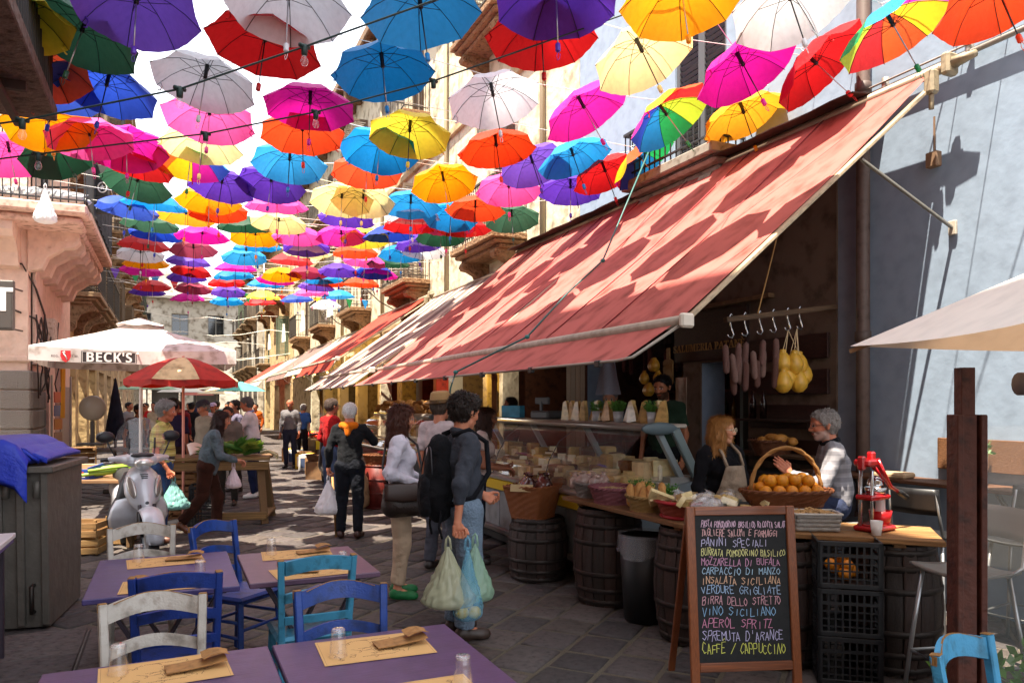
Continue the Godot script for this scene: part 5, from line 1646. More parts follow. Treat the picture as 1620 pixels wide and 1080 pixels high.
func salami_mesh(l: float, rad: float, sd: int) -> ArrayMesh:
	var nn := FastNoiseLite.new()
	nn.seed = sd
	nn.frequency = 14.0
	var g := G.new().sm(true)
	g.grid(9, 14, func(u: float, v: float) -> Vector3:
		var a := TAU * u
		var t := v * 2.0 - 1.0
		var k := rad * sqrt(maxf(0.0, 1.0 - pow(absf(t), 6.0))) * (1.0 + 0.16 * nn.get_noise_3d(cos(a) * 0.1, v * l * 3.0, sin(a) * 0.1))
		return Vector3(cos(a) * k, -v * l, sin(a) * k))
	return g.done()

func crate(label: String, at: Vector3, yaw: float, s: Vector3, col := "a87c4c", on_end := false) -> Node3D:
	var o := thing("wooden_crate", label, "crate", at, yaw, "wooden produce crates")
	var m := wood(col)
	var mz := wood(col, "z")
	var n: int = max(2, int(s.y / 0.08))
	for k in n:
		var y := (k + 0.5) * s.y / n
		for q in [-1, 1]:
			part(o, "slat", G.new().box(Vector3(0, y, q * s.z / 2), Vector3(s.x, s.y / n * 0.76, 0.01), 0.002), m)
			part(o, "slat", G.new().box(Vector3(q * s.x / 2, y, 0), Vector3(0.012, s.y / n * 0.78, s.z - 0.012), 0.002), mz)
	for a in [-1, 1]:
		for b in [-1, 1]:
			part(o, "corner_post", G.new().box(Vector3(a * (s.x / 2 - 0.02), s.y / 2 + 0.01, b * (s.z / 2 - 0.02)), Vector3(0.028, s.y + 0.02, 0.028), 0.003), wood(col, "y"))
	for k in 5: part(o, "floor_slat", G.new().box(Vector3(0, 0.012, (k - 2) * s.z / 5), Vector3(s.x - 0.02, 0.008, s.z / 6.5), 0.001), m)
	if on_end: o.rotation_degrees = Vector3(90, yaw, 0)
	return o

func plastic_crate(label: String, at: Vector3, yaw: float) -> Node3D:
	var o := thing("plastic_crate", label, "crate", at, yaw, "stacked black plastic crates")
	var m := mat("17171a", 0.45)
	for side in 4:
		var b := Basis(Vector3.UP, side * PI / 2)
		var w := 0.36 if side % 2 == 0 else 0.46
		var d := 0.23 if side % 2 == 0 else 0.18
		var xf := Transform3D(b, Vector3.ZERO)
		var g := G.new()
		for y in [0.015, 0.27]: g.box(Vector3(0, y, d), Vector3(w, 0.03, 0.014), 0.003, xf)
		g.box(Vector3(0, 0.2, d), Vector3(w, 0.02, 0.01), 0.0, xf)
		for i in 9: g.box(Vector3(-w / 2 + 0.02 + i * (w - 0.04) / 8, 0.14, d - 0.001), Vector3(0.011, 0.26, 0.01), 0.0, xf)
		for i in 3: g.box(Vector3(0, 0.06 + i * 0.045, d - 0.002), Vector3(w, 0.009, 0.008), 0.0, xf)
		for q in [-1, 1]: g.box(Vector3(q * (w / 2 - 0.008), 0.142, d - 0.003), Vector3(0.03, 0.284, 0.02), 0.003, xf)
		part(o, "side", g, m)
	part(o, "floor", G.new().box(Vector3(0, 0.008, 0), Vector3(0.35, 0.012, 0.45)), m)
	return o

func barrel(label: String, at: Vector3, rad: float, h: float) -> Node3D:
	var o := thing("wine_barrel", label, "barrel", at, r(0, 20), "dark wine barrels under the counter")
	var n := 18
	var prof := []
	for i in 7:
		var t := i / 6.0
		prof.append(Vector2(rad * (0.84 + 0.16 * sin(t * PI)), t * h))
	var shapes := []
	for q in 3:
		var g := G.new().sm(true)
		var da := TAU / n * 0.47
		var off := -0.002 * q
		for i in 6:
			var a: Vector2 = prof[i]
			var b: Vector2 = prof[i + 1]
			var A := []
			for p in [a, b]:
				A.append([Vector3(cos(-da) * (p.x + off - 0.006), p.y, -sin(-da) * (p.x + off - 0.006)), Vector3(cos(-da * 0.8) * (p.x + off), p.y, -sin(-da * 0.8) * (p.x + off)), Vector3(cos(da * 0.8) * (p.x + off), p.y, -sin(da * 0.8) * (p.x + off)), Vector3(cos(da) * (p.x + off - 0.006), p.y, -sin(da) * (p.x + off - 0.006))])
			for k in 3: g.quad(A[0][k], A[0][k + 1], A[1][k + 1], A[1][k])
		shapes.append(g.done())
	var tones := [wood("3b2b25", "y", 0.6), wood("443029", "y", 0.6), wood("33261f", "y", 0.6)]
	for k in n: part(o, "stave", shapes[k % 3], tones[(k * 5 + 1) % 3], T(Vector3.ZERO, 360.0 * k / n))
	part(o, "core", G.new().sm(true).lathe([Vector2(0, 0.02), Vector2(rad * 0.82, 0.02), Vector2(rad * 0.98, h / 2), Vector2(rad * 0.82, h - 0.03), Vector2(0, h - 0.03)], 18, T(Vector3.ZERO, 0, 0, 0, Vector3(0.97, 1, 0.97))), mat("1f1814", 0.9))
	for t in [0.05, 0.17, 0.34, 0.66, 0.83, 0.95]:
		var rr := rad * (0.84 + 0.16 * sin(t * PI)) + 0.003
		part(o, "hoop", G.new().sm(true).lathe([Vector2(rr - 0.004, t * h - 0.02), Vector2(rr, t * h - 0.018), Vector2(rr, t * h + 0.018), Vector2(rr - 0.004, t * h + 0.02)], 24), mat("3b3431", 0.5, {"metal": 0.6, "tex": "dirt", "scale": 3.0}))
	return o

# ---------------------------------------------------------------- the glass counters
func glass_counter(label: String, x: float, z0: float, z1: float, front: Material, strip: Material) -> Node3D:
	var o := thing("glass_counter", label, "display case")
	var L := z1 - z0
	var c := (z0 + z1) / 2
	var n: int = max(3, int(L / 0.75))
	for i in n:
		part(o, "front_panel", G.new().box(P(x + 0.05, 0.43, z0 + L * (i + 0.5) / n), Vector3(0.04, 0.5, L / n - 0.012), 0.008), front)
	part(o, "plinth", G.new().box(P(x + 0.5, 0.13, c), Vector3(0.8, 0.14, L - 0.1)), mat("2b2a2a", 0.7))
	part(o, "carcass", G.new().box(P(x + 0.54, 0.46, c), Vector3(0.92, 0.52, L - 0.02)), mat("7c7f80", 0.6))
	part(o, "bumper", G.new().box(P(x + 0.02, 0.22, c), Vector3(0.07, 0.07, L), 0.015), mat("57534f", 0.5))
	part(o, "coloured_strip", G.new().box(P(x + 0.02, 0.75, c), Vector3(0.07, 0.12, L), 0.01), strip)
	part(o, "ledge", G.new().box(P(x + 0.06, 0.845, c), Vector3(0.2, 0.05, L), 0.012), mat("b9b6b2", 0.3, {"metal": 0.7}))
	part(o, "deck", G.new().box(P(x + 0.55, 0.83, c), Vector3(0.86, 0.03, L - 0.05)), mat("c4c2be", 0.35, {"metal": 0.4}))
	part(o, "back_step", G.new().box(P(x + 0.85, 0.93, c), Vector3(0.3, 0.17, L - 0.06)), mat("a9a7a3", 0.4, {"metal": 0.3}))
	for q in [[0.46, 0.05], [0.62, 0.12]]: part(o, "display_step", G.new().box(P(x + q[0] + 0.06, 0.845 + q[1] / 2, c), Vector3(0.2, q[1], L - 0.08)), mat("b5b2ac", 0.4))
	# curved front panes
	for i in 3:
		var za := z0 + L * i / 3.0 + 0.006
		var zb := z0 + L * (i + 1) / 3.0 - 0.006
		part(o, "pane", G.new().sm(true).grid(2, 8, func(u: float, v: float) -> Vector3: return P(x + 0.07 + 0.42 * pow(v, 1.7), 0.87 + 0.58 * sin(v * 1.35) / sin(1.35), lerpf(za, zb, u))), glass(0.05))
		if i > 0:
			part(o, "pane_joint", G.new().tube([P(x + 0.065, 0.87, za), P(x + 0.13, 1.1, za), P(x + 0.25, 1.3, za), P(x + 0.48, 1.455, za)], 0.006, 4), mat("4a4a4a", 0.4))
	part(o, "top_shelf", G.new().box(P(x + 0.66, 1.49, c), Vector3(0.42, 0.04, L), 0.01), mat("b3a89b", 0.35, {"metal": 0.3}))
	part(o, "shelf_edge", G.new().sm(true).tube([P(x + 0.45, 1.475, z0), P(x + 0.45, 1.475, z1)], 0.03, 10), mat("9d968c", 0.3, {"metal": 0.6}))
	for i in 4:
		var z := z0 + 0.06 + (L - 0.12) * i / 3.0
		part(o, "upright", G.new().bar(P(x + 0.9, 0.9, z), P(x + 0.56, 1.48, z), 0.05, 0.06, 0.006), mat("8d979a", 0.4, {"metal": 0.2}))
	# moulded end cheeks
	for z in [z0, z1]:
		var poly := PackedVector2Array([Vector2(0, 0.2), Vector2(0, 0.87), Vector2(0.22, 0.9), Vector2(0.5, 0.92), Vector2(0.98, 0.98), Vector2(1.0, 0.2)])
		part(o, "end_cheek", G.new().prism(poly, 0.05, Transform3D(Basis(Vector3(1, 0, 0), Vector3.UP, Vector3(0, 0, 1)), P(x, 0, z + 0.025))), mat("7f8a90", 0.45))
	part(o, "end_cap", G.new().sm(true).ball(P(x + 0.55, 1.47, z0 - 0.01), Vector3(0.2, 0.06, 0.03), 14), mat("56656a", 0.45))
	part(o, "end_strut", G.new().bar(P(x + 0.72, 1.46, z0 - 0.01), P(x + 1.0, 0.95, z0 - 0.01), 0.05, 0.09, 0.01), mat("6d7c7d", 0.45))
	for i in 4:
		for q in [0.25, 0.8]: part(o, "foot", G.new().sm(true).tube([P(x + q, 0.0, z0 + 0.2 + (L - 0.4) * i / 3.0), P(x + q, 0.08, z0 + 0.2 + (L - 0.4) * i / 3.0)], 0.025, 8), mat("1f1f1f", 0.6))
	return o

func build_stalls() -> void:
	glass_counter("grey glass cheese counter with yellow strip under the red awning", 3.5, 5.75, 9.85, mat("8e9396", 0.4, {"metal": 0.2, "tex": "mottle"}), mat("c7a51e", 0.5))
	glass_counter("glass counter with dark red front piled with bread on top", 3.62, 12.3, 16.4, mat("b3aea6", 0.5, {"tex": "dirt", "scale": 1.0}), mat("6a1c1c", 0.5))
	# cheeses inside
	var tones := ["d9bd7e", "e3cf9c", "c9a55c", "8a5a2e", "b98a44", "e8dcc0", "6a4630", "d2b480"]
	var meshes := []
	for i in 6: meshes.append(wedge_mesh(r(0.11, 0.18), r(0.06, 0.12), r(0.5, 1.2)))
	var wheels := []
	for i in 3: wheels.append(G.new().sm(false).lathe([Vector2(0, 0), Vector2(0.1 + i * 0.02, 0), Vector2(0.108 + i * 0.02, 0.02), Vector2(0.108 + i * 0.02, 0.07), Vector2(0.1 + i * 0.02, 0.09), Vector2(0, 0.09)], 16).done())
	var blocks := []
	for i in 4: blocks.append(G.new().box(Vector3(0, 0.07, 0), Vector3(r(0.1, 0.18), r(0.1, 0.18), r(0.08, 0.14)), 0.012).done())
	var tag_ := mat("cfc3a2", 0.8)
	for row in 5:
		for i in 21:
			var z := 5.92 + i * 0.182 + r(-0.05, 0.05)
			var x: float = [3.7, 3.86, 4.02, 4.18, 4.36][row] + r(-0.02, 0.02)
			var y: float = [0.846, 0.846, 0.897, 0.967, 1.018][row]
			var m := mat(tones[rng.randi_range(0, 7)], 0.6, {"tex": "mottle", "scale": 3.0, "sss": 0.1, "bump": "fine", "bs": 0.2})
			var k := rng.randf()
			if k < 0.45: solo("cheese_wedge", "cut wedge of pale cheese lying in the cheese counter", "cheese", meshes[rng.randi_range(0, 5)], m, T(P(x, y, z), r(0, 360), 0, 0, Vector3.ONE * r(1.0, 1.5)), "cheeses in the glass counter")
			elif k < 0.62: solo("round_cheese", "small round cheese lying in the cheese counter", "cheese", wheels[rng.randi_range(0, 2)], m, T(P(x, y, z), r(0, 360), 0, 0, Vector3.ONE * 0.9), "cheeses in the glass counter")
			else: solo("cheese_block", "square cut block of cheese in the cheese counter", "cheese", blocks[rng.randi_range(0, 3)], m, T(P(x, y, z), r(-30, 30), 0, 0, Vector3.ONE * r(0.9, 1.5)), "cheeses in the glass counter")
			if rng.randf() < 0.22:
				solo("price_card", "small cream price card stuck among the cheeses", "price card", G.new().box(Vector3(0, 0.12, 0), Vector3(0.1, 0.075, 0.002)).box(Vector3(0, 0.045, 0), Vector3(0.004, 0.09, 0.002)), tag_, T(P(x - 0.08, y, z), -50.0 + r(-15, 15), -12), "price cards in the cheese counter")
	# a big piece and a cured lump by the near end
	solo("cheese_block", "tall pale half wheel of cheese at the counter's near end", "cheese", wedge_mesh(0.2, 0.3, 1.7), mat("d8b98a", 0.6, {"tex": "mottle", "scale": 2.0}), T(P(4.15, 0.85, 5.98), 160))
	# wrapped wedges, pots of herbs along the top shelf
	var pack := bag_mesh(0.1, 0.24, 0.07, 3)
	for i in 17:
		var z := 5.85 + i * 0.115
		if i in [6, 7, 12]: continue
		solo("cheese_pack", "upright vacuum-packed wedge of hard cheese on the counter's top shelf", "cheese", G.new().prism(PackedVector2Array([Vector2(-0.06, 0), Vector2(0.06, 0), Vector2(0.045, 0.1), Vector2(0.01, 0.22), Vector2(-0.03, 0.2)]), 0.05).done(), mat(["cfa765", "d9b878", "c79b58"][i % 3], 0.25, {"tex": "mottle", "scale": 4.0, "coat": 0.6}), T(P(4.16 + 0.03 * (i % 2), 1.512, z), -65.0 + r(-25, 25), r(-8, 4), r(-10, 10)), "packed cheeses on the counter top")
	for i in 3:
		herb_pot("small metal pot of green herbs on the counter top, number %s from the near end" % ["one", "two", "three"][i], P(4.14, 1.51, [5.98, 6.58, 7.0][i]), 0.055, 0.11, 0.13, "b9bcbe")
	solo("paper_card", "small card with prices standing on the counter top", "price card", G.new().box(Vector3(0, 0.14, 0), Vector3(0.16, 0.1, 0.004)).box(Vector3(0, 0.05, 0), Vector3(0.006, 0.1, 0.004)), mat("b8a060", 0.8), T(P(4.2, 1.512, 7.6), -60, -8))
	solo("kitchen_scale", "grey counter scale with a tilted display on the top shelf", "scale", G.new().box(Vector3(0, 0.05, 0), Vector3(0.3, 0.1, 0.3), 0.02).box(Vector3(0, 0.15, 0.1), Vector3(0.03, 0.12, 0.03)).box(Vector3(0, 0.22, 0.08), Vector3(0.22, 0.09, 0.05), 0.01), mat("4a4c4c", 0.5), T(P(4.2, 1.512, 8.3), -70))
	solo("blue_box", "pale blue carton on the counter top beside the woman", "box", G.new().box(Vector3(0, 0.08, 0), Vector3(0.3, 0.16, 0.12), 0.006), mat("4aa3c4", 0.6, {"tex": "mottle"}), T(P(4.15, 1.512, 9.2), -60))
	# bread on the second counter
	for i in 46:
		var bm := bread_mesh(r(0.2, 0.32), r(0.045, 0.07), i)
		solo("bread_loaf", "crusty loaf in the pile on the second counter", "bread", bm, mat(["b07a3a", "c48f4a", "9a6428"][i % 3], 0.8, {"tex": "mottle", "scale": 4.0, "bump": "fine", "bs": 0.5}), T(P(4.2 + r(-0.15, 0.15), 1.56 + 0.07 * (i / 16), 12.5 + (i % 16) * 0.24 + r(-0.05, 0.05)), r(0, 180), r(-15, 15), r(-40, 40)), "loaves on the second counter")
	for i in 30:
		solo("packed_food", "tub or packet inside the second glass counter", "food", G.new().box(Vector3(0, 0.05, 0), Vector3(0.13, 0.1, 0.15), 0.012).done() if i % 3 else wheels[0], mat(["d8c48c", "e8dfc4", "b5543a", "c99a4c", "8a3a2a"][i % 5], 0.5), T(P(3.85 + (i / 15) * 0.25, 0.85, 12.5 + (i % 15) * 0.25), r(-20, 20)), "goods in the second counter")
	# things in front of the second counter
	crate("slanted wooden crate of vegetables leaning on the second counter", P(3.35, 0.72, 12.35), 66.0, Vector3(0.55, 0.14, 0.4), "8a6238")
	for i in 8: solo("pepper", "pepper or greens in the slanted crate by the second counter", "vegetable", lump(Vector3(0.06, 0.05, 0.09), 6, 0.3, i), mat(["a8231a", "5a7a2a", "7a9a3a"][i % 3], 0.4), T(P(3.35 + r(-0.14, 0.14), 0.86, 12.35 + r(-0.2, 0.2)), r(0, 180)), "vegetables in the slanted crate")
	var drum := thing("red_drum", "dark red drum holding a basket beside the second counter", "drum", P(3.1, 0, 12.2))
	part(drum, "shell", G.new().sm(true).lathe([Vector2(0, 0), Vector2(0.24, 0), Vector2(0.24, 0.7), Vector2(0, 0.7)], 20), mat("6a1e16", 0.5, {"tex": "dirt", "scale": 2.0}))
	for y in [0.02, 0.25, 0.47, 0.69]: part(drum, "rib", G.new().sm(true).lathe([Vector2(0.238, y - 0.012), Vector2(0.25, y), Vector2(0.238, y + 0.012)], 20), mat("58180f", 0.5))
	basket("wicker_basket", "small wicker basket standing on the red drum", P(3.1, 0.702, 12.2), 0.0, basket_mesh(0.26, 0.22, 0.8, 0.16, 0.0, 16, 6), "8a4f24")
	solo("paper_sack", "tall brown paper sack standing beside the red drum", "sack", bag_mesh(0.24, 0.72, 0.18, 4), mat("a98a68", 0.85, {"tex": "mottle", "scale": 2.0}), T(P(2.78, 0, 12.05), 20))
	# trolley wheel and low metal bench below the cheese counter
	var bn := thing("low_bench", "low steel bench with a wheel below the cheese counter", "bench", P(3.05, 0, 8.05), 60.0)
	part(bn, "seat", G.new().box(Vector3(0, 0.27, 0), Vector3(0.7, 0.03, 0.26), 0.005), mat("8a8378", 0.4, {"metal": 0.6}))
	for a in [-1, 1]:
		for b in [-1, 1]: part(bn, "leg", G.new().box(Vector3(a * 0.3, 0.13, b * 0.1), Vector3(0.035, 0.26, 0.035), 0.004), mat("8a8378", 0.4, {"metal": 0.6}))
	part(bn, "wheel", G.new().sm(true).lathe([Vector2(0, -0.04), Vector2(0.13, -0.04), Vector2(0.15, -0.02), Vector2(0.15, 0.02), Vector2(0.13, 0.04), Vector2(0, 0.04)], 20, T(Vector3(0.1, 0.435, 0.0), 0, 90)), wood("3a2a20"))
	# hanging goods inside the shop, seen between canvas and counter
	for i in 9:
		var z := 8.1 + i * 0.26
		solo("hanging_salami", "dark salami hanging from the shop ceiling behind the counter", "salami", salami_mesh(r(0.3, 0.42), 0.035, i), mat(["5a3028", "6b3a30", "4a2a24"][i % 3], 0.8, {"tex": "grain", "scale": 8.0}), T(P(6.3 + r(-0.1, 0.1), 2.5 + r(-0.05, 0.05), z)), "salami inside the shop")
	for i in 6: solo("hanging_cheese", "yellow pear shaped cheese hanging inside the shop", "cheese", provolone(), mat("c9952e", 0.45, {"tex": "mottle", "scale": 3.0}), T(P(5.75 + 0.05 * (i % 2), 2.28 - 0.16 * (i / 2), 8.25 + 0.12 * (i % 3)), 0, 0, 0, Vector3.ONE * 0.8), "cheeses hanging inside the shop")
	var bt := bottle_mesh()
	for k in 3:
		for i in 14:
			solo("shop_bottle", "dark bottle standing on a shelf inside the shop", "bottle", bt, mat(["1c2a1a", "3a1512", "2a1c10", "6a4a1a"][(i + k) % 4], 0.15), T(P(7.3, 1.067 + k * 0.42, 8.2 + i * 0.17)), "bottles on the shop shelves")
	# hams and chopping board, towel
	solo("chopping_board", "wooden chopping board hanging on the shop pier", "board", G.new().prism(PackedVector2Array([Vector2(-0.1, 0), Vector2(0.1, 0), Vector2(0.1, 0.3), Vector2(0.03, 0.33), Vector2(0.03, 0.47), Vector2(-0.03, 0.47), Vector2(-0.03, 0.33), Vector2(-0.1, 0.3)]), 0.02), wood("9a7038", "y"), Transform3D(Basis(Vector3(0, 0, 1), Vector3.UP, Vector3(-1, 0, 0)), P(5.9, 1.95, 8.15)))
	solo("patterned_towel", "blue and white patterned kitchen towel hanging below the awning", "towel", G.new().sm(true).grid(8, 10, func(u, v): return P(4.6 + 0.04 * sin(u * 9.0), 2.42 - v * 0.62, 7.55 + (u - 0.5) * (0.1 + 0.5 * v))), mat("8d97a8", 0.9, {"tex": "scuff", "scale": 5.0, "back": "404858"}))
	solo("linen_towel", "cream tea towel hanging from a hook on the door jamb", "towel", G.new().sm(true).slab(6, 10, 0.008, func(u, v): return P(5.72 + 0.02 * sin(u * 8.0), 2.02 - v * 0.55, 7.55 + u * 0.24)), cloth("b09a86"))
	# wooden frame with slates and back panels of the gap between the counters
	var fr := thing("slate_frame", "tall wooden frame hung with small slates between the two counters", "stand", P(4.6, 0, 10.9), 66.0)
	for s in [-1, 1]: part(fr, "post", G.new().box(Vector3(s * 0.4, 1.05, 0), Vector3(0.07, 2.1, 0.07), 0.006), wood("9a5a28", "y"))
	part(fr, "rail", G.new().box(Vector3(0, 2.1, 0), Vector3(0.9, 0.1, 0.08), 0.006), wood("9a5a28"))
	part(fr, "lower_panel", G.new().box(Vector3(0, 0.7, -0.01), Vector3(0.74, 1.3, 0.03)), wood("5a3018", "y"))
	for s in [-1, 1]:
		var sl := part(fr, "slate", G.new().box(Vector3(s * 0.17, 1.72, 0.045), Vector3(0.22, 0.34, 0.02), 0.004), wood("b08a58", "y"))
		part(sl, "face", G.new().box(Vector3(s * 0.17, 1.72, 0.058), Vector3(0.18, 0.3, 0.004)), mat("23262a", 0.8, {"tex": "scuff", "scale": 4.0}))
	# the provolone and salami bar in front of the door
	var rail := thing("hanging_rail", "wooden rail with steel hooks under the awning by the door", "rail", P(4.95, 2.52, 5.95))
	rail.position = Vector3.ZERO
	part(rail, "beam", G.new().bar(P(4.6, 2.46, 5.5), P(5.97, 2.65, 5.5), 0.06, 0.05, 0.006), wood("6b5138", "x"))
	part(rail, "rope", G.new().sm(true).tube([P(4.98, 2.53, 5.5), P(5.2, 2.95, 5.6), P(5.5, 3.5, 5.75), P(5.96, 4.2, 5.9)], 0.008, 5), mat("a07a48", 0.9))
	var hook := func(t: float) -> Vector3: return P(lerpf(4.6, 5.97, t), lerpf(2.44, 2.62, t), 5.5)
	for t in [0.05, 0.17, 0.3, 0.42, 0.55, 0.66]:
		var p: Vector3 = hook.call(t)
		part(rail, "hook", G.new().sm(true).tube([p + Vector3(0.02, 0.05, 0), p + Vector3(0.0, 0.07, 0), p + Vector3(-0.02, 0.04, 0), p + Vector3(0.0, -0.05, 0), p + Vector3(0.03, -0.12, 0), p + Vector3(0.01, -0.15, 0), p + Vector3(-0.03, -0.14, 0), p + Vector3(-0.04, -0.12, 0)], 0.006, 6), mat("b8b8ba", 0.25, {"metal": 0.9}))
	var offs := [[0.5, -0.22], [0.57, -0.24], [0.65, -0.26], [0.47, -0.4], [0.54, -0.36], [0.61, -0.42], [0.69, -0.36]]
	for i in 7:
		var p: Vector3 = hook.call(offs[i][0])
		var pos := p + Vector3(0.0, offs[i][1] - 0.12, 0.05 * (i % 2))
		solo("provolone", "pear shaped yellow cheese in the bunch hanging from the rail", "cheese", provolone(), mat("d9a838", 0.4, {"tex": "mottle", "scale": 3.0, "sss": 0.1}), T(pos, i * 40), "yellow cheeses hanging from the rail")
		solo("cheese_string", "pale string tying a hanging yellow cheese to its hook", "string", G.new().tube([pos, (hook.call(0.55 if i % 3 == 0 else 0.63) as Vector3) + Vector3(0, -0.14, 0)], 0.004, 4), mat("cbb28a", 0.9), Transform3D(), "strings of the yellow cheeses")
	for i in 13:
		var t: float = [0.0, 0.03, 0.06, 0.09, 0.11, 0.15, 0.18, 0.21, 0.27, 0.3, 0.33, 0.41, 0.44][i]
		var p: Vector3 = hook.call(t)
		solo("dry_salami", "dusty dry salami in the bunches hanging from the rail", "salami", salami_mesh(r(0.24, 0.32), 0.03, i + 30), mat(["7d5a52", "8a6a60", "6b463c"][i % 3], 0.9, {"tex": "scuff", "scale": 9.0, "bump": "fine", "bs": 0.6}), T(p + Vector3(0, -0.2 - 0.09 * (i % 3), 0.04 * (i % 2)), r(0, 90), r(-6, 6), r(-6, 6)), "salami hanging from the rail")
	# on the wall shelf and bread shelf
	for i in 2: solo("wine_bottle", "dark wine bottle on the wall shelf, %s" % ["beside the salami" if i == 0 else "behind the cheeses"], "bottle", bt, mat("20120f", 0.12), T(P(5.82, 1.535, 6.5 - i * 0.16)))
	var bb := basket("bread_basket", "wide brown wicker basket of rolls on the shelf by the door", P(5.72, 1.176, 6.1), 24.0, basket_mesh(0.36, 0.2, 0.72, 0.14, 0.0, 24, 6), "6b3a1a")
	for i in 12: solo("bread_roll", "golden roll in the wicker basket on the bread shelf", "bread", lump(Vector3(0.07, 0.045, 0.055), 7, 0.15, i), mat("c98a3c", 0.6, {"tex": "mottle", "scale": 4.0}), T(P(5.72 + r(-0.1, 0.1), 1.28 + 0.03 * (i % 3), 6.1 + r(-0.25, 0.25)), r(0, 180)), "rolls in the bread basket")
	solo("dark_cabinet", "dark cabinet with crates of drinks below the bread shelf", "cabinet", G.new().box(Vector3(0, 0.5, 0), Vector3(0.4, 1.0, 1.3), 0.01), mat("1d1b1c", 0.6, {"tex": "dirt", "scale": 2.0}), T(P(5.72, 0, 6.15)))

func provolone() -> ArrayMesh:
	if not mats.has("_prov"):
		mats["_prov"] = G.new().sm(true).lathe([Vector2(0, -0.21), Vector2(0.04, -0.2), Vector2(0.075, -0.16), Vector2(0.085, -0.115), Vector2(0.07, -0.06), Vector2(0.045, -0.02), Vector2(0.03, -0.005), Vector2(0.034, 0.01), Vector2(0.02, 0.022), Vector2(0, 0.024)], 16).done()
	return mats["_prov"]

func herb_pot(label: String, at: Vector3, rad: float, h: float, leaf: float, potc := "c9c4bc", green := "4a7a2a", called := "herb_pot") -> Node3D:
	var o := thing(called, label, "plant", at)
	part(o, "pot", G.new().sm(true).lathe([Vector2(0, 0), Vector2(rad * 0.8, 0), Vector2(rad, h), Vector2(rad * 0.93, h), Vector2(rad * 0.86, h * 0.85), Vector2(0, h * 0.85)], 16), mat(potc, 0.4, {"metal": 0.3 if potc == "b9bcbe" else 0.0}))
	var g := G.new()
	for i in 130:
		var a := r(0, TAU)
		var d := r(0, rad * 0.8)
		var b := Vector3(cos(a) * d, h * 0.85, sin(a) * d)
		var tip := b + Vector3(cos(a) * r(0, leaf * 0.6), leaf * r(0.5, 1.1), sin(a) * r(0, leaf * 0.6))
		var w := Vector3(r(-1, 1), r(-0.3, 0.3), r(-1, 1)).normalized() * 0.006
		g.tri(b - w, b + w, tip)
		var m := b.lerp(tip, r(0.5, 0.9))
		var l := Vector3(r(-1, 1), r(-0.2, 0.8), r(-1, 1)).normalized() * leaf * 0.2
		var s := l.cross(Vector3(r(-1, 1), r(-1, 1), r(-1, 1))).normalized() * leaf * 0.07
		g.quad(m, m + l * 0.5 + s, m + l, m + l * 0.5 - s)
	part(o, "leaves", g, mat(green, 0.6, {"back": "2a4a12"}))
	return o

# ---------------------------------------------------------------- plank counter on barrels, with baskets, and the menu board
const STROKES := {
	"A": "00 26 40|12 32", "B": "00 06|06 36 45 34 03|03 34 42 30 00", "C": "45 26 15 02 11 20 41", "D": "00 06 26 44 42 20 00", "E": "40 00 06 46|03 33", "F": "00 06 46|03 33",
	"G": "45 26 04 02 20 41 43 23", "H": "00 06|40 46|03 43", "I": "20 25", "J": "01 10 30 36", "L": "06 00 40", "M": "00 06 23 46 40", "N": "00 06 40 46", "O": "26 04 02 20 42 44 26",
	"P": "00 06 36 45 44 33 03", "Q": "26 04 02 20 42 44 26|31 50", "R": "00 06 36 45 34 03|23 40", "S": "45 26 05 14 33 42 20 01", "T": "06 46|26 20", "U": "06 01 20 41 46", "V": "06 20 46", "Z": "06 46 00 40",
	"'": "26 24", "/": "00 46", "È": "40 00 06 46|03 33|17 38"}

func chalk(line: String, x0: float, y: float, w: float, h: float) -> G:
	var g := G.new()
	var n := line.length()
	var adv := w / n
	for i in n:
		var ch := line[i]
		if not STROKES.has(ch): continue
		var k := h * r(0.85, 1.1)
		var dx := x0 + i * adv + r(-0.06, 0.06) * adv
		var dy := y + r(-0.1, 0.1) * h + 0.06 * h * sin(i * 0.5)
		var sl := r(-0.1, 0.16)
		for s in (STROKES[ch] as String).split("|"):
			var pts := []
			for q in s.split(" "):
				var px := (float(q[0]) / 4.0 + r(-0.05, 0.05)) * adv * 0.74
				var py := (float(q[1]) / 6.0 + r(-0.05, 0.05)) * k
				pts.append(Vector3(dx + px + sl * py, dy + py, 0.0))
			for j in pts.size() - 1:
				var a: Vector3 = pts[j]
				var b: Vector3 = pts[j + 1]
				var t := (b - a).normalized() * 0.0012
				var nr := Vector3(-t.y, t.x, 0) * r(1.2, 1.75)
				g.quad(a - t - nr, b + t - nr, b + t + nr, a - t + nr)
	return g

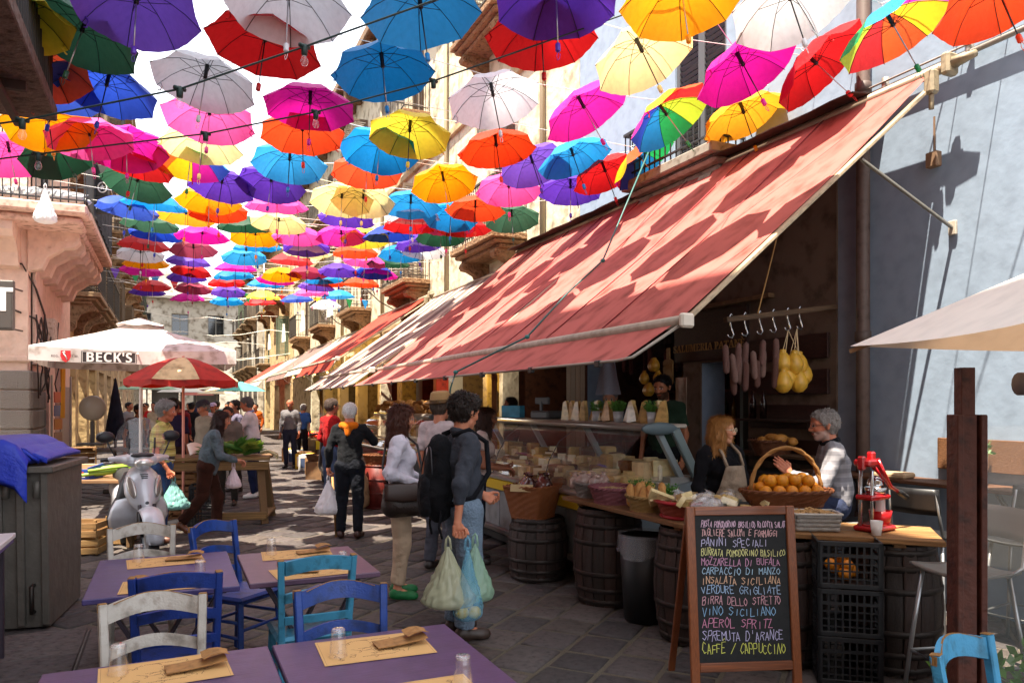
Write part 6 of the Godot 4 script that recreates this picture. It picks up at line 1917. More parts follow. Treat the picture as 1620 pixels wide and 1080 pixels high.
func build_counter() -> void:
	# planks
	var pm := wood("8a6036", "z")
	var p1 := thing("plank_counter", "long wooden plank counter resting on barrels before the cheese counter", "counter")
	for i in 3: part(p1, "plank", G.new().box(P(3.32 + i * 0.19, 0.845, 5.1), Vector3(0.186, 0.035, 1.95), 0.005), [pm, wood("7d5530", "z"), wood("92683c", "z")][i])
	for z in [4.4, 5.8]: part(p1, "batten", G.new().box(P(3.5, 0.816, z), Vector3(0.5, 0.022, 0.07), 0.003), pm)
	var p2 := thing("corner_plank", "wooden plank table set at an angle at the corner, holding oranges and the juicer", "counter", P(3.69, 0.845, 3.65), -45.0)
	for i in 3: part(p2, "plank", G.new().box(Vector3(0.05, 0.002, -0.12 - i * 0.2), Vector3(1.5, 0.035, 0.196), 0.005), [wood("b07f4a"), wood("a57642"), wood("ba8a54")][i])
	for x in [-0.5, 0.55]: part(p2, "batten", G.new().box(Vector3(x, -0.028, -0.32), Vector3(0.07, 0.022, 0.56), 0.003), pm)
	barrel("small dark barrel under the big wicker basket", P(3.27, 0, 6.66), 0.3, 0.6)
	barrel("dark barrel under the plank counter, left of the waste bin", P(3.45, 0, 5.64), 0.31, 0.805)
	barrel("dark barrel under the plank counter, right of the waste bin", P(3.5, 0, 4.5), 0.31, 0.805)
	barrel("dark barrel behind the menu board, left of the crates", P(3.72, 0, 3.92), 0.31, 0.81)
	barrel("big dark barrel at the right end, right of the crates", P(4.28, 0, 3.5), 0.31, 0.81)
	# waste bin with a clear liner
	var bin := thing("waste_bin", "black plastic waste bin with a clear bag between two barrels", "bin", P(3.42, 0, 5.03))
	part(bin, "bucket", G.new().sm(true).lathe([Vector2(0, 0), Vector2(0.17, 0), Vector2(0.21, 0.66), Vector2(0.2, 0.66), Vector2(0.165, 0.03), Vector2(0, 0.03)], 24), mat("141416", 0.5))
	part(bin, "liner", G.new().sm(true).grid(40, 6, func(u: float, v: float) -> Vector3:
		var a := TAU * u
		var k := 0.217 + 0.012 * sin(a * 9.0) * v + 0.008 * sin(a * 17.0 + 1.0) * v
		return Vector3(cos(a) * k, 0.68 - 0.17 * v * (1.0 + 0.15 * sin(a * 3.0)), sin(a) * k)), mat("c9ccd2", 0.2, {"alpha": 0.22}))
	# crates
	for i in 3: plastic_crate(["black plastic crate at the bottom of the stack behind the menu board", "black plastic crate in the middle of the stack behind the menu board", "black plastic crate of oranges on top of the stack behind the menu board"][i], P(3.88, i * 0.29, 3.52), -38.0)
	for i in 9: solo("crated_orange", "orange lying in the topmost black crate", "orange", lump(Vector3.ONE * 0.038, 7, 0.05, i), mat("d9820f", 0.45), T(P(3.88 + r(-0.1, 0.1), 0.64 + 0.05 * (i % 2), 3.52 + r(-0.1, 0.1))), "oranges in the black crate")
	# --- baskets along the plank
	basket("wicker_basket", "large square brown wicker basket of cured sausages on the small barrel", P(3.22, 0.6, 6.66), 34.0, basket_mesh(0.25, 0.21, 0.72, 0.3, 0.85, 22, 10), "9a5524")
	for i in 6: solo("sausage_bag", "shiny bag of dark cured sausage in the large wicker basket", "sausage", bag_mesh(0.16, 0.24, 0.13, i), mat(["5a2c26", "6b3630", "4a2420"][i % 3], 0.22, {"tex": "scuff", "scale": 5.0, "coat": 0.8}), T(P(3.22 + r(-0.13, 0.13), 0.78, 6.66 + r(-0.14, 0.14)), r(0, 90), r(-12, 12), r(-12, 12)), "bags of sausage in the large basket")
	solo("price_card", "handwritten price card propped on the large wicker basket", "price card", G.new().box(Vector3.ZERO, Vector3(0.22, 0.07, 0.004)), mat("b39a70", 0.8), T(P(3.02, 0.9, 6.5), -40, -15))
	var spots := [
		["grey woven basket of packets next to the large wicker basket", 3.46, 5.95, 0.22, 0.16, 0.12, "8b8580", "b5a294"],
		["round pink and cream woven basket of nuts", 3.4, 5.5, 0.24, 0.19, 0.13, "9a5a62", "c9a06a"],
		["straw coloured basket of bread rolls on the plank", 3.4, 5.0, 0.19, 0.15, 0.11, "b58f52", "c98f4a"],
		["red rimmed basket of cheese wedges on the plank", 3.42, 4.58, 0.22, 0.17, 0.12, "a8452e", "dcc38a"],
		["flat brown basket of round cheeses at the back of the plank", 3.78, 5.75, 0.26, 0.18, 0.07, "7a4420", "d8b45c"]]
	for k in spots.size():
		var s: Array = spots[k]
		var at := P(s[1], 0.864, s[2])
		var b := basket("woven_basket", s[0], at, 66.0, basket_mesh(s[3], s[4], 0.74, s[5], 0.0, 20, 7), s[6])
		if k == 3:
			for y in [0.012, s[5]]:
				var ring := []
				for i in 40: ring.append(Vector3(cos(TAU * i / 40.0) * (s[3] * (0.74 if y < 0.05 else 1.0) + 0.014), y, sin(TAU * i / 40.0) * (s[4] * (0.74 if y < 0.05 else 1.0) + 0.014)))
				part(b, "red_band", G.new().sm(true).tube(ring, 0.013, 6, false, true), mat("9a1220", 0.5))
		for i in [9, 0, 8, 7, 9][k]:
			var p := at + Vector3(r(-0.1, 0.1), s[5] * 0.75 + 0.012 * (i % 3), r(-0.12, 0.12))
			if k == 0: solo("food_packet", "shiny clear packet of dried food in the grey basket", "packet", bag_mesh(0.13, 0.15, 0.1, i + 9), mat("b59a90", 0.15, {"alpha": 0.6}), T(p - Vector3(0, 0.04, 0), r(0, 180), r(-20, 20), r(-20, 20)), "packets in the grey basket")
			elif k == 2: solo("bread_stick", "long crusty roll in the straw coloured basket", "bread", bread_mesh(0.2, 0.032, i), mat("c08a4a", 0.8, {"tex": "mottle", "scale": 5.0}), T(p + Vector3(0, 0.03, 0), 60.0 + r(-30, 30), 0, 50.0 + r(-20, 20)), "rolls in the straw basket")
			elif k == 3: solo("cheese_wedge", "thin triangular wedge of cheese in the red rimmed basket", "cheese", wedge_mesh(0.19, 0.035, 0.45), mat("dfc78e", 0.5, {"tex": "mottle", "scale": 3.0, "coat": 0.3}), T(p + Vector3(0, 0.02, 0), r(0, 360), r(10, 70), r(-20, 20)), "wedges in the red rimmed basket")
			elif k == 4: solo("round_cheese", "small round yellow cheese in the flat brown basket", "cheese", G.new().sm(true).lathe([Vector2(0, 0), Vector2(0.05, 0), Vector2(0.06, 0.015), Vector2(0.06, 0.035), Vector2(0.05, 0.05), Vector2(0, 0.05)], 14).done(), mat("dfbb62", 0.5, {"tex": "mottle", "scale": 4.0}), T(p, r(0, 90), r(-25, 25), r(-25, 25)), "round cheeses in the flat basket")
	for i in 2: herb_pot(["bushy green herb behind the pink basket", "bushy green herb behind the straw basket"][i], P(3.66, 0.864, [5.45, 5.05][i]), 0.09, 0.08, 0.13, "6a4a2a")
	# heap of packed cheeses at the plank's near end
	for i in 34:
		var m := wedge_mesh(0.13, 0.045, 0.7) if i % 3 else G.new().box(Vector3(0, 0.03, 0), Vector3(0.12, 0.06, 0.09), 0.012).done()
		solo("wrapped_cheese", "film-wrapped piece of cheese in the heap behind the menu board", "cheese", m, mat(["e2cf98", "d8b878", "efe3c4", "cfae6a"][i % 4], 0.3, {"tex": "mottle", "scale": 4.0, "coat": 0.5}), T(P(3.55 + r(-0.2, 0.22), 0.87 + 0.05 * (i / 13) , 4.24 + r(-0.24, 0.2)), r(0, 360), r(-20, 35), r(-25, 25)), "cheese heap behind the board")
	for i in 5: solo("plastic_wrap", "crumpled clear plastic bag over the cheese heap", "bag", bag_mesh(0.15, 0.13, 0.13, 50 + i), mat("d9d9dd", 0.12, {"alpha": 0.3}), T(P(3.45 + r(-0.15, 0.25), 0.95, 4.35 + r(-0.2, 0.25)), r(0, 180), r(-30, 30), r(-30, 30)), "plastic bags over the cheese heap")
	for i in 26:
		var z := 4.5 + i * 0.06
		var wrapped: bool = i % 2 == 0
		solo("plank_cheese", "paper or film wrapped cheese piece lying between the plank's baskets", "cheese", bag_mesh(r(0.1, 0.15), r(0.09, 0.15), r(0.08, 0.12), 80 + i) if wrapped else wedge_mesh(r(0.11, 0.16), r(0.04, 0.07), r(0.5, 0.9)), mat(["e0cf9e", "cfae72", "e9dfc8", "b98a4a", "d6b880"][i % 5], 0.3, {"tex": "mottle", "scale": 4.0, "coat": 0.5}), T(P(3.62 + r(-0.06, 0.14), 0.864, z), r(0, 360), 0, 0), "cheese pieces between the baskets")
	var seeds := SurfaceTool.new()
	seeds.begin(Mesh.PRIMITIVE_TRIANGLES)
	var seed_mesh := lump(Vector3(0.016, 0.008, 0.008), 4, 0.3, 5)
	for i in 160:
		var q := Vector2(r(-0.19, 0.19), r(-0.14, 0.14))
		if Vector2(q.x / 0.2, q.y / 0.15).length() < 1.0: seeds.append_from(seed_mesh, 0, T(Vector3(q.x, 0.1 + r(0, 0.012), q.y), r(0, 360), r(-30, 30), r(-30, 30)))
	solo("nuts", "layer of pale nuts filling the pink and cream basket", "nuts", seeds.commit(), mat("c9a878", 0.8, {"tex": "grain", "scale": 8.0}), T(P(3.4, 0.864, 5.5), 66), "", "stuff")
	# --- corner plank: black tub, orange basket, peanuts, juicer, cups
	var pp := func(a: float, b: float) -> Vector3: return P(3.69, 0.865, 3.65) + Basis(Vector3.UP, deg_to_rad(-45.0)) * Vector3(a, 0, b)
	var tub := thing("black_tub", "black plastic tub behind the peanut basket", "tub", pp.call(-0.38, -0.27), -45.0)
	part(tub, "shell", G.new().lathe([Vector2(0, 0), Vector2(0.15, 0), Vector2(0.17, 0.13), Vector2(0.18, 0.13), Vector2(0.18, 0.14), Vector2(0.16, 0.14), Vector2(0.14, 0.012), Vector2(0, 0.012)], 4, T(Vector3.ZERO, 45, 0, 0, Vector3(1.3, 1, 1.0))), mat("151517", 0.45))
	var ob := basket("orange_basket", "oval brown wicker basket with a tall arched handle, full of oranges", (pp.call(-0.12, -0.52) as Vector3) + Vector3(0, 0.12, 0), -18.0, basket_mesh(0.33, 0.2, 0.78, 0.1, 0.0, 26, 6), "7d431b", 0.3, 0.26)
	solo("basket_stand", "upturned dark box under the orange basket", "box", G.new().box(Vector3(0, 0.06, 0), Vector3(0.4, 0.12, 0.24), 0.01), mat("1d1a18", 0.7), T(pp.call(-0.12, -0.52), -18))
	var om := lump(Vector3.ONE * 0.045, 10, 0.05, 2)
	var k2 := 0
	for a in 5:
		for b in 3:
			var p := ob.position + Basis(Vector3.UP, deg_to_rad(-18.0)) * Vector3((a - 2) * 0.095 + r(-0.01, 0.01), 0.1 + 0.02 * (b % 2), (b - 1) * 0.085)
			solo("orange", "ripe orange in the bottom layer of the handled wicker basket", "orange", om, mat("e08a10", 0.42, {"tex": "mottle", "scale": 5.0, "bump": "fine", "bs": 0.2, "sss": 0.1}), T(p, r(0, 360), r(0, 90)), "oranges in the handled basket")
	for a in 4:
		for b in 2:
			var p := ob.position + Basis(Vector3.UP, deg_to_rad(-18.0)) * Vector3((a - 1.5) * 0.098 + r(-0.012, 0.012), 0.165 + r(0, 0.015), (b - 0.5) * 0.09)
			solo("orange", "ripe orange on top of the heap in the handled wicker basket", "orange", om, mat("e5930f", 0.42, {"tex": "mottle", "scale": 5.0, "bump": "fine", "bs": 0.2, "sss": 0.1}), T(p, r(0, 360), r(0, 90)), "top oranges in the handled basket")
	# peanut basket: white painted strips
	var pb := thing("peanut_basket", "white painted rectangular woven basket of peanuts on the corner plank", "basket", pp.call(0.06, -0.2), -30.0)
	for side in 4:
		var b := Basis(Vector3.UP, side * PI / 2)
		var w := 0.27 if side % 2 == 0 else 0.19
		var d := 0.095 if side % 2 == 0 else 0.135
		for row in 4:
			part(pb, "strip", G.new().sm(true).slab(16, 1, 0.006, func(u: float, v: float) -> Vector3: return b * Vector3((u - 0.5) * w, 0.008 + row * 0.027 + v * 0.024, d + 0.005 * sin(u * PI * 7.0 + (PI if row % 2 else 0.0)) + row * 0.004)), mat("b9b4ad", 0.6, {"tex": "grain", "scale": 5.0}))
	part(pb, "rim", G.new().box(Vector3(0, 0.118, 0.112), Vector3(0.3, 0.012, 0.016), 0.003).box(Vector3(0, 0.118, -0.112), Vector3(0.3, 0.012, 0.016), 0.003).box(Vector3(0.148, 0.118, 0), Vector3(0.014, 0.012, 0.21), 0.003).box(Vector3(-0.148, 0.118, 0), Vector3(0.014, 0.012, 0.21), 0.003), mat("c4bfb7", 0.6))
	var pg := SurfaceTool.new()
	pg.begin(Mesh.PRIMITIVE_TRIANGLES)
	var nut := lump(Vector3(0.019, 0.0095, 0.0095), 4, 0.4, 3)
	for i in 190:
		var q := Vector2(r(-0.125, 0.125), r(-0.085, 0.085))
		pg.append_from(nut, 0, T(Vector3(q.x, 0.105 + 0.03 * (1.0 - absf(q.x) / 0.14) * r(0.3, 1.0), q.y), r(0, 360), r(-40, 40), r(-40, 40)))
	var st := solo("peanuts", "heap of unshelled peanuts filling the white basket", "peanuts", pg.commit(), mat("c9a068", 0.8, {"tex": "grain", "scale": 9.0}), pb.transform, "", "stuff")
	# lever juicer
	var j := thing("citrus_juicer", "red cast lever citrus juicer with steel bowl on the corner plank", "juicer", pp.call(0.42, -0.3), 10.0)
	var red := mat("a80f16", 0.25, {"coat": 0.6})
	part(j, "base", G.new().box(Vector3(0.02, 0.02, 0.0), Vector3(0.24, 0.035, 0.17), 0.012).box(Vector3(0.02, 0.042, 0), Vector3(0.2, 0.012, 0.13), 0.004), red)
	part(j, "column", G.new().sm(true).tube([Vector3(-0.08, 0.03, -0.04), Vector3(-0.08, 0.43, -0.04)], 0.013, 10).tube([Vector3(-0.08, 0.03, 0.04), Vector3(-0.08, 0.4, 0.04)], 0.011, 10), mat("b9b9bb", 0.25, {"metal": 0.9}))
	part(j, "bowl_arm", G.new().box(Vector3(0.0, 0.225, 0), Vector3(0.22, 0.035, 0.13), 0.012), red)
	part(j, "bowl", G.new().sm(true).lathe([Vector2(0.02, 0.235), Vector2(0.06, 0.245), Vector2(0.07, 0.285), Vector2(0.064, 0.285), Vector2(0.05, 0.25), Vector2(0.0, 0.245)], 18, T(Vector3(0.03, 0, 0))), mat("c2c2c4", 0.15, {"metal": 0.95}))
	part(j, "press_cone", G.new().sm(true).lathe([Vector2(0.052, 0.3), Vector2(0.048, 0.33), Vector2(0.02, 0.36), Vector2(0, 0.362)], 16, T(Vector3(0.03, 0, 0))), mat("c2c2c4", 0.15, {"metal": 0.95}))
	part(j, "head", G.new().box(Vector3(-0.075, 0.45, 0), Vector3(0.12, 0.045, 0.12), 0.012).box(Vector3(-0.02, 0.47, 0.0), Vector3(0.05, 0.1, 0.045), 0.01).box(Vector3(-0.13, 0.45, 0.0), Vector3(0.04, 0.09, 0.05), 0.01), red)
	part(j, "lever", G.new().sm(true).tube([Vector3(-0.04, 0.47, 0.05), Vector3(0.02, 0.38, 0.06), Vector3(0.1, 0.29, 0.06), Vector3(0.2, 0.25, 0.06)], [0.02, 0.017, 0.014, 0.011], 8).tube([Vector3(-0.04, 0.47, -0.02), Vector3(0.05, 0.37, 0.02), Vector3(0.12, 0.28, 0.05)], [0.017, 0.013, 0.01], 8), red)
	part(j, "lever_grip", G.new().sm(true).tube([Vector3(0.19, 0.253, 0.06), Vector3(0.22, 0.242, 0.06), Vector3(0.3, 0.205, 0.06), Vector3(0.315, 0.198, 0.06)], [0.012, 0.02, 0.021, 0.012], 10), mat("141414", 0.35))
	part(j, "tray", G.new().sm(true).lathe([Vector2(0, 0.05), Vector2(0.06, 0.05), Vector2(0.072, 0.13), Vector2(0.066, 0.13), Vector2(0.055, 0.06), Vector2(0, 0.06)], 16, T(Vector3(0.07, 0, 0.01))), mat("b3141a", 0.3))
	for i in 2: solo("plastic_cup", ["stack of clear plastic cups standing in the red tray", "white plastic cup beside the juicer"][i], "cup", G.new().sm(true).lathe([Vector2(0, 0), Vector2(0.028, 0), Vector2(0.038, 0.09), Vector2(0.036, 0.09), Vector2(0.026, 0.004)], 16) if i else G.new().sm(true).lathe([Vector2(0, 0), Vector2(0.034, 0), Vector2(0.036, 0.03), Vector2(0.034, 0.034), Vector2(0.033, 0.06), Vector2(0.031, 0.064), Vector2(0.03, 0.13), Vector2(0.026, 0.17)], 16), mat("e2dcd8", 0.25, {"alpha": 0.65} if i == 0 else {}), T(j.position + (j.basis * Vector3(0.07, 0.062, 0.01) if i == 0 else j.basis * Vector3(-0.13, 0.0, 0.1))))
	# --- menu board
	var mb := thing("menu_board", "A-frame chalkboard menu in an orange wooden frame, written in coloured chalk", "menu board", P(2.97, 0, 3.36), -21.0)
	mb.rotation_degrees = Vector3(-6, -19, 0)
	var fm := wood("9a5426", "y", 0.55, {"coat": 0.3})
	var fxm := wood("9a5426", "x", 0.55, {"coat": 0.3})
	for s in [-1, 1]: part(mb, "post", G.new().box(Vector3(s * 0.298, 0.555, 0), Vector3(0.05, 1.11, 0.028), 0.004), fm)
	for y in [1.085, 0.21]: part(mb, "rail", G.new().box(Vector3(0, y, -0.001), Vector3(0.545, 0.05, 0.026), 0.004), fxm)
	part(mb, "slate", G.new().box(Vector3(0, 0.6475, -0.006), Vector3(0.545, 0.825, 0.008)), mat("17191b", 0.75, {"tex": "scuff", "scale": 1.2}))
	var back := Basis(Vector3.RIGHT, deg_to_rad(24.0))
	for s in [-1, 1]: part(mb, "back_leg", G.new().box(Vector3(s * 0.29, -0.54, -0.02), Vector3(0.04, 1.12, 0.025), 0.004, Transform3D(back, Vector3(0, 1.08, -0.02))), fm)
	var lines := [["PASTA POMODORINO BASILICO RICOTTA SALATA", "d4b4c8", 0.52, 0.036], ["TAGLIERE SALUMI E FORMAGGI", "d4a8a8", 0.46, 0.038], ["PANINI SPECIALI", "c0bcdc", 0.4, 0.044], ["BURRATA POMODORINO BASILICO", "d6d490", 0.5, 0.038], ["MOZZARELLA DI BUFALA", "c994b4", 0.47, 0.038], ["CARPACCIO DI MANZO", "a4c4dc", 0.47, 0.038], ["INSALATA SICILIANA", "dcb494", 0.47, 0.04], ["VERDURE GRIGLIATE", "a0bcdc", 0.47, 0.042], ["BIRRA DELLO STRETTO", "d2a0aa", 0.47, 0.044], ["VINO SICILIANO", "8cb8dc", 0.44, 0.046], ["APEROL SPRITZ", "d68fae", 0.42, 0.052], ["SPREMUTA D'ARANCE", "c0bce0", 0.48, 0.05], ["CAFFÈ / CAPPUCCINO", "d8dc6a", 0.49, 0.056]]
	var y := 1.02
	for l in lines:
		y -= l[3] * 0.35
		part(mb, "chalk_line", chalk(l[0], -0.255, y - l[3] * 0.5, l[2], l[3]), mat(l[1], 0.9), T(Vector3(0, 0, 0.0005), 0, 0, -1.2)).set_meta("kind", "stuff")
		y -= l[3] * 1.02
	# two price cards and towel on the plank's edge
	solo("price_card", "white price card lying before the cheese heap", "price card", G.new().box(Vector3.ZERO, Vector3(0.11, 0.003, 0.07)), mat("d8d5cc", 0.8), T(P(3.36, 0.93, 4.0), -30, 25))

# ---------------------------------------------------------------- terrace: tables, chairs, place mats
func make_chair(label: String, at: Vector3, yaw: float, col: String, worn := "a9793c") -> Node3D:
	var o := thing("wooden_chair", label, "chair", at, yaw, "painted rush-style wooden chairs")
	var m := mat(col, 0.5, {"tex": "dirt", "scale": 1.4, "bump": "fine", "bs": 0.12})
	var wm := wood(worn, "y")
	# front faces +z; backrest at -z
	part(o, "seat", G.new().box(Vector3(0, 0.445, 0.0), Vector3(0.4, 0.035, 0.38), 0.016).box(Vector3(0, 0.425, 0.0), Vector3(0.36, 0.03, 0.34), 0.006), m)
	for s in [-1, 1]:
		part(o, "leg", G.new().bar(Vector3(s * 0.17, 0.43, 0.16), Vector3(s * 0.185, 0.0, 0.18), 0.036, 0.036, 0.006), m)
		var post := part(o, "leg", G.new().bar(Vector3(s * 0.175, 0.45, -0.175), Vector3(s * 0.18, 0.0, -0.2), 0.036, 0.038, 0.006).bar(Vector3(s * 0.175, 0.445, -0.175), Vector3(s * 0.19, 0.885, -0.245), 0.034, 0.036, 0.005), m)
		part(post, "worn_tip", G.new().bar(Vector3(s * 0.19, 0.884, -0.245), Vector3(s * 0.1901, 0.888, -0.2455), 0.032, 0.034, 0.002).box(Vector3(s * 0.2073, 0.868, -0.243), Vector3(0.002, 0.03, 0.02)), wm)
	# curved rails
	for q in [[0.84, 0.075, 0.23], [0.68, 0.05, 0.215], [0.56, 0.04, 0.2]]:
		var g := G.new().sm(false)
		g.slab(10, 1, 0.018, func(u: float, v: float) -> Vector3:
			var bow := sin(u * PI)
			return Vector3((u - 0.5) * 0.345, q[0] - q[1] / 2 + v * q[1] + (0.028 * bow if q[0] > 0.6 else 0.012 * bow), -q[2] - 0.004 - 0.045 * bow - (v - 0.5) * q[1] * 0.15))
		var rl := part(o, "back_rail", g, m)
		if q[0] > 0.8: part(rl, "worn_edge", G.new().slab(10, 1, 0.003, func(u: float, v: float) -> Vector3: return Vector3((u - 0.5) * 0.3, q[0] + q[1] / 2 + 0.028 * sin(u * PI) * 1.0 + 0.002 + 0.003 * (u * (1.0 - u)), -q[2] - 0.012 - 0.045 * sin(u * PI) - v * 0.006)), wm)
	for s in [-1, 1]:
		part(o, "stretcher", G.new().sm(true).tube([Vector3(s * 0.18, 0.2, 0.17), Vector3(s * 0.18, 0.22, -0.19)], 0.011, 6), m)
		part(o, "stretcher", G.new().sm(true).tube([Vector3(s * 0.178, 0.3, 0.165), Vector3(s * 0.178, 0.3, -0.185)], 0.011, 6), m)
	part(o, "stretcher", G.new().sm(true).tube([Vector3(-0.18, 0.25, 0.17), Vector3(0.18, 0.25, 0.17)], 0.011, 6), m)
	part(o, "stretcher", G.new().sm(true).tube([Vector3(-0.178, 0.25, -0.187), Vector3(0.178, 0.25, -0.187)], 0.011, 6), m)
	return o

func make_table(label: String, x0: float, x1: float, z0: float, z1: float, col: String) -> Node3D:
	var o := thing("bistro_table", label, "table", P((x0 + x1) / 2, 0, (z0 + z1) / 2), 0.0, "purple stained bistro tables")
	var w := x1 - x0 - 0.01
	var d := z1 - z0
	part(o, "table_top", G.new().box(Vector3(0, 0.738, 0), Vector3(w, 0.028, d), 0.004), mat(col, 0.38, {"tex": "scratch", "scale": 1.3, "world": true, "spec": 0.45, "bump": "woodh", "bs": 0.06}))
	part(o, "frame", G.new().box(Vector3(0, 0.712, 0.0), Vector3(w - 0.16, 0.022, 0.04)).box(Vector3(0, 0.7105, d / 2 - 0.12), Vector3(w - 0.12, 0.025, 0.04)).box(Vector3(0, 0.7105, -d / 2 + 0.12), Vector3(w - 0.12, 0.025, 0.04)), mat("2a1f2c", 0.5))
	for s in [-1, 1]:
		for q in [-1, 1]:
			part(o, "leg", G.new().bar(Vector3(q * (w / 2 - 0.1), 0.7, s * (d / 2 - 0.12)), Vector3(-q * (w / 2 - 0.12) * 0.55, 0.0, s * (d / 2 - 0.13)), 0.04, 0.022, 0.003), mat("2a1f2c", 0.5))
	return o

func placemat_texture() -> void:
	var im := Image.create(512, 352, false, Image.FORMAT_RGB8)
	im.fill(Color("c99e63"))
	var n := FastNoiseLite.new()
	n.frequency = 0.2
	for y in 352:
		for x in 512:
			var k := 1.0 + 0.07 * n.get_noise_2d(x, y * 2.0)
			im.set_pixel(x, y, Color(0.79 * k, 0.62 * k, 0.39 * k))
	var ink := Color("4a3020")
	for x in range(10, 502):
		for y in [10, 341]: im.set_pixel(x, y, ink.lerp(Color("c99e63"), 0.3))
	for y in range(10, 342):
		for x in [10, 501]: im.set_pixel(x, y, ink.lerp(Color("c99e63"), 0.3))
	# little drawings: scribbled curls, and rows of tiny strokes
	for c in 34:
		var p := Vector2(r(60, 450), r(60, 300))
		var a := r(0, TAU)
		for i in 60:
			a += r(-0.7, 0.7)
			p += Vector2(cos(a), sin(a)) * 1.3
			if p.x > 16 and p.x < 494 and p.y > 16 and p.y < 334:
				im.fill_rect(Rect2i(int(p.x), int(p.y), 2, 2), ink)
	for row in 3:
		for i in 26: im.fill_rect(Rect2i(180 + i * 6, 40 + row * 120, 3, int(r(4, 10))), ink)
	texs["placemat"] = ImageTexture.create_from_image(im)
	var m := StandardMaterial3D.new()
	m.albedo_texture = texs["placemat"]
	m.roughness = 0.85
	mats["_placemat"] = m

func place_setting(t: String, x: float, z: float, far: bool) -> void:
	# kraft place mat, folded cutlery pocket, upturned tumbler
	var yaw := (0.0 if far else 180.0) + r(-4, 4)
	var pm := PlaneMesh.new()
	pm.size = Vector2(0.42, 0.29)
	solo("place_mat", "printed brown paper place mat on " + t, "place mat", pm, mats["_placemat"], T(P(x, 0.7545, z), yaw))
	var k := G.new()
	var b := Transform3D(Basis(Vector3.UP, deg_to_rad(yaw + r(-25, 25))), P(x + (0.1 if far else -0.06), 0.757, z))
	k.slab(4, 2, 0.003, func(u: float, v: float) -> Vector3: return b * Vector3((u - 0.5) * 0.2, 0.006 + 0.02 * u * u * (1.0 - 0.5 * absf(v - 0.5)), (v - 0.5) * 0.095))
	k.slab(3, 2, 0.003, func(u: float, v: float) -> Vector3: return b * Vector3(0.02 + u * 0.09, 0.03 + 0.012 * sin(u * 3.0) + 0.012 * absf(v - 0.5), (v - 0.5) * (0.09 - 0.03 * u)))
	solo("napkin_pocket", "folded brown paper cutlery pocket on " + t, "napkin", k, mat("a87843", 0.85, {"tex": "mottle", "scale": 6.0}))
	var gl := thing("tumbler", "upturned ribbed glass tumbler on " + t, "glass", P(x + (-0.15 if far else 0.17), 0.7555, z + r(-0.06, 0.06)))
	var prof := [Vector2(0.034, 0.0), Vector2(0.036, 0.004), Vector2(0.027, 0.075), Vector2(0.0255, 0.1), Vector2(0.0, 0.1), Vector2(0.0, 0.092), Vector2(0.022, 0.09), Vector2(0.0235, 0.07), Vector2(0.032, 0.0), Vector2(0.034, 0.0)]
	part(gl, "wall", G.new().sm(true).lathe(prof, 20), mat("ffffff", 0.01, {"alpha": 0.015}))
	part(gl, "thick_base", G.new().sm(true).lathe([Vector2(0, 0.088), Vector2(0.022, 0.09), Vector2(0.0245, 0.101), Vector2(0.022, 0.103), Vector2(0, 0.1)], 20), mat("e6ecec", 0.03, {"alpha": 0.12}))

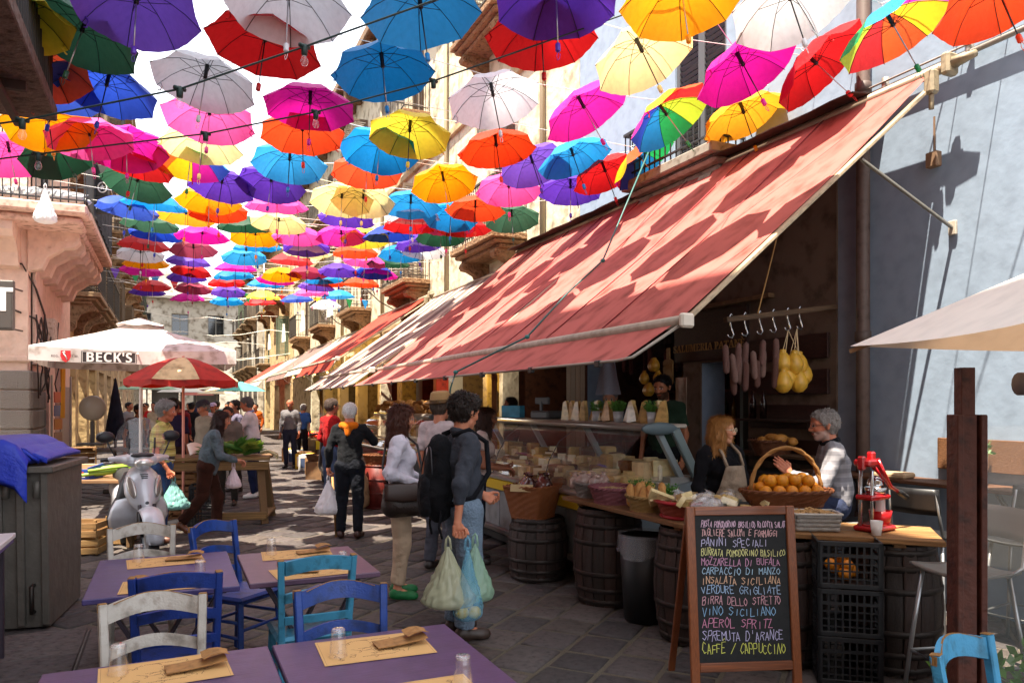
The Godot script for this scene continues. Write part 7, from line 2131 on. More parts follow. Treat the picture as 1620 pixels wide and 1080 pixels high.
func build_terrace() -> void:
	placemat_texture()
	var cols := ["57417e", "6e4a72", "5f4878", "5a437c"]
	make_table("purple table at the left behind the dark blue chair", -0.4, 0.33, 4.18, 5.2, "463a70")
	make_table("mauve table in the middle with the light blue chair before it", 0.37, 1.08, 4.2, 5.05, "66485f")
	make_table("purple table at the bottom left, nearest the viewer", -0.42, 0.35, 2.1, 3.1, "523e66")
	make_table("purple table at the bottom centre joined to the nearest one", 0.355, 1.08, 2.1, 3.1, "523e66")
	var names := ["the left table", "the middle table", "the bottom left table", "the bottom centre table"]
	var pos := [[-0.03, 0.35, 4.36, 5.0], [0.72, 0.72, 4.36, 4.9], [-0.02, 0.0, 2.35, 2.94], [0.72, 0.74, 2.35, 2.9]]
	for i in 4:
		place_setting(names[i] + ", at its far side", pos[i][0], pos[i][3], true)
		place_setting(names[i] + ", at its near side", pos[i][0], pos[i][2], false)
	# yaw 0: the chair looks towards the viewer; 180: away
	make_chair("white chair with worn corners at the far side of the bottom left table", P(-0.05, 0, 3.26), 4.0, "b5aea4")
	make_chair("dark blue chair with its back to the viewer at the left table", P(0.03, 0, 4.2), 178.0, "12307c")
	make_chair("light blue chair with its back to the viewer at the middle table", P(0.7, 0, 4.33), 182.0, "3a86a6")
	make_chair("dark blue chair at the far side of the bottom centre table", P(0.68, 0, 3.14), -2.0, "123a86")
	make_chair("white chair at the far side of the left table before the scooter", P(-0.17, 0, 5.34), 2.0, "b3aca2")
	make_chair("dark blue chair turned sideways between the left and middle tables", P(0.42, 0, 5.35), 42.0, "123a86")
	make_chair("light blue chair cut off by the bottom right corner", P(2.5, 0, 1.48), 12.0, "3f93bd")
	# corner of one more table at the left edge, on the pavement
	var bt := thing("corner_table", "corner of a white edged table reaching in at the left edge", "table", P(-1.33, 0.145, 5.2))
	part(bt, "table_top", G.new().box(Vector3(0, 0.74, 0), Vector3(0.9, 0.03, 0.7), 0.004), mat("c9c4c4", 0.4))
	part(bt, "edge", G.new().box(Vector3(0, 0.71, 0), Vector3(0.88, 0.03, 0.68), 0.004), mat("57417e", 0.4))
	for a in [-1, 1]:
		for b in [-1, 1]: part(bt, "leg", G.new().box(Vector3(a * 0.38, 0.35, b * 0.28), Vector3(0.04, 0.7, 0.04), 0.004), mat("2a1f2c", 0.5))
	# --- steel skip with blue tarpaulin
	var sk := thing("metal_skip", "tall scratched grey steel container on the pavement at the left", "container", P(-1.4, 0.0, 7.15), -7.0)
	var skm := mat("6b655d", 0.55, {"metal": 0.3, "tex": "scratch", "scale": 0.7, "bump": "bump", "bs": 0.4})
	var poly := PackedVector2Array([Vector2(0.25, 0.0), Vector2(0.42, 0.0), Vector2(0.48, 1.18), Vector2(-0.55, 1.18), Vector2(-0.5, 0.0)])
	part(sk, "body", G.new().prism(poly, 2.2, Transform3D(Basis(Vector3(0, 0, 1), Vector3.UP, Vector3(-1, 0, 0)), Vector3(0.62, 0.02, 0))), skm)
	for x in [0.6, 0.44, 0.3, -0.5, -1.4]:
		part(sk, "rib", G.new().bar(Vector3(x, 0.04, 0.435), Vector3(x, 1.2, 0.495), 0.05, 0.05, 0.006), skm)
	part(sk, "top_rim", G.new().box(Vector3(-0.48, 1.21, 0.0), Vector3(2.3, 0.05, 1.12), 0.008), skm)
	for x in [0.15, 0.52]: part(sk, "handle", G.new().sm(true).tube([Vector3(x, 0.14, 0.44), Vector3(x, 0.14, 0.5), Vector3(x, 0.34, 0.51), Vector3(x, 0.34, 0.45)], 0.016, 6), mat("2e2925", 0.5, {"metal": 0.5}))
	for x in [0.35, 0.55]: part(sk, "hinge", G.new().sm(true).tube([Vector3(x, 1.0, 0.5), Vector3(x, 1.12, 0.5)], 0.025, 8), skm)
	var nn := FastNoiseLite.new()
	nn.frequency = 2.2
	nn.seed = 4
	# folded sheet: three layers turned over at the right, the top one hanging over the front
	var tp := thing("blue_tarpaulin", "folded bright blue tarpaulin draped on the steel container", "tarpaulin", sk.position, -7.0)
	var tm := mat("1c34b0", 0.55, {"bump": "bump", "bs": 0.35, "scale": 2.2, "tex": "subtle"})
	for k in 3:
		part(tp, "layer", G.new().sm(true).slab(30, 26, 0.03, func(u: float, v: float) -> Vector3:
			var x := lerpf(-1.9, 0.62 - 0.05 * k, u)
			var dr := maxf(0.0, v - 0.7) / 0.3 if k == 2 else 0.0
			var z := lerpf(-0.5, 0.5 + 0.03 * k, minf(v, 0.7) / 0.7) + 0.07 * sin(minf(dr * 4.0, 1.57))
			var y := 1.262 + 0.048 * (k + 1) + 0.012 * nn.get_noise_2d(u * 2.0 + k, v * 1.5) + 0.03 * sin(v * 4.0) * (0.5 + 0.5 * sin(u * 3.0 + k)) - 0.3 * maxf(0.0, dr - 0.12) * (1.0 + 0.12 * sin(u * 9.0)) - pow(maxf(0.0, u - 0.93) / 0.07, 2.0) * 0.05 * (k + 1)
			return Vector3(x, y, z + 0.012 * sin(u * 24.0) * dr)), tm)
	# --- glazed screen post, planter, stools and wall shelf at the right
	var scn := thing("glass_screen", "rust brown steel post with a clear glass wind screen at the right edge", "wind screen", P(3.25, 0, 2.27), -24.2)
	var rust := mat("54281a", 0.7, {"tex": "dirt", "scale": 1.6, "bump": "bump", "bs": 0.4})
	part(scn, "post", G.new().box(Vector3(0, 0.825, 0), Vector3(0.07, 1.65, 0.07), 0.004).box(Vector3(-0.045, 0.825, 0.002), Vector3(0.03, 1.65, 0.09), 0.004).box(Vector3(0.06, 0.825, 0.002), Vector3(0.03, 1.65, 0.09), 0.004), rust)
	part(scn, "upper_post", G.new().box(Vector3(-0.002, 1.75, 0), Vector3(0.062, 0.22, 0.062), 0.003), rust)
	part(scn, "edge_strip", G.new().box(Vector3(0.084, 0.83, 0.01), Vector3(0.012, 1.62, 0.02)), mat("8a8f92", 0.3, {"metal": 0.8}))
	part(scn, "pane", G.new().box(Vector3(0.6, 0.95, 0.0), Vector3(1.02, 1.3, 0.008)), glass(0.025, "dff0ee"))
	part(scn, "foot_rail", G.new().box(Vector3(0.6, 0.27, 0), Vector3(1.04, 0.05, 0.04), 0.004), rust)
	var pl := thing("planter", "low planter of glossy green leaves behind the glass screen", "planter", P(3.72, 0, 2.3), -24.2)
	part(pl, "trough", G.new().box(Vector3(0, 0.14, 0), Vector3(0.9, 0.28, 0.28), 0.01), mat("3a302a", 0.8, {"tex": "dirt", "scale": 2.0}))
	var lg := G.new()
	for i in 260:
		var b := Vector3(r(-0.4, 0.4), 0.28 + r(0, 0.2), r(-0.12, 0.12))
		var d := Vector3(r(-1, 1), r(0.0, 1.0), r(-1, 1)).normalized() * r(0.05, 0.1)
		var s := d.cross(Vector3(r(-1, 1), r(-1, 1), r(-1, 1))).normalized() * 0.022
		var q := b + d * 0.5
		lg.tri(b, q + s, q - s * 0.1); lg.tri(q + s, b + d, q - s * 0.1); lg.tri(b, q - s * 0.1, q - s); lg.tri(q - s * 0.1, b + d, q - s)
	part(pl, "leaves", lg, mat("4f7a2c", 0.35, {"back": "3a5a14"}))
	var sg := G.new()
	for i in 14: sg.tube([Vector3(r(-0.4, 0.4), 0.26, r(-0.08, 0.08)), Vector3(r(-0.4, 0.4), 0.46, r(-0.12, 0.12))], 0.005, 4)
	part(pl, "stems", sg, mat("5a4a2a", 0.8))
	var ws := thing("wall_shelf", "long brown wooden bar shelf fixed to the blue wall", "shelf", P(5.8, 0, 3.4))
	part(ws, "board", G.new().box(Vector3(0, 1.04, 0), Vector3(0.38, 0.03, 4.4), 0.004), wood("6b442a", "z"))
	part(ws, "back_board", G.new().box(Vector3(0.16, 1.28, 0.5), Vector3(0.03, 0.26, 3.0), 0.004), wood("7a4e2a", "z"))
	for z in [-1.6, -0.3, 1.0]: part(ws, "bracket", G.new().bar(Vector3(0.17, 0.7, z), Vector3(-0.14, 1.02, z), 0.025, 0.025), mat("2a2420", 0.6))
	herb_pot("white pot of rosemary on the wall shelf beside the brown post", P(5.75, 1.056, 3.95), 0.06, 0.13, 0.26, "b9b2aa", "4a6a35")
	solo("paper_packet", "brown paper packet lying on the wall shelf", "packet", G.new().box(Vector3(0, 0.025, 0), Vector3(0.2, 0.05, 0.3), 0.015), mat("a58a6a", 0.85), T(P(5.72, 1.056, 4.65), 12))
	stool("silver bar stool with curved backrest between the barrel and the post", P(4.1, 0, 2.86), -104.0, "b4b6b8", "77736e")
	stool("dark seated bar stool behind the seated man's end of the counter", P(5.0, 0, 3.75), 100.0, "9a9b9c", "1c1c1e")
	stool("bar stool seen through the glass screen", P(4.75, 0, 2.25), -150.0, "9a9b9c", "1c1c1e")
	stool("black bar stool standing against the wall shelf", P(5.35, 0, 3.3), -80.0, "8a8b8c", "17171a")
	stool("tall bar stool carrying the seated man", P(4.9, 0, 4.52), -140.0, "9a9b9c", "1c1c1e", false)
	# wall lamp box at the right edge
	var lb := thing("wall_heater", "grey lamp housing on a brown box at the right edge", "lamp", P(4.12, 1.58, 2.42), -24.2)
	part(lb, "housing", G.new().sm(true).tube([Vector3(0.12, 0.22, 0), Vector3(-0.16, 0.22, 0)], 0.06, 14), mat("8a8280", 0.5))
	part(lb, "box", G.new().box(Vector3(0.04, 0.06, 0), Vector3(0.2, 0.2, 0.1), 0.006), mat("3a1f18", 0.6))
	part(lb, "lens", G.new().sm(true).lathe([Vector2(0.0, 0.02), Vector2(0.03, 0.018), Vector2(0.042, 0.0)], 14, T(Vector3(-0.07, 0.06, 0.0), 0, 0, 90)), mat("c9c9c6", 0.3))
	part(lb, "stem", G.new().box(Vector3(0.1, -0.85, 0), Vector3(0.05, 1.62, 0.05), 0.004), mat("3a1f18", 0.6))

func stool(label: String, at: Vector3, yaw: float, leg: String, seat: String, back := true) -> void:
	var o := thing("bar_stool", label, "stool", at, yaw, "bar stools by the counter")
	var lm := mat(leg, 0.3, {"metal": 0.7})
	var sm := mat(seat, 0.4)
	part(o, "seat", G.new().sm(true).slab(10, 10, 0.018, func(u: float, v: float) -> Vector3: return Vector3((u - 0.5) * (0.4 - 0.05 * v), 0.76 + 0.03 * pow(absf(u * 2.0 - 1.0), 2.0) * 0.6 - 0.012 * sin(v * PI), (0.5 - v) * 0.4)), sm)
	for a in [-1, 1]:
		part(o, "leg", G.new().sm(true).tube([Vector3(a * 0.15, 0.75, 0.15), Vector3(a * 0.18, 0.4, 0.19), Vector3(a * 0.21, 0.0, 0.23)], 0.0125, 8), lm)
		part(o, "leg", G.new().sm(true).tube([Vector3(a * 0.15, 0.75, -0.14), Vector3(a * 0.18, 0.4, -0.19), Vector3(a * 0.21, 0.0, -0.23)], 0.0125, 8), lm)
	part(o, "foot_ring", G.new().sm(true).tube([Vector3(-0.19, 0.26, 0.205), Vector3(0.19, 0.26, 0.205), Vector3(0.19, 0.26, -0.205), Vector3(-0.19, 0.26, -0.205)], 0.01, 6, false, true), lm)
	if back:
		for a in [-1, 1]: part(o, "back_post", G.new().sm(true).tube([Vector3(a * 0.16, 0.74, -0.12), Vector3(a * 0.18, 0.8, -0.2), Vector3(a * 0.17, 0.95, -0.23), Vector3(a * 0.16, 1.08, -0.25)], 0.011, 8), lm)
		part(o, "backrest", G.new().sm(true).slab(10, 4, 0.014, func(u: float, v: float) -> Vector3: return Vector3((u - 0.5) * 0.36, 0.93 + v * 0.18, -0.215 - 0.04 * sin(u * PI) - v * 0.03)), sm)

# ---------------------------------------------------------------- scooter, trestle stall, crates at the left
func build_left_market() -> void:
	build_scooter()
	# trestle stall heaped with greens
	var t := thing("trestle_stall", "rough wooden trestle stall heaped with greens", "stall", P(0.62, 0, 11.75), -14.0)
	var wm := wood("8a6840")
	for i in 4: part(t, "plank", G.new().box(Vector3(0, 0.93, -0.3 + i * 0.2), Vector3(1.5, 0.03, 0.19), 0.004), [wm, wood("7a5a36"), wood("98754a"), wm][i])
	part(t, "apron", G.new().box(Vector3(0, 0.82, 0.36), Vector3(1.5, 0.12, 0.035), 0.006), wood("94703f"))
	part(t, "apron", G.new().box(Vector3(0, 0.92, 0.39), Vector3(1.54, 0.05, 0.03), 0.006), wood("a37f4c"))
	for s in [-1, 1]:
		for q in [-1, 1]:
			part(t, "leg", G.new().bar(Vector3(s * 0.62, 0.8, q * 0.26), Vector3(s * 0.7, 0.0, q * 0.4), 0.1, 0.05, 0.006), wood("7d5e38", "y"))
		part(t, "foot_rail", G.new().bar(Vector3(s * 0.69, 0.12, -0.4), Vector3(s * 0.69, 0.12, 0.42), 0.12, 0.04, 0.006), wood("937044", "z"))
	part(t, "foot_rail", G.new().box(Vector3(0.42, 0.12, 0.42), Vector3(0.62, 0.11, 0.04), 0.006), wood("a07b48"))
	var gm := [mat("3f6a22", 0.6, {"back": "2a4a10"}), mat("6a8a3a", 0.6, {"back": "4a6a18"}), mat("87983f", 0.6, {"back": "5a6a20"})]
	for i in 22:
		var g := G.new()
		for k in 26:
			var b := Vector3(r(-0.03, 0.03), r(0, 0.04), r(-0.02, 0.02))
			var d := Vector3(r(0.14, 0.34), r(0.0, 0.09), r(-0.07, 0.07))
			var s := Vector3(0, 0.004, r(0.012, 0.028))
			g.quad(b - s * 0.3, b + d * 0.6 - s, b + d, b + d * 0.6 + s + Vector3(0, 0.02, 0))
		solo("greens_bunch", "bunch of leafy greens heaped on the trestle stall", "vegetable", g, gm[i % 3], T(t.transform * Vector3(r(-0.25, 0.55), 0.95 + 0.03 * (i % 4), r(-0.25, 0.3)), r(0, 360), 0, r(0, 20)), "bunches of greens on the stall")
	for i in 5: solo("red_onions", "purple red onion bunch on the trestle stall", "vegetable", lump(Vector3(0.07, 0.06, 0.06), 8, 0.4, i), mat("6a2238", 0.45), T(t.transform * Vector3(0.05 + r(-0.15, 0.15), 1.02, -0.12 + r(-0.1, 0.1)), r(0, 180)), "red onions on the stall")
	var rg := G.new().sm(true)
	for i in 16: rg.tube([Vector3(0, r(0, 0.03), r(-0.05, 0.05)), Vector3(0.12, r(0.02, 0.06), r(-0.06, 0.06)), Vector3(0.24, r(-0.08, 0.0), r(-0.08, 0.08))], 0.009, 4)
	solo("spring_onions", "pale roots of spring onions hanging over the stall's end", "vegetable", rg, mat("cdbf92", 0.7), T(t.transform * Vector3(0.6, 0.97, 0.1), -14))
	solo("paper_bag", "pale wrapping paper folded among the greens", "paper", G.new().sm(true).slab(6, 5, 0.004, func(u, v): return Vector3(u * 0.3, 0.14 * (1.0 - v) + 0.03 * sin(u * 5.0), v * 0.22)), mat("d6c7c0", 0.8, {"back": "6a5a50"}), T(t.transform * Vector3(-0.42, 0.97, 0.05), 10))
	plastic_crate("black plastic crate on the ground beside the trestle stall", P(0.42, 0, 11.35), -10.0)
	plastic_crate("upper black plastic crate beside the trestle stall", P(0.42, 0.29, 11.35), -6.0)
	# stacked slatted crates between the man and the stall
	for i in 5: crate(["lowest slatted crate behind the man in stripes", "second slatted crate from below behind the man in stripes", "third slatted crate from below behind the man in stripes", "fourth slatted crate from below behind the man in stripes", "topmost slatted crate behind the man in stripes"][i], P(0.12 + r(-0.02, 0.02), i * 0.175, 12.1), -20.0 + r(-5, 5), Vector3(0.5, 0.16, 0.34), ["a87040", "b5804a", "9a6436", "b07a44", "a06c3c"][i])
	# table with produce behind the scooter, crates on end
	var tb := thing("produce_table", "long plank table behind the scooter with boxes of produce", "table", P(-0.95, 0, 10.6), -24.2)
	for i in 4: part(tb, "plank", G.new().box(Vector3(0, 0.78, -0.3 + i * 0.2), Vector3(1.6, 0.04, 0.19), 0.005), wood(["a57a4e", "94693f", "b0875a", "9a7048"][i]))
	for s in [-1, 1]:
		for q in [-1, 1]: part(tb, "leg", G.new().box(Vector3(s * 0.7, 0.38, q * 0.32), Vector3(0.07, 0.76, 0.07), 0.006), wood("80603c", "y"))
	crate("tan crate standing on end against the stone base", P(-1.35, 0.97, 10.75), -16.0, Vector3(0.34, 0.26, 0.4), "9c6c3a", true)
	crate("second tan crate standing on end beside the stone base", P(-1.05, 0.97, 10.95), 6.0, Vector3(0.34, 0.26, 0.36), "8a6230", true)
	crate("empty crate under the produce table", P(-0.7, 0, 10.5), -24.0, Vector3(0.5, 0.2, 0.36), "b58a52")
	crate("crate on the ground left of the scooter", P(-0.95, 0, 9.9), -14.0, Vector3(0.5, 0.18, 0.36), "b08850")
	crate("upper crate on the ground left of the scooter", P(-0.95, 0.19, 9.9), -18.0, Vector3(0.5, 0.18, 0.36), "a57c48")
	var bx := thing("blue_carton", "open blue and white fruit carton on the produce table", "box", tb.transform * Vector3(0.02, 0.8, 0.12), -10.0)
	bx.rotation_degrees = Vector3(8, -34, 0)
	part(bx, "front", G.new().box(Vector3(0, 0.07, 0.14), Vector3(0.4, 0.14, 0.012), 0.002), mat("1d3f98", 0.6))
	part(bx, "back", G.new().box(Vector3(0, 0.07, -0.14), Vector3(0.4, 0.14, 0.012), 0.002), mat("b59a78", 0.8))
	for s in [-1, 1]: part(bx, "side", G.new().box(Vector3(s * 0.2, 0.08, 0), Vector3(0.012, 0.16, 0.28), 0.002), mat("2a4aa0", 0.6))
	part(bx, "floor", G.new().box(Vector3(0, 0.006, 0), Vector3(0.39, 0.01, 0.27)), mat("a58a68", 0.8))
	part(bx, "print", G.new().box(Vector3(-0.12, 0.07, 0.148), Vector3(0.09, 0.06, 0.002)).box(Vector3(0.06, 0.06, 0.148), Vector3(0.2, 0.03, 0.002)), mat("e3e3e6", 0.6))
	part(bx, "red_print", G.new().box(Vector3(0.05, 0.1, 0.148), Vector3(0.2, 0.025, 0.002)), mat("b0282c", 0.6))
	for i in 7: solo("celery", "bright green stalk vegetable on the produce table", "vegetable", G.new().sm(true).tube([Vector3(-0.25, 0, 0), Vector3(0, 0.03, 0), Vector3(0.28, 0.05, 0.02)], [0.018, 0.022, 0.012], 7), mat("86a838", 0.5), T(tb.transform * Vector3(0.35 + r(-0.1, 0.1), 0.84 + 0.03 * (i % 3), -0.1 + 0.06 * i), r(-20, 20)), "green stalks on the produce table")
	for i in 9: solo("potato", "pale potato lying on the produce table", "vegetable", lump(Vector3(0.05, 0.04, 0.042), 6, 0.3, i), mat("c9a878", 0.8), T(tb.transform * Vector3(-0.25 + r(-0.12, 0.3), 0.83, 0.0 + r(-0.2, 0.2))), "potatoes on the produce table")
	# magazine rack in the doorway of the pink house
	var rk := thing("paper_rack", "wire rack with magazines beside the pink house's doorway", "rack", P(-1.82, 0, 15.9), 76.0)
	for s in [-1, 1]: part(rk, "post", G.new().box(Vector3(s * 0.42, 1.1, 0), Vector3(0.03, 2.2, 0.03)), mat("9a8f84", 0.5))
	part(rk, "panel", G.new().box(Vector3(0.2, 1.35, -0.02), Vector3(0.4, 1.3, 0.02)), mat("b5a99c", 0.7, {"tex": "grain", "scale": 3.0}))
	for i in 5: part(rk, "magazine", G.new().box(Vector3(-0.2, 0.85 + i * 0.24, 0.02), Vector3(0.34, 0.19, 0.012)), mat(["4a3a8a", "8a6a5a", "a5602a", "4a5a8a", "b03a2a"][i], 0.5, {"tex": "scuff", "scale": 5.0}))
	solo("yellow_red_pennant", "yellow and red cloth pennant hanging by the doorway", "flag", G.new().sm(true).grid(6, 8, func(u, v): return P(-1.72 + 0.05 * sin(u * 6.0), 2.3 - v * 0.85, 15.2 + (u - 0.5) * 0.5 * (0.4 + v))), mat("d0961a", 0.8, {"back": "8a4a08"}))
	# scale, folded dark parasol and stall table of the vendor farther in
	var sc := thing("dial_scale", "round dial market scale on a stand at the vendor's stall", "scale", P(-1.25, 0.9, 15.0), -10.0)
	part(sc, "dial", G.new().sm(true).lathe([Vector2(0, -0.04), Vector2(0.2, -0.04), Vector2(0.22, 0.0), Vector2(0.2, 0.04), Vector2(0, 0.04)], 20, T(Vector3(0, 0.72, 0), 0, 90)), mat("8d8478", 0.4))
	part(sc, "stand", G.new().bar(Vector3(0, 0.5, 0), Vector3(0, 0.0, 0), 0.06, 0.06).box(Vector3(0, 0.1, 0.05), Vector3(0.4, 0.04, 0.3), 0.01), mat("3a3634", 0.5))
	var vt := thing("vendor_table", "dark vendor table behind the white parasol", "table", P(-0.95, 0, 15.1), -10.0)
	part(vt, "table_top", G.new().box(Vector3(0, 0.88, 0), Vector3(1.5, 0.04, 0.7), 0.006), wood("4a382c"))
	for s in [-1, 1]:
		for q in [-1, 1]: part(vt, "leg", G.new().box(Vector3(s * 0.68, 0.43, q * 0.28), Vector3(0.06, 0.86, 0.06)), wood("4a382c", "y"))
	var fp := thing("folded_parasol", "folded dark navy parasol standing by the vendor", "parasol", P(-0.98, 0, 16.4))
	part(fp, "cover", G.new().sm(true).lathe([Vector2(0.2, 1.0), Vector2(0.16, 1.3), Vector2(0.08, 1.8), Vector2(0.02, 2.15), Vector2(0, 2.2)], 12), cloth("20222e"))
	part(fp, "pole", G.new().sm(true).tube([Vector3(0, 0.02, 0), Vector3(0, 1.4, 0)], 0.025, 8), wood("5a4632", "y"))
	part(fp, "foot", G.new().box(Vector3(0, 0.04, 0), Vector3(0.4, 0.08, 0.4), 0.01), mat("55504a", 0.9))
	# white plastic bottle shaped ornament hanging on the pink balcony
	carrier_bag("bright white bag hanging from the pink balcony's rail", P(-1.75, 5.02, 13.42), 0.3, 0.6, 0.22, mat("e9e8e6", 0.4, {"back": "999999"}), 10.0, 21)
	for i in 5: solo("white_bundle", "crumpled white sheeting along the foot of the balcony rail", "cloth", lump(Vector3(0.35, 0.12, 0.14), 9, 0.6, i + 3), cloth("dcd9d4"), T(P(-1.55 - i * 0.52, 4.92, 13.75)), "sheeting on the pink balcony")

func build_scooter() -> void:
	var o := thing("scooter", "silver grey motor scooter with tall windscreen parked behind the tables", "scooter", P(-0.33, 0, 9.5), 14.0)
	var silver := mat("c2c3c8", 0.35, {"metal": 0.15, "coat": 0.7, "tex": "subtle"})
	var black := mat("17171a", 0.5)
	# +z is forward. Beak, leg shield wings, fender: curved plates with an edge
	var plate := func(ys: Array, ws: Array, zs: Array, curve: float, u: float, v: float, out: float) -> Vector3:
		var q: float = v * (ys.size() - 1.001)
		var i := int(q)
		var k := q - i
		var x := u * 2.0 - 1.0
		var w: float = lerpf(ws[i], ws[i + 1], k)
		return Vector3(x * w, lerpf(ys[i], ys[i + 1], k) - 0.03 * x * x, lerpf(zs[i], zs[i + 1], k) - curve * x * x + out)
	var by := [0.53, 0.57, 0.64, 0.74, 0.85, 0.94, 1.0]
	var bw := [0.03, 0.09, 0.15, 0.19, 0.19, 0.15, 0.1]
	var bz := [0.4, 0.39, 0.36, 0.32, 0.27, 0.2, 0.13]
	part(o, "beak", G.new().sm(true).slab(18, 18, 0.02, func(u: float, v: float) -> Vector3: return plate.call(by, bw, bz, 0.13, u, v, 0.0)), silver)
	var wy := [0.24, 0.33, 0.45, 0.56, 0.66]
	var ww := [0.2, 0.28, 0.31, 0.29, 0.24]
	var wz := [-0.02, 0.06, 0.15, 0.19, 0.2]
	part(o, "leg_shield", G.new().sm(true).slab(20, 14, 0.02, func(u: float, v: float) -> Vector3: return plate.call(wy, ww, wz, 0.2, u, v, 0.0)), silver)
	part(o, "side_trim", G.new().sm(true).slab(14, 12, 0.03, func(u: float, v: float) -> Vector3: return plate.call([0.5, 0.6, 0.72, 0.86, 0.96], [0.26, 0.25, 0.235, 0.2, 0.14], [0.14, 0.17, 0.19, 0.18, 0.12], 0.16, u, v, -0.02)), black)
	part(o, "inner_shield", G.new().sm(true).slab(10, 10, 0.03, func(u: float, v: float) -> Vector3: return plate.call(wy, ww, wz, 0.2, u, v, -0.08)), black)
	part(o, "front_fender", G.new().sm(true).slab(16, 10, 0.008, func(u: float, v: float) -> Vector3:
		var a := deg_to_rad(lerpf(-8.0, 150.0, u))
		var x := (v - 0.5) * 2.0
		var rad := 0.315 - 0.05 * x * x + 0.02 * sin(u * PI)
		return Vector3(-x * (0.08 + 0.03 * sin(u * PI)), 0.265 + sin(a) * rad, 0.48 + cos(a) * rad)), silver)
	var f := Field.new()
	f.bone(Vector3(-0.29, 1.085, -0.02), Vector3(-0.13, 1.08, 0.08), 0.03, 0.06, 0.8)
	f.bone(Vector3(0.29, 1.085, -0.02), Vector3(0.13, 1.08, 0.08), 0.03, 0.06, 0.8)
	f.bone(Vector3(-0.1, 1.075, 0.11), Vector3(0.1, 1.075, 0.11), 0.07, 0.07)
	f.bone(Vector3(0, 1.05, 0.16), Vector3(0, 1.03, 0.21), 0.085, 0.07, 0.9)
	f.mesh(0.013, 0.03, func(_p): return Color.WHITE)
	part(o, "handlebar_cover", f.done(), silver)
	part(o, "dash_panel", G.new().sm(true).ball(Vector3(0, 1.125, 0.13), Vector3(0.13, 0.03, 0.1), 16, T(Vector3.ZERO)), black)
	f.bone(Vector3(0, 0.62, -0.5), Vector3(0, 0.66, -1.0), 0.17, 0.13, 1.0)
	f.bone(Vector3(0, 0.5, -0.45), Vector3(0, 0.5, -0.8), 0.16, 0.14, 1.0)
	f.mesh(0.03, 0.06, func(_p): return Color.WHITE)
	part(o, "rear_body", f.done(), silver)
	part(o, "floor_board", G.new().box(Vector3(0, 0.28, -0.22), Vector3(0.36, 0.1, 0.5), 0.03), black)
	f.bone(Vector3(0, 0.8, -0.42), Vector3(0, 0.84, -0.95), 0.12, 0.1, 1.0)
	f.mesh(0.03, 0.04, func(_p): return Color.WHITE)
	part(o, "seat", f.done(), mat("1c1b1d", 0.6))
	for z in [0.48, -0.82]:
		var w := part(o, "wheel", G.new().sm(true).lathe([Vector2(0.19, -0.05), Vector2(0.245, -0.045), Vector2(0.265, 0.0), Vector2(0.245, 0.045), Vector2(0.19, 0.05)], 28, T(Vector3(0, 0.265, z), 0, 0, 90)), mat("161616", 0.85))
		part(w, "rim", G.new().sm(true).lathe([Vector2(0.0, -0.02), Vector2(0.05, -0.03), Vector2(0.17, -0.025), Vector2(0.195, -0.045), Vector2(0.195, 0.045), Vector2(0.17, 0.025), Vector2(0.05, 0.03), Vector2(0, 0.02)], 20, T(Vector3(0, 0.265, z), 0, 0, 90)), mat("85878a", 0.35, {"metal": 0.7}))
	for s in [-1, 1]: part(o, "fork", G.new().sm(true).tube([Vector3(s * 0.075, 0.27, 0.48), Vector3(s * 0.075, 0.6, 0.36)], 0.02, 8), mat("2b2b2d", 0.4, {"metal": 0.5}))
	# lamps
	part(o, "headlight", G.new().sm(true).ball(Vector3(0, 1.045, 0.225), Vector3(0.1, 0.055, 0.07), 18), mat("d7d4cc", 0.06, {"coat": 1.0, "metal": 0.4}))
	for s in [-1, 1]:
		part(o, "position_light", G.new().sm(true).ball(Vector3.ZERO, Vector3(0.045, 0.135, 0.02), 14, T(Vector3(s * 0.135, 0.79, 0.262), s * 38, -14, s * -24)), mat("a39c94", 0.06, {"coat": 1.0, "metal": 0.5}))
	part(o, "vent", G.new().box(Vector3(0, 0.92, 0.225), Vector3(0.08, 0.008, 0.012)).box(Vector3(0, 0.9, 0.242), Vector3(0.07, 0.008, 0.012)).box(Vector3(0, 0.88, 0.254), Vector3(0.06, 0.008, 0.012)), black)
	part(o, "emblem", G.new().sm(true).ball(Vector3(0, 0.62, 0.372), Vector3(0.02, 0.02, 0.008), 10), mat("3a3f46", 0.3))
	# windscreen
	part(o, "windscreen", G.new().sm(true).grid(16, 16, func(u: float, v: float) -> Vector3:
		var w := 0.26 * sqrt(maxf(0.0, 1.0 - pow(v * 1.05 - 0.42, 2.0) * 2.4))
		var x := (u * 2.0 - 1.0) * w
		return Vector3(x, 1.04 + v * 0.5, 0.2 - 0.14 * v - 1.1 * x * x)), mat("ffffff", 0.02, {"alpha": 0.06}))
	for s in [-1, 1]:
		part(o, "screen_arm", G.new().sm(true).tube([Vector3(s * 0.12, 1.05, 0.12), Vector3(s * 0.13, 1.22, 0.13), Vector3(s * 0.13, 1.32, 0.14)], 0.011, 6), black)
		part(o, "grip", G.new().sm(true).tube([Vector3(s * 0.26, 1.08, 0.0), Vector3(s * 0.38, 1.07, -0.05)], 0.019, 8), black)
		part(o, "brake_lever", G.new().sm(true).tube([Vector3(s * 0.25, 1.06, 0.05), Vector3(s * 0.37, 1.045, 0.02)], 0.007, 5), mat("b9babc", 0.25, {"metal": 0.8}))
		var mr := part(o, "mirror", G.new().sm(true).ball(Vector3(s * 0.34, 1.33, -0.02), Vector3(0.095, 0.065, 0.035), 14, T(Vector3.ZERO)), black)
		part(mr, "stalk", G.new().sm(true).tube([Vector3(s * 0.24, 1.1, 0.02), Vector3(s * 0.3, 1.22, 0.0), Vector3(s * 0.33, 1.3, -0.01)], 0.009, 6), black)

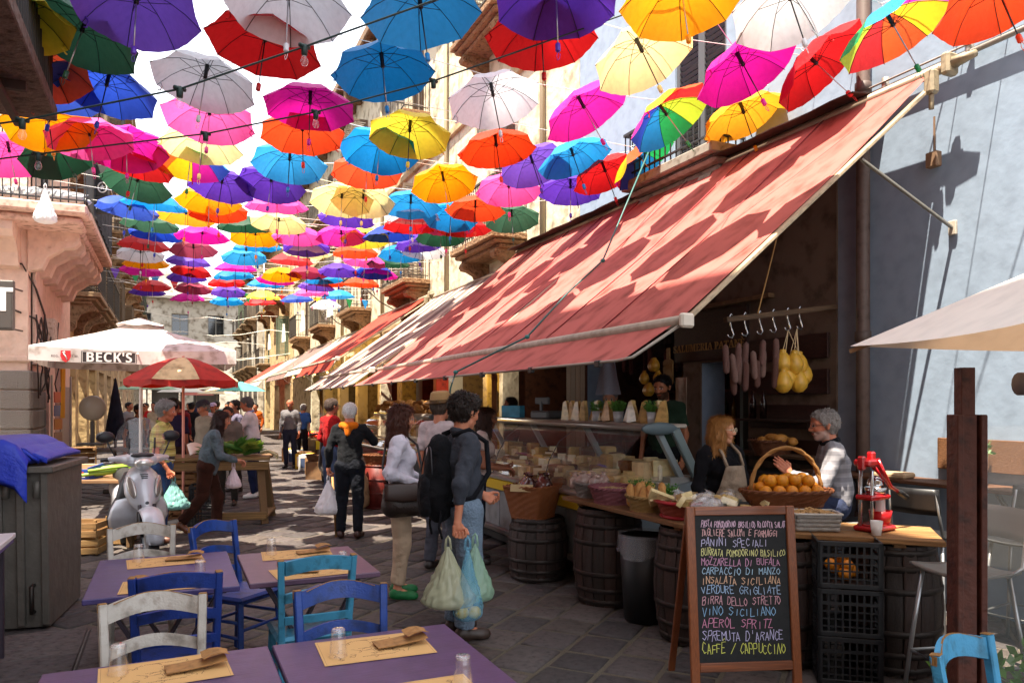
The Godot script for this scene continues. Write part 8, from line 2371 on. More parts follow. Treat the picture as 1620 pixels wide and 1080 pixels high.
# ---------------------------------------------------------------- fruit stalls farther down on the right, the far street
func build_far_market() -> void:
	for k in 3:
		var z := 18.2 + k * 2.1
		var o := thing("fruit_stand", ["nearest stepped fruit stand on the right past the counters", "middle stepped fruit stand on the right past the counters", "farthest stepped fruit stand on the right past the counters"][k], "stall", P(3.9, 0, z))
		part(o, "frame", G.new().box(Vector3(0.2, 0.35, 0), Vector3(0.9, 0.7, 1.8), 0.01), wood("6b5238", "z"))
		part(o, "shelf", G.new().box(Vector3(-0.1, 0.72, 0), Vector3(0.7, 0.03, 1.9), 0.004), wood("8a6a42", "z"))
		part(o, "shelf", G.new().box(Vector3(0.35, 0.92, 0), Vector3(0.5, 0.03, 1.9), 0.004), wood("8a6a42", "z"))
		for i in 46:
			var row := i / 16
			solo("fruit", "round fruit heaped on the %s fruit stand" % ["nearest", "middle", "farthest"][k], "fruit", mats.get("_fruit", null) if mats.has("_fruit") else fruit_mesh(), mat(["d9820f", "c9350f", "d8a01a", "b8231a"][(i / 8 + k) % 4], 0.45), T(o.position + Vector3([-0.3, -0.1, 0.35][row], [0.79, 0.81, 1.0][row], -0.85 + (i % 16) * 0.113) + Vector3(r(-0.03, 0.03), r(0, 0.03), r(-0.02, 0.02))), "fruit on the far stands")
		for i in 3:
			var c := thing("carton", ["white and blue printed", "yellow printed", "plain brown"][i] + " carton on the ground before the %s fruit stand" % ["nearest", "middle", "farthest"][k], "box", P(3.2, 0, z - 0.55 + i * 0.55), 66.0 - 90.0)
			part(c, "box", G.new().box(Vector3(0, 0.2, 0), Vector3(0.4, 0.4, 0.5), 0.006), mat(["cfcdc9", "c9a22a", "96704a"][i], 0.8, {"tex": "mottle"}))
			part(c, "print", G.new().box(Vector3(0, 0.2, 0.252), Vector3(0.3, 0.24, 0.003)).box(Vector3(-0.202, 0.2, 0.0), Vector3(0.003, 0.24, 0.3)), mat(["3a4a6a", "e0dcd0", "6a4a2c"][i], 0.8, {"tex": "scuff", "scale": 6.0}))
	var wb := basket("wicker_basket", "low wicker basket on a carton before the fruit stands", P(3.05, 0.402, 17.4), 0.0, basket_mesh(0.3, 0.24, 0.8, 0.14, 0.0, 16, 5), "6b4426")
	solo("carton", "brown carton carrying a low wicker basket", "box", G.new().box(Vector3(0, 0.2, 0), Vector3(0.5, 0.4, 0.5), 0.006), mat("8a6644", 0.8, {"tex": "mottle"}), T(P(3.05, 0, 17.4), -24))
	solo("price_sign", "small yellow price sign stuck in the low wicker basket", "sign", G.new().box(Vector3(0, 0.3, 0), Vector3(0.26, 0.2, 0.004)).box(Vector3(0, 0.1, 0), Vector3(0.01, 0.22, 0.004)), mat("d6c11a", 0.7), T(P(3.1, 0.46, 17.4), -24))
	# dark parked scooter beside them, seen from behind
	var s := thing("dark_scooter", "dark scooter with number plate parked before the second counter", "scooter", P(2.95, 0, 15.9), 176.0)
	var f := Field.new()
	f.bone(Vector3(0, 0.66, -0.5), Vector3(0, 0.72, -1.0), 0.16, 0.14)
	f.bone(Vector3(0, 0.45, -0.5), Vector3(0, 0.5, -0.95), 0.17, 0.12)
	f.bone(Vector3(0, 0.3, -0.2), Vector3(0, 0.3, 0.2), 0.14, 0.12)
	f.bone(Vector3(0, 0.4, 0.3), Vector3(0, 1.0, 0.25), 0.16, 0.12)
	f.mesh(0.04, 0.06, func(_p): return Color.WHITE)
	part(s, "body", f.done(), mat("1c1a1e", 0.3, {"coat": 0.6}))
	part(s, "seat", G.new().sm(true).ball(Vector3(0, 0.84, -0.6), Vector3(0.15, 0.08, 0.42), 12), mat("131214", 0.6))
	for z in [0.5, -0.8]: part(s, "wheel", G.new().sm(true).lathe([Vector2(0.0, -0.05), Vector2(0.23, -0.05), Vector2(0.26, 0.0), Vector2(0.23, 0.05), Vector2(0, 0.05)], 20, T(Vector3(0, 0.26, z), 0, 0, 90)), mat("121212", 0.85))
	part(s, "number_plate", G.new().box(Vector3(0, 0.55, -1.12), Vector3(0.18, 0.16, 0.006)), mat("c9c5c0", 0.5))
	part(s, "tail_light", G.new().box(Vector3(0, 0.72, -1.13), Vector3(0.2, 0.06, 0.03), 0.01), mat("8a1212", 0.2))
	part(s, "windscreen", G.new().sm(true).grid(6, 6, func(u, v): return Vector3((u - 0.5) * 0.5 * (1.0 - 0.3 * v), 1.05 + v * 0.45, 0.3 - 0.1 * v)), glass(0.14))
	part(s, "handlebar", G.new().sm(true).tube([Vector3(-0.34, 1.05, 0.15), Vector3(0, 1.08, 0.22), Vector3(0.34, 1.05, 0.15)], 0.02, 6), mat("1c1a1e", 0.4))
	# distant parasols and stalls
	for i in 5:
		var p := thing("far_stall", ["teal", "white", "cream", "pale green", "faded red"][i] + " topped market stall in the far street", "stall", P([2.6, 0.4, 2.2, -0.8, 1.4][i], 0, [33.0, 37.0, 43.0, 30.0, 50.0][i]))
		part(p, "canopy", G.new().sm(true).lathe([Vector2(1.0, 2.2), Vector2(0.5, 2.45), Vector2(0.0, 2.6)], 8), mat(["4a9a94", "d6d2ca", "cbbb98", "8aa68a", "a8584a"][i], 0.8, {"back": "6a6a6a"}))
		part(p, "pole", G.new().tube([Vector3(0, 0, 0), Vector3(0, 2.5, 0)], 0.03, 6), mat("8a8580", 0.6))
		part(p, "table_top", G.new().box(Vector3(0, 0.85, 0), Vector3(1.5, 0.08, 0.8)), wood("6a5238"))
		for a in [-1, 1]: part(p, "leg", G.new().box(Vector3(a * 0.65, 0.4, 0), Vector3(0.08, 0.8, 0.6)), wood("5a4632", "y"))
	lamp_bulb("small white lamp glowing over the bread counter, the nearer one", P(5.3, 2.3, 13.6), "fff2dc", 0.3)
	lamp_bulb("small white lamp glowing over the bread counter, the farther one", P(5.35, 2.3, 15.4), "fff2dc", 0.3)
	for i in 5: lamp_bulb("small yellow pendant bulb under the far awnings, the %s from the front" % ordinal(i + 1), P(4.9 - 0.1 * i, 2.75, 24.0 + i * 1.9), "ffc860", 0.35)
	# wrought iron lamp brackets on the far right
	for i in 2:
		var lp := thing("wall_bracket", ["nearer", "farther"][i] + " scrolled iron bracket on the right-hand facade", "bracket", P(6, 5.0, [21.6, 27.8][i]))
		var g := G.new().sm(true)
		g.tube([Vector3(0, 0, 0), Vector3(-1.0, 0.1, 0)], 0.02, 6)
		g.tube([Vector3(0, -0.6, 0), Vector3(-0.5, -0.35, 0), Vector3(-0.95, 0.05, 0)], 0.018, 6)
		var sp := []
		for k in 20: sp.append(Vector3(-0.85 + cos(k * 0.5) * 0.22 * (1.0 - k / 24.0), -0.18 + sin(k * 0.5) * 0.22 * (1.0 - k / 24.0), 0))
		g.tube(sp, 0.016, 5)
		part(lp, "scroll", g, mat("3a322c", 0.6))

func lamp_bulb(label: String, at: Vector3, col: String, energy: float) -> void:
	var o := thing("lamp_bulb", label, "lamp", at)
	part(o, "bulb", G.new().sm(true).ball(Vector3.ZERO, Vector3.ONE * 0.04, 10), mat(col, 0.3, {"glow": 3.0}))
	part(o, "cord", G.new().tube([Vector3(0, 0.04, 0), Vector3(0, 0.55, 0)], 0.006, 4), mat("2a2622", 0.7))
	var l := OmniLight3D.new()
	l.name = "glow"
	l.light_color = C(col)
	l.light_energy = energy
	l.light_size = 0.04
	l.omni_range = 12.0
	l.omni_attenuation = 2.0
	l.shadow_enabled = true
	l.position = Vector3.ZERO
	o.add_child(l)

func fruit_mesh() -> ArrayMesh:
	mats["_fruit"] = lump(Vector3.ONE * 0.06, 6, 0.05, 2)
	return mats["_fruit"]

# ---------------------------------------------------------------- people and what they carry
func carrier_bag(label: String, at: Vector3, w: float, h: float, d: float, m: Material, yaw := 0.0, sd := 3) -> Node3D:
	# hung from a hand at `at` (top of the handles)
	var o := thing("carrier_bag", label, "bag", at, yaw)
	var nn := FastNoiseLite.new()
	nn.seed = sd
	nn.frequency = 3.0
	part(o, "sack", G.new().sm(true).grid(64, 26, func(u: float, v: float) -> Vector3:
		var a := TAU * u
		var k := pow(minf(v / 0.78, 1.0), 1.05) * 0.93 + 0.07
		if v > 0.86: k *= sqrt(maxf(0.0, 1.0 - pow((v - 0.86) / 0.14, 2.0)))
		k *= 1.0 + 0.16 * nn.get_noise_3d(cos(a), v * 2.2, sin(a)) + 0.34 * nn.get_noise_3d(cos(a) * 1.1 + 7.0, v * 0.25, sin(a) * 1.1) * (1.15 - v) + 0.1 * nn.get_noise_3d(cos(a) * 2.0, v * 3.0, sin(a) * 2.0 + 5.0)
		return Vector3(cos(a) * w / 2 * k, -0.05 - v * (h - 0.05), sin(a) * d / 2 * k)), m)
	part(o, "handles", G.new().sm(true).tube([Vector3(-0.02, -0.07, 0), Vector3(-0.012, 0.0, 0.0), Vector3(0.0, 0.02, 0), Vector3(0.012, 0.0, 0), Vector3(0.02, -0.07, 0)], 0.009, 6), m)
	return o

func build_people() -> void:
	var jeans := cloth("7d90a3", {"tex": "grain", "scale": 3.0, "bump": "bump", "bs": 1.2})
	# man with rucksack, seen from behind
	var man := person({"label": "man in dark grey shirt and jeans with black backpack, back to the viewer", "x": 1.95, "z": 5.22, "yaw": 90.0, "d": 5.4, "h": 1.73, "w": 1.08, "skin": "b9795c", "hair": "2c221d", "style": "thick", "turn": 20.0, "nod": 8.0, "collar": true,
		"shirt": cloth("3d4048"), "trousers": jeans, "cuff": 0.5, "hem": -0.05, "loose": 1.06, "legw": 1.18, "shoes": mat("3a2c24", 0.5),
		"pose": {"elb_r": Vector3(-0.28, 1.12, -0.12), "wri_r": Vector3(-0.3, 0.87, -0.15), "elb_l": Vector3(0.24, 1.14, 0.02), "wri_l": Vector3(0.14, 1.0, 0.22)}, "curl_r": 1.35, "hand_r": Vector3(0, -1, 0.1), "curl_l": 0.9})
	# backpack: a thing of its own on his back
	var bp := thing("backpack", "black fabric backpack worn by the man in the grey shirt", "backpack", man.position, 90.0)
	var f := Field.new()
	f.bone(Vector3(0.02, 1.36, -0.17), Vector3(0.02, 1.05, -0.2), 0.115, 0.145, 1.3)
	f.bone(Vector3(0.02, 1.05, -0.2), Vector3(0.02, 0.97, -0.18), 0.145, 0.13, 1.3)
	f.mesh(0.018, 0.04, func(_p): return Color.WHITE, 0.02, 11.0)
	part(bp, "sack", f.done(), cloth("141417"))
	f.bone(Vector3(0.02, 1.1, -0.28), Vector3(0.02, 0.98, -0.28), 0.095, 0.1, 1.8)
	f.mesh(0.016, 0.03, func(_p): return Color.WHITE, 0.015, 12.0)
	part(bp, "pocket", f.done(), cloth("17171b"))
	for s in [-1, 1]:
		part(bp, "strap", G.new().sm(true).tube([Vector3(s * 0.1, 1.47, -0.12), Vector3(s * 0.13, 1.51, 0.0), Vector3(s * 0.14, 1.42, 0.13), Vector3(s * 0.15, 1.2, 0.145), Vector3(s * 0.17, 1.03, 0.02), Vector3(s * 0.13, 0.98, -0.14)], 0.02, 6), cloth("17171b"))
		part(bp, "loose_strap", G.new().sm(true).tube([Vector3(s * 0.1, 0.94, -0.2), Vector3(s * 0.11, 0.82, -0.22), Vector3(s * 0.12, 0.74, -0.2)], 0.009, 5), cloth("17171b"))
	part(bp, "zip", G.new().sm(true).tube([Vector3(-0.11, 1.2, -0.27), Vector3(-0.05, 1.36, -0.26), Vector3(0.02, 1.41, -0.25), Vector3(0.09, 1.36, -0.26), Vector3(0.15, 1.2, -0.27)], 0.005, 4), mat("2e2e32", 0.4))
	# his shopping: three thin bags in one hand
	var hr := man.transform * Vector3(-0.28, 0.83, 0.06)
	hr = man.transform * (Vector3(-0.3, 0.87, -0.15) * 1.73 / 1.72 + Vector3(0, -0.1, 0.02))
	carrier_bag("pale olive see-through shopping bag held by the man with backpack", hr + Vector3(-0.1, 0, 0.03), 0.34, 0.48, 0.22, mat("b4b494", 0.3, {"alpha": 0.6}), -24.0, 5)
	carrier_bag("light blue see-through bag of lemons held by the man with backpack", hr + Vector3(0.02, 0, 0.09), 0.2, 0.56, 0.18, mat("6fb0cc", 0.3, {"alpha": 0.42}), -24.0, 6)
	carrier_bag("pale green see-through bag held by the man with backpack", hr + Vector3(0.11, 0, 0.0), 0.26, 0.46, 0.2, mat("9cc0a4", 0.3, {"alpha": 0.5}), -24.0, 7)
	for i in 3: solo("lemon", "lemon lying at the bottom of the light blue bag", "lemon", lump(Vector3(0.048, 0.042, 0.042), 9, 0.06, i), mat("dcb81c", 0.45), T(hr + Vector3(0.02 + [-0.045, 0.05, 0.0][i], -0.49 + [0.0, -0.01, 0.055][i], 0.09 + [0.01, 0.0, -0.02][i])), "lemons in the light blue bag")
	# woman in white top
	var wo := person({"label": "woman in white long-sleeved top and beige trousers with green shoes", "x": 1.84, "z": 6.5, "yaw": 74.0, "d": 6.6, "h": 1.66, "w": 0.98, "bust": 1.0, "skin": "c98c6c", "hair": "4a2416", "style": "long", "glasses": true, "frames": "8a7a6a", "nod": 6.0,
		"shirt": cloth("d6d2de"), "trousers": cloth("c4ab90"), "leg_cut": 0.86, "legw": 1.08, "shoes": mat("12763c", 0.6, {"tex": "mottle", "scale": 4.0}),
		"pose": {"elb_r": Vector3(-0.27, 1.14, -0.1), "wri_r": Vector3(-0.2, 1.05, 0.17), "elb_l": Vector3(0.25, 1.14, -0.04), "wri_l": Vector3(0.16, 1.06, 0.2)}, "curl_r": 1.0, "hand_r": Vector3(0.5, 0.0, 0.9), "thumb_r": Vector3(0, 1, 0), "curl_l": 1.0, "hand_l": Vector3(-0.5, 0, 0.9), "thumb_l": Vector3(0, 1, 0)})
	var hb := thing("shoulder_bag", "dark brown leather shoulder bag on the hip of the woman in white", "handbag", wo.position, 74.0)
	f.bone(Vector3(-0.22, 0.95, -0.06), Vector3(-0.22, 0.95, 0.12), 0.085, 0.08, 1.0)
	f.bone(Vector3(-0.22, 0.83, -0.06), Vector3(-0.22, 0.83, 0.12), 0.1, 0.095, 1.0)
	f.mesh(0.018, 0.05, func(_p): return Color.WHITE, 0.012, 9.0)
	part(hb, "pouch", f.done(), mat("2e211c", 0.45, {"tex": "mottle", "bump": "fine", "bs": 0.3}))
	part(hb, "flap", G.new().sm(true).slab(8, 8, 0.008, func(u: float, v: float) -> Vector3: return Vector3(-0.3 - 0.028 * sin(v * 2.2), 1.02 - v * 0.15 * (1.0 - 0.2 * absf(u - 0.5)), lerpf(-0.13, 0.19, u))), mat("362620", 0.45))
	part(hb, "strap", G.new().sm(true).tube([Vector3(-0.2, 1.0, 0.16), Vector3(-0.1, 1.16, 0.185), Vector3(0.05, 1.33, 0.15), Vector3(0.12, 1.43, 0.03), Vector3(0.06, 1.4, -0.12), Vector3(-0.14, 1.15, -0.15), Vector3(-0.21, 1.0, -0.1)], 0.011, 6), mat("1c1512", 0.5))
	# man with straw hat behind them
	person({"label": "man in straw hat and white shirt, half hidden behind the man with backpack", "x": 2.5, "z": 7.35, "yaw": 120.0, "d": 7.6, "h": 1.76, "skin": "b9785c", "hair": "5a4a40", "hat": "straw", "shirt": cloth("c9b8b8"), "trousers": cloth("4a4a52"), "sleeve": 0.6})
	person({"label": "woman in white sleeveless top and dark trousers leaning at the cheese counter", "x": 2.98, "z": 7.55, "yaw": 70.0, "d": 7.9, "h": 1.64, "bust": 0.8, "skin": "8f5a44", "hair": "3a2218", "style": "bob", "sleeve": 0.35, "shirt": cloth("c4aca4"), "trousers": cloth("20222e"), "lean": 8.0, "glasses": true,
		"pose": {"elb_r": Vector3(-0.24, 1.1, 0.06), "wri_r": Vector3(-0.14, 1.06, 0.3), "elb_l": Vector3(0.24, 1.1, 0.06), "wri_l": Vector3(0.14, 1.06, 0.3)}, "curl_r": 0.8, "curl_l": 0.8})
	# white-haired man in black, back to us
	var wh := person({"label": "white-haired man in black hooded jacket and black jeans, back to the viewer", "x": 2.06, "z": 9.6, "yaw": 156.0, "d": 9.6, "h": 1.68, "w": 1.08, "skin": "c07a5e", "hair": "f6f4f0", "shirt": cloth("1e1f22"), "trousers": cloth("1b1d24"), "shoes": mat("3a2018", 0.5), "top": "jacket", "hem": -0.02, "legw": 1.05,
		"pose": {"elb_l": Vector3(0.26, 1.14, -0.03), "wri_l": Vector3(0.28, 0.9, 0.02), "elb_r": Vector3(-0.3, 1.24, 0.1), "wri_r": Vector3(-0.18, 1.3, 0.3)}, "curl_l": 1.2, "hand_l": Vector3(0, -1, 0), "curl_r": 0.8})
	f = Field.new()
	f.bone(Vector3(-0.08, 1.42, -0.06), Vector3(0.08, 1.42, -0.06), 0.05, 0.05)
	f.bone(Vector3(0.0, 1.4, -0.1), Vector3(0.0, 1.32, -0.13), 0.06, 0.035)
	f.mesh(0.02, 0.03, func(_p): return Color.WHITE)
	part(wh, "orange_hood", f.done(), cloth("d06a14"))
	var hw := wh.transform * (Vector3(0.28, 0.9, 0.02) * 1.68 / 1.72 + Vector3(0, -0.1, 0))
	carrier_bag("full white plastic bag in the white-haired man's left hand", hw, 0.34, 0.5, 0.24, mat("d8d4d6", 0.35, {"back": "999499"}), -24.0, 11)
	solo("wooden_cane", "pale wooden stick beside the white-haired man", "stick", G.new().sm(true).tube([P(1.92, 0.0, 9.75), P(1.9, 0.75, 9.9)], 0.016, 6), wood("b98a52", "y"))
	# man in red
	person({"label": "man in red sweater standing at the second counter behind the white-haired man", "x": 2.3, "z": 12.1, "yaw": 110.0, "d": 11.8, "h": 1.75, "skin": "a86a50", "hair": "5a4a42", "glasses": true, "shirt": cloth("9c1a1c"), "trousers": cloth("4a5a78"), "top": "sweater", "pose": {"wri_r": Vector3(-0.2, 1.0, 0.2), "wri_l": Vector3(0.2, 1.0, 0.2)}})
	# striped polo man
	var sp := person({"label": "grey-haired man in yellow striped polo shirt beside the scooter", "x": -0.12, "z": 10.3, "yaw": 78.0, "d": 9.3, "h": 1.7, "w": 1.22, "skin": "a9674c", "hair": "8d8a86", "style": "thick", "sleeve": 0.62, "collar": true, "collar_mat": cloth("7a7838"), "shirt": striped(), "trousers": cloth("39507a"), "shoes": mat("5a3424", 0.5), "lean": 4.0, "nod": 6.0,
		"pose": {"elb_r": Vector3(-0.27, 1.13, 0.0), "wri_r": Vector3(-0.24, 0.9, 0.14)}, "curl_r": 1.2, "hand_r": Vector3(0, -0.9, 0.4)})
	carrier_bag("sea green plastic bag of greens held by the man in stripes", sp.transform * (Vector3(-0.24, 0.9, 0.14) * 0.99 + Vector3(0, -0.08, 0.06)), 0.36, 0.4, 0.26, mat("6f9e98", 0.3, {"alpha": 0.85}), -20.0, 14)
	# woman in denim jacket walking
	var dw := person({"label": "dark-haired woman in faded denim jacket and brown trousers walking past the stall", "x": 0.42, "z": 10.75, "yaw": 84.0, "d": 9.7, "h": 1.6, "w": 1.1, "skin": "b97a5e", "hair": "2e1812", "style": "long", "shirt": cloth("5a676e", {"tex": "dirt", "scale": 1.6}), "trousers": cloth("3a1f16"), "top": "jacket", "lean": 16.0, "hem": -0.08, "loose": 1.12, "legw": 1.2, "leg_cut": 0.97, "shoes": mat("6a3c22", 0.5), "nod": 10.0,
		"pose": {"knee_l": Vector3(0.1, 0.5, 0.14), "ankle_l": Vector3(0.1, 0.085, 0.12), "toe_l": Vector3(0.11, 0.035, 0.28), "knee_r": Vector3(-0.1, 0.52, -0.05), "ankle_r": Vector3(-0.1, 0.17, -0.32), "toe_r": Vector3(-0.1, 0.05, -0.2), "elb_r": Vector3(-0.27, 1.1, 0.2), "wri_r": Vector3(-0.16, 1.02, 0.42)}, "tiptoe": true, "curl_r": 0.9})
	carrier_bag("small pinkish white bag on the denim woman's arm", dw.transform * Vector3(-0.14, 0.92, 0.34), 0.2, 0.34, 0.14, mat("d3bfc4", 0.4, {"back": "8a7a80"}), -20.0, 17)
	# the group round the stall
	person({"label": "man in dark purple polo shirt seen from behind under the striped umbrella", "x": 0.02, "z": 13.2, "yaw": 150.0, "d": 12.2, "h": 1.76, "w": 1.15, "skin": "8a5642", "hair": "171210", "sleeve": 0.6, "collar": true, "shirt": cloth("241c38"), "trousers": cloth("30221e")})
	person({"label": "old man in flat cap and beige jacket behind the vegetable stall", "x": 0.52, "z": 14.3, "yaw": -60.0, "d": 13.3, "h": 1.72, "skin": "b57c62", "hair": "8d8a86", "hat": "cap", "hatc": "43444e", "shirt": cloth("a89c8c"), "trousers": cloth("4a443c"), "top": "jacket", "nod": 16.0})
	person({"label": "bearded man in grey jacket facing the viewer behind the greens", "x": 0.86, "z": 13.5, "yaw": -20.0, "d": 12.7, "h": 1.62, "w": 1.15, "skin": "a3654c", "hair": "3a302a", "beard": 0.7, "beardc": "8d8680", "shirt": cloth("6a6058"), "trousers": cloth("35322e"), "top": "jacket"})
	person({"label": "man in purple grey jacket turned away behind the white sweater", "x": 1.12, "z": 15.4, "yaw": -70.0, "d": 14.6, "h": 1.74, "skin": "8a5a46", "hair": "241c18", "shirt": cloth("6a6478"), "trousers": cloth("3a3430"), "top": "jacket"})
	person({"label": "grey-haired man in white sweater and navy trousers leaning to the left", "x": 1.36, "z": 14.4, "yaw": -108.0, "d": 13.8, "h": 1.8, "w": 1.05, "skin": "a8694e", "hair": "5f5c5a", "collar": true, "collar_mat": cloth("6a78a8"), "shirt": cloth("d0c4c6"), "trousers": cloth("1d2440"), "top": "sweater", "lean": 9.0, "nod": 10.0, "pose": {"elb_l": Vector3(0.25, 1.16, 0.2), "wri_l": Vector3(0.15, 1.1, 0.45), "elb_r": Vector3(-0.25, 1.16, 0.2), "wri_r": Vector3(-0.15, 1.1, 0.45)}, "shoes": mat("c9c4be", 0.6)})
	person({"label": "dark-haired stallholder in grey vest at the dial scale under the white parasol", "x": -0.62, "z": 15.9, "yaw": 40.0, "d": 14.2, "h": 1.68, "skin": "9a6248", "hair": "1c1512", "sleeve": 0.4, "shirt": cloth("57504e"), "trousers": cloth("2c2a2c"), "lean": 10.0})
	# farther down the street
	person({"label": "bald man in grey sweater and dark trousers by the fruit cartons", "x": 2.85, "z": 20.6, "yaw": -24.0, "d": 20.0, "h": 1.78, "w": 1.12, "skin": "a5634a", "style": "bald", "beard": 0.5, "beardc": "4a3a32", "shirt": cloth("6d6a6c"), "trousers": cloth("26293a"), "top": "sweater", "nod": 14.0})
	person({"label": "grey-haired person in blue shirt bending over the fruit stand", "x": 3.3, "z": 21.6, "yaw": 150.0, "d": 21.0, "h": 1.68, "skin": "b07a60", "hair": "9a9896", "sleeve": 0.6, "shirt": cloth("3a62a0"), "trousers": cloth("1f1f24"), "lean": 12.0})
	# inside the shop and behind the counters
	var ap := person({"label": "blonde woman with glasses in black top and beige apron behind the plank counter", "x": 4.14, "z": 5.0, "yaw": -2.0, "turn": 34.0, "d": 6.3, "h": 1.57, "bust": 0.8, "skin": "c98f72", "hair": "a8743c", "style": "bob", "glasses": true, "frames": "c9b89a", "shirt": cloth("17161a"), "trousers": cloth("1d1d20"),
		"pose": {"elb_l": Vector3(0.26, 1.12, 0.0), "wri_l": Vector3(0.24, 1.0, 0.2), "elb_r": Vector3(-0.26, 1.12, 0.0), "wri_r": Vector3(-0.2, 0.99, 0.16)}, "curl_l": 0.5, "hand_l": Vector3(0.1, -0.4, 0.9), "thumb_l": Vector3(-1, 0.2, 0), "cuff": 0.9})
	part(ap, "apron", G.new().sm(true).slab(12, 14, 0.006, func(u: float, v: float) -> Vector3:
		var w := lerpf(0.085, 0.16, minf(v * 2.6, 1.0))
		var x := (u - 0.5) * 2.0 * w
		return Vector3(x, 1.2 - v * 0.62, (0.185 if v < 0.3 else 0.17) - x * x * 1.6 + 0.006 * sin(u * 8.0 + v * 4.0))), cloth("a08c78"))
	for s in [-1, 1]: part(ap, "apron_strap", G.new().sm(true).tube([Vector3(s * 0.08, 1.2, 0.18), Vector3(s * 0.085, 1.29, 0.13), Vector3(s * 0.07, 1.37, 0.03), Vector3(s * 0.04, 1.36, -0.06)], 0.014, 5), cloth("a08c78"))
	person({"label": "grey-haired man with glasses in striped grey cardigan, seated and gesturing at the right", "x": 4.9, "z": 4.52, "yaw": -128.0, "turn": 12.0, "nod": 4.0, "y": 0.0, "d": 6.0, "h": 1.72, "w": 1.12, "skin": "b9755a", "hair": "9a9490", "beard": 0.55, "beardc": "a8a09a", "glasses": true, "collar": true, "collar_mat": cloth("1d1d22"), "shirt": striped(true), "trousers": cloth("38405a"), "top": "cardigan", "hem": 0.0,
		"pose": {"pelvis": Vector3(0, 0.9, 0), "belly": Vector3(0, 1.02, 0.0), "chest": Vector3(0, 1.2, 0.02), "neck": Vector3(0, 1.37, 0.04), "head": Vector3(0, 1.515, 0.09), "sho_l": Vector3(0.185, 1.31, 0.03), "sho_r": Vector3(-0.185, 1.31, 0.03), "elb_l": Vector3(0.27, 1.06, 0.14), "wri_l": Vector3(0.2, 1.14, 0.37), "elb_r": Vector3(-0.26, 1.05, 0.1), "wri_r": Vector3(-0.14, 1.0, 0.3),
			"hip_l": Vector3(0.09, 0.87, 0.03), "hip_r": Vector3(-0.09, 0.87, 0.03), "knee_l": Vector3(0.14, 0.8, 0.42), "knee_r": Vector3(-0.14, 0.8, 0.42), "ankle_l": Vector3(0.13, 0.36, 0.4), "ankle_r": Vector3(-0.13, 0.36, 0.4), "toe_l": Vector3(0.14, 0.31, 0.55), "toe_r": Vector3(-0.14, 0.31, 0.55)}, "curl_l": 0.2, "hand_l": Vector3(0.0, 0.75, 0.66), "thumb_l": Vector3(-0.3, 0.5, -0.7), "curl_r": 0.5})
	person({"label": "young bearded vendor in dark green T-shirt standing behind the cheese counter", "x": 4.95, "z": 6.95, "y": 0.18, "yaw": -60.0, "d": 8.4, "h": 1.8, "skin": "a36a4c", "hair": "120e0d", "beard": 0.85, "sleeve": 0.55, "shirt": cloth("25382a"), "trousers": cloth("17171a"), "nod": 12.0})
	solo("duckboard", "raised floor boards behind the cheese counter", "platform", G.new().box(Vector3.ZERO, Vector3(0.9, 0.17, 4.4), 0.01), wood("4a3a2c", "z"), T(P(5.05, 0.09, 7.9)))
	person({"label": "grey-haired vendor looking down behind the packed cheeses", "x": 4.95, "z": 8.05, "y": 0.18, "yaw": -40.0, "d": 9.2, "h": 1.68, "skin": "a36e56", "hair": "7d7a78", "shirt": cloth("3a3434"), "trousers": cloth("1d1d20"), "nod": 16.0})
	person({"label": "bearded vendor in the gap behind the bread pile", "x": 4.75, "z": 13.6, "y": 0.1, "yaw": -70.0, "d": 14.0, "h": 1.72, "skin": "8f5c44", "hair": "171210", "beard": 0.8, "shirt": cloth("2a2426"), "trousers": cloth("1d1d20")})
	person({"label": "dark-haired woman vendor in profile behind the gap between the counters", "x": 5.2, "z": 11.6, "y": 0.1, "yaw": -100.0, "d": 12.8, "h": 1.68, "skin": "9a6248", "hair": "171210", "style": "bob", "shirt": cloth("1f1d20"), "trousers": cloth("1d1d20")})
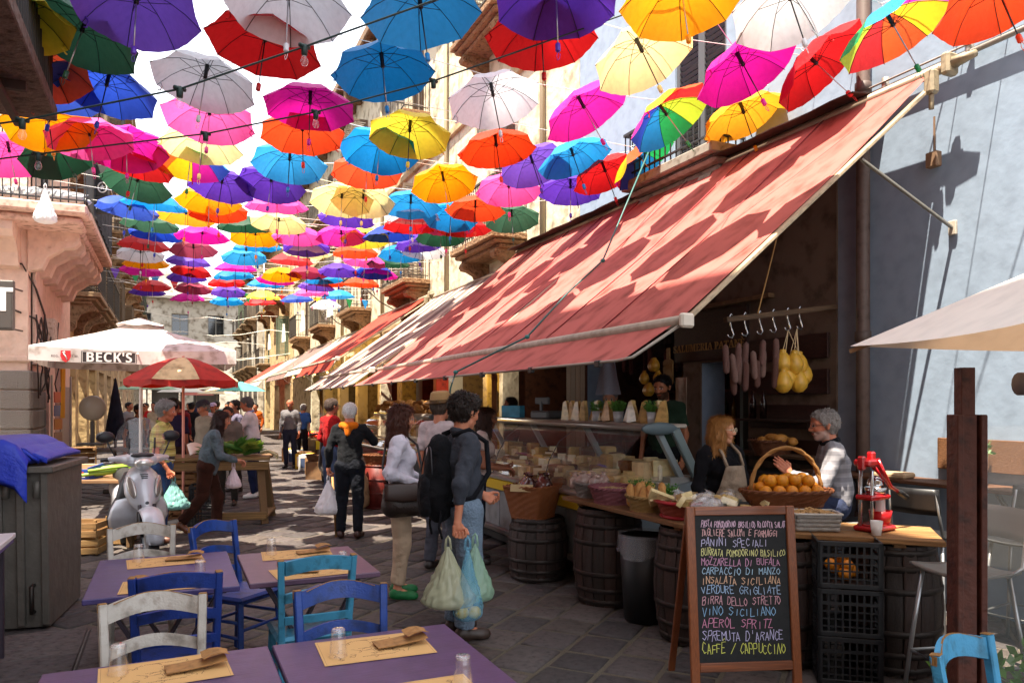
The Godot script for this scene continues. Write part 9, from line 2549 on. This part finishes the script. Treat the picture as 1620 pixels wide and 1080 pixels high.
	# distant passers-by
	var far := [["person with a white cap and pale shirt in the far crowd", 1.05, 22.5, -20.0, "c9c4d0", "2c2c34", "cap", "b9a9c4"], ["person in black with a dark cap in the far crowd", 0.55, 24.5, 150.0, "1c1c20", "26262c", "cap", "1a1a1e"], ["person in dark red in the far crowd", 0.2, 21.0, 160.0, "6a1c20", "2a2a30", "", ""], ["person in bright red by the left stalls of the far crowd", -0.75, 27.0, -30.0, "b51c20", "2c2c30", "", ""], ["person in grey shirt by the far left stalls", -1.1, 24.0, 60.0, "7d7d84", "33333a", "", ""], ["person in navy in the far crowd beside the market umbrella's pole", 0.9, 27.5, -10.0, "232a48", "2a2a30", "", ""], ["person in white shirt walking away far down the street", 1.5, 29.0, 170.0, "c6c6c8", "3a3a44", "", ""], ["person in dark olive far down the street near the teal stall", 1.95, 31.0, -24.0, "3a3a2a", "26262a", "", ""], ["person in pale blue farther down the street", 0.0, 33.0, 160.0, "8aa0bc", "2c3040", "", ""], ["person in orange top beside the far right awnings", 2.6, 27.0, -30.0, "b5561c", "2a2a30", "", ""], ["person in teal shirt among the far crowd", 1.3, 25.5, 150.0, "2a6a6a", "26262c", "", ""], ["person in cream jacket at the far left stalls", -0.4, 22.6, -40.0, "b5a88c", "3a342c", "", ""], ["person in maroon far down the middle of the street", 0.6, 31.0, -24.0, "5a1c24", "26262a", "", ""], ["person in lilac top far down by the right stalls", 2.2, 34.0, 160.0, "9a86b0", "2c2c34", "", ""], ["person in brown coat at the farthest visible point of the street", 0.9, 37.0, -24.0, "5a4232", "2a2622", "", ""]]
	for q in far:
		var d := {"label": q[0], "x": q[1], "z": q[2], "yaw": q[3], "d": 24.0, "h": 1.66 + r(0, 0.14), "skin": "a06a50", "hair": "1c1614", "shirt": cloth(q[4]), "trousers": cloth(q[5])}
		if q[6]:
			d["hat"] = q[6]
			d["hatc"] = q[7]
		person(d)

func striped(grey := false) -> StandardMaterial3D:
	var key := "stripes" + str(grey)
	if mats.has(key): return mats[key]
	var im := Image.create(16, 128, false, Image.FORMAT_RGB8)
	for y in 128:
		var c := C("a8a254")
		if grey: c = C("76747a") if (y / 10) % 2 else C("8f8d92")
		else:
			var k := y % 32
			if k in [2, 3, 4]: c = C("4a2c1c")
			elif k in [8, 9]: c = C("5a4022")
			elif k > 18 and k < 24: c = C("c2bd78")
		for x in 16: im.set_pixel(x, y, c)
	var m := StandardMaterial3D.new()
	m.albedo_texture = ImageTexture.create_from_image(im)
	m.uv1_triplanar = true
	m.uv1_scale = Vector3.ONE * (2.6 if not grey else 2.2)
	m.roughness = 0.9
	mats[key] = m
	return m
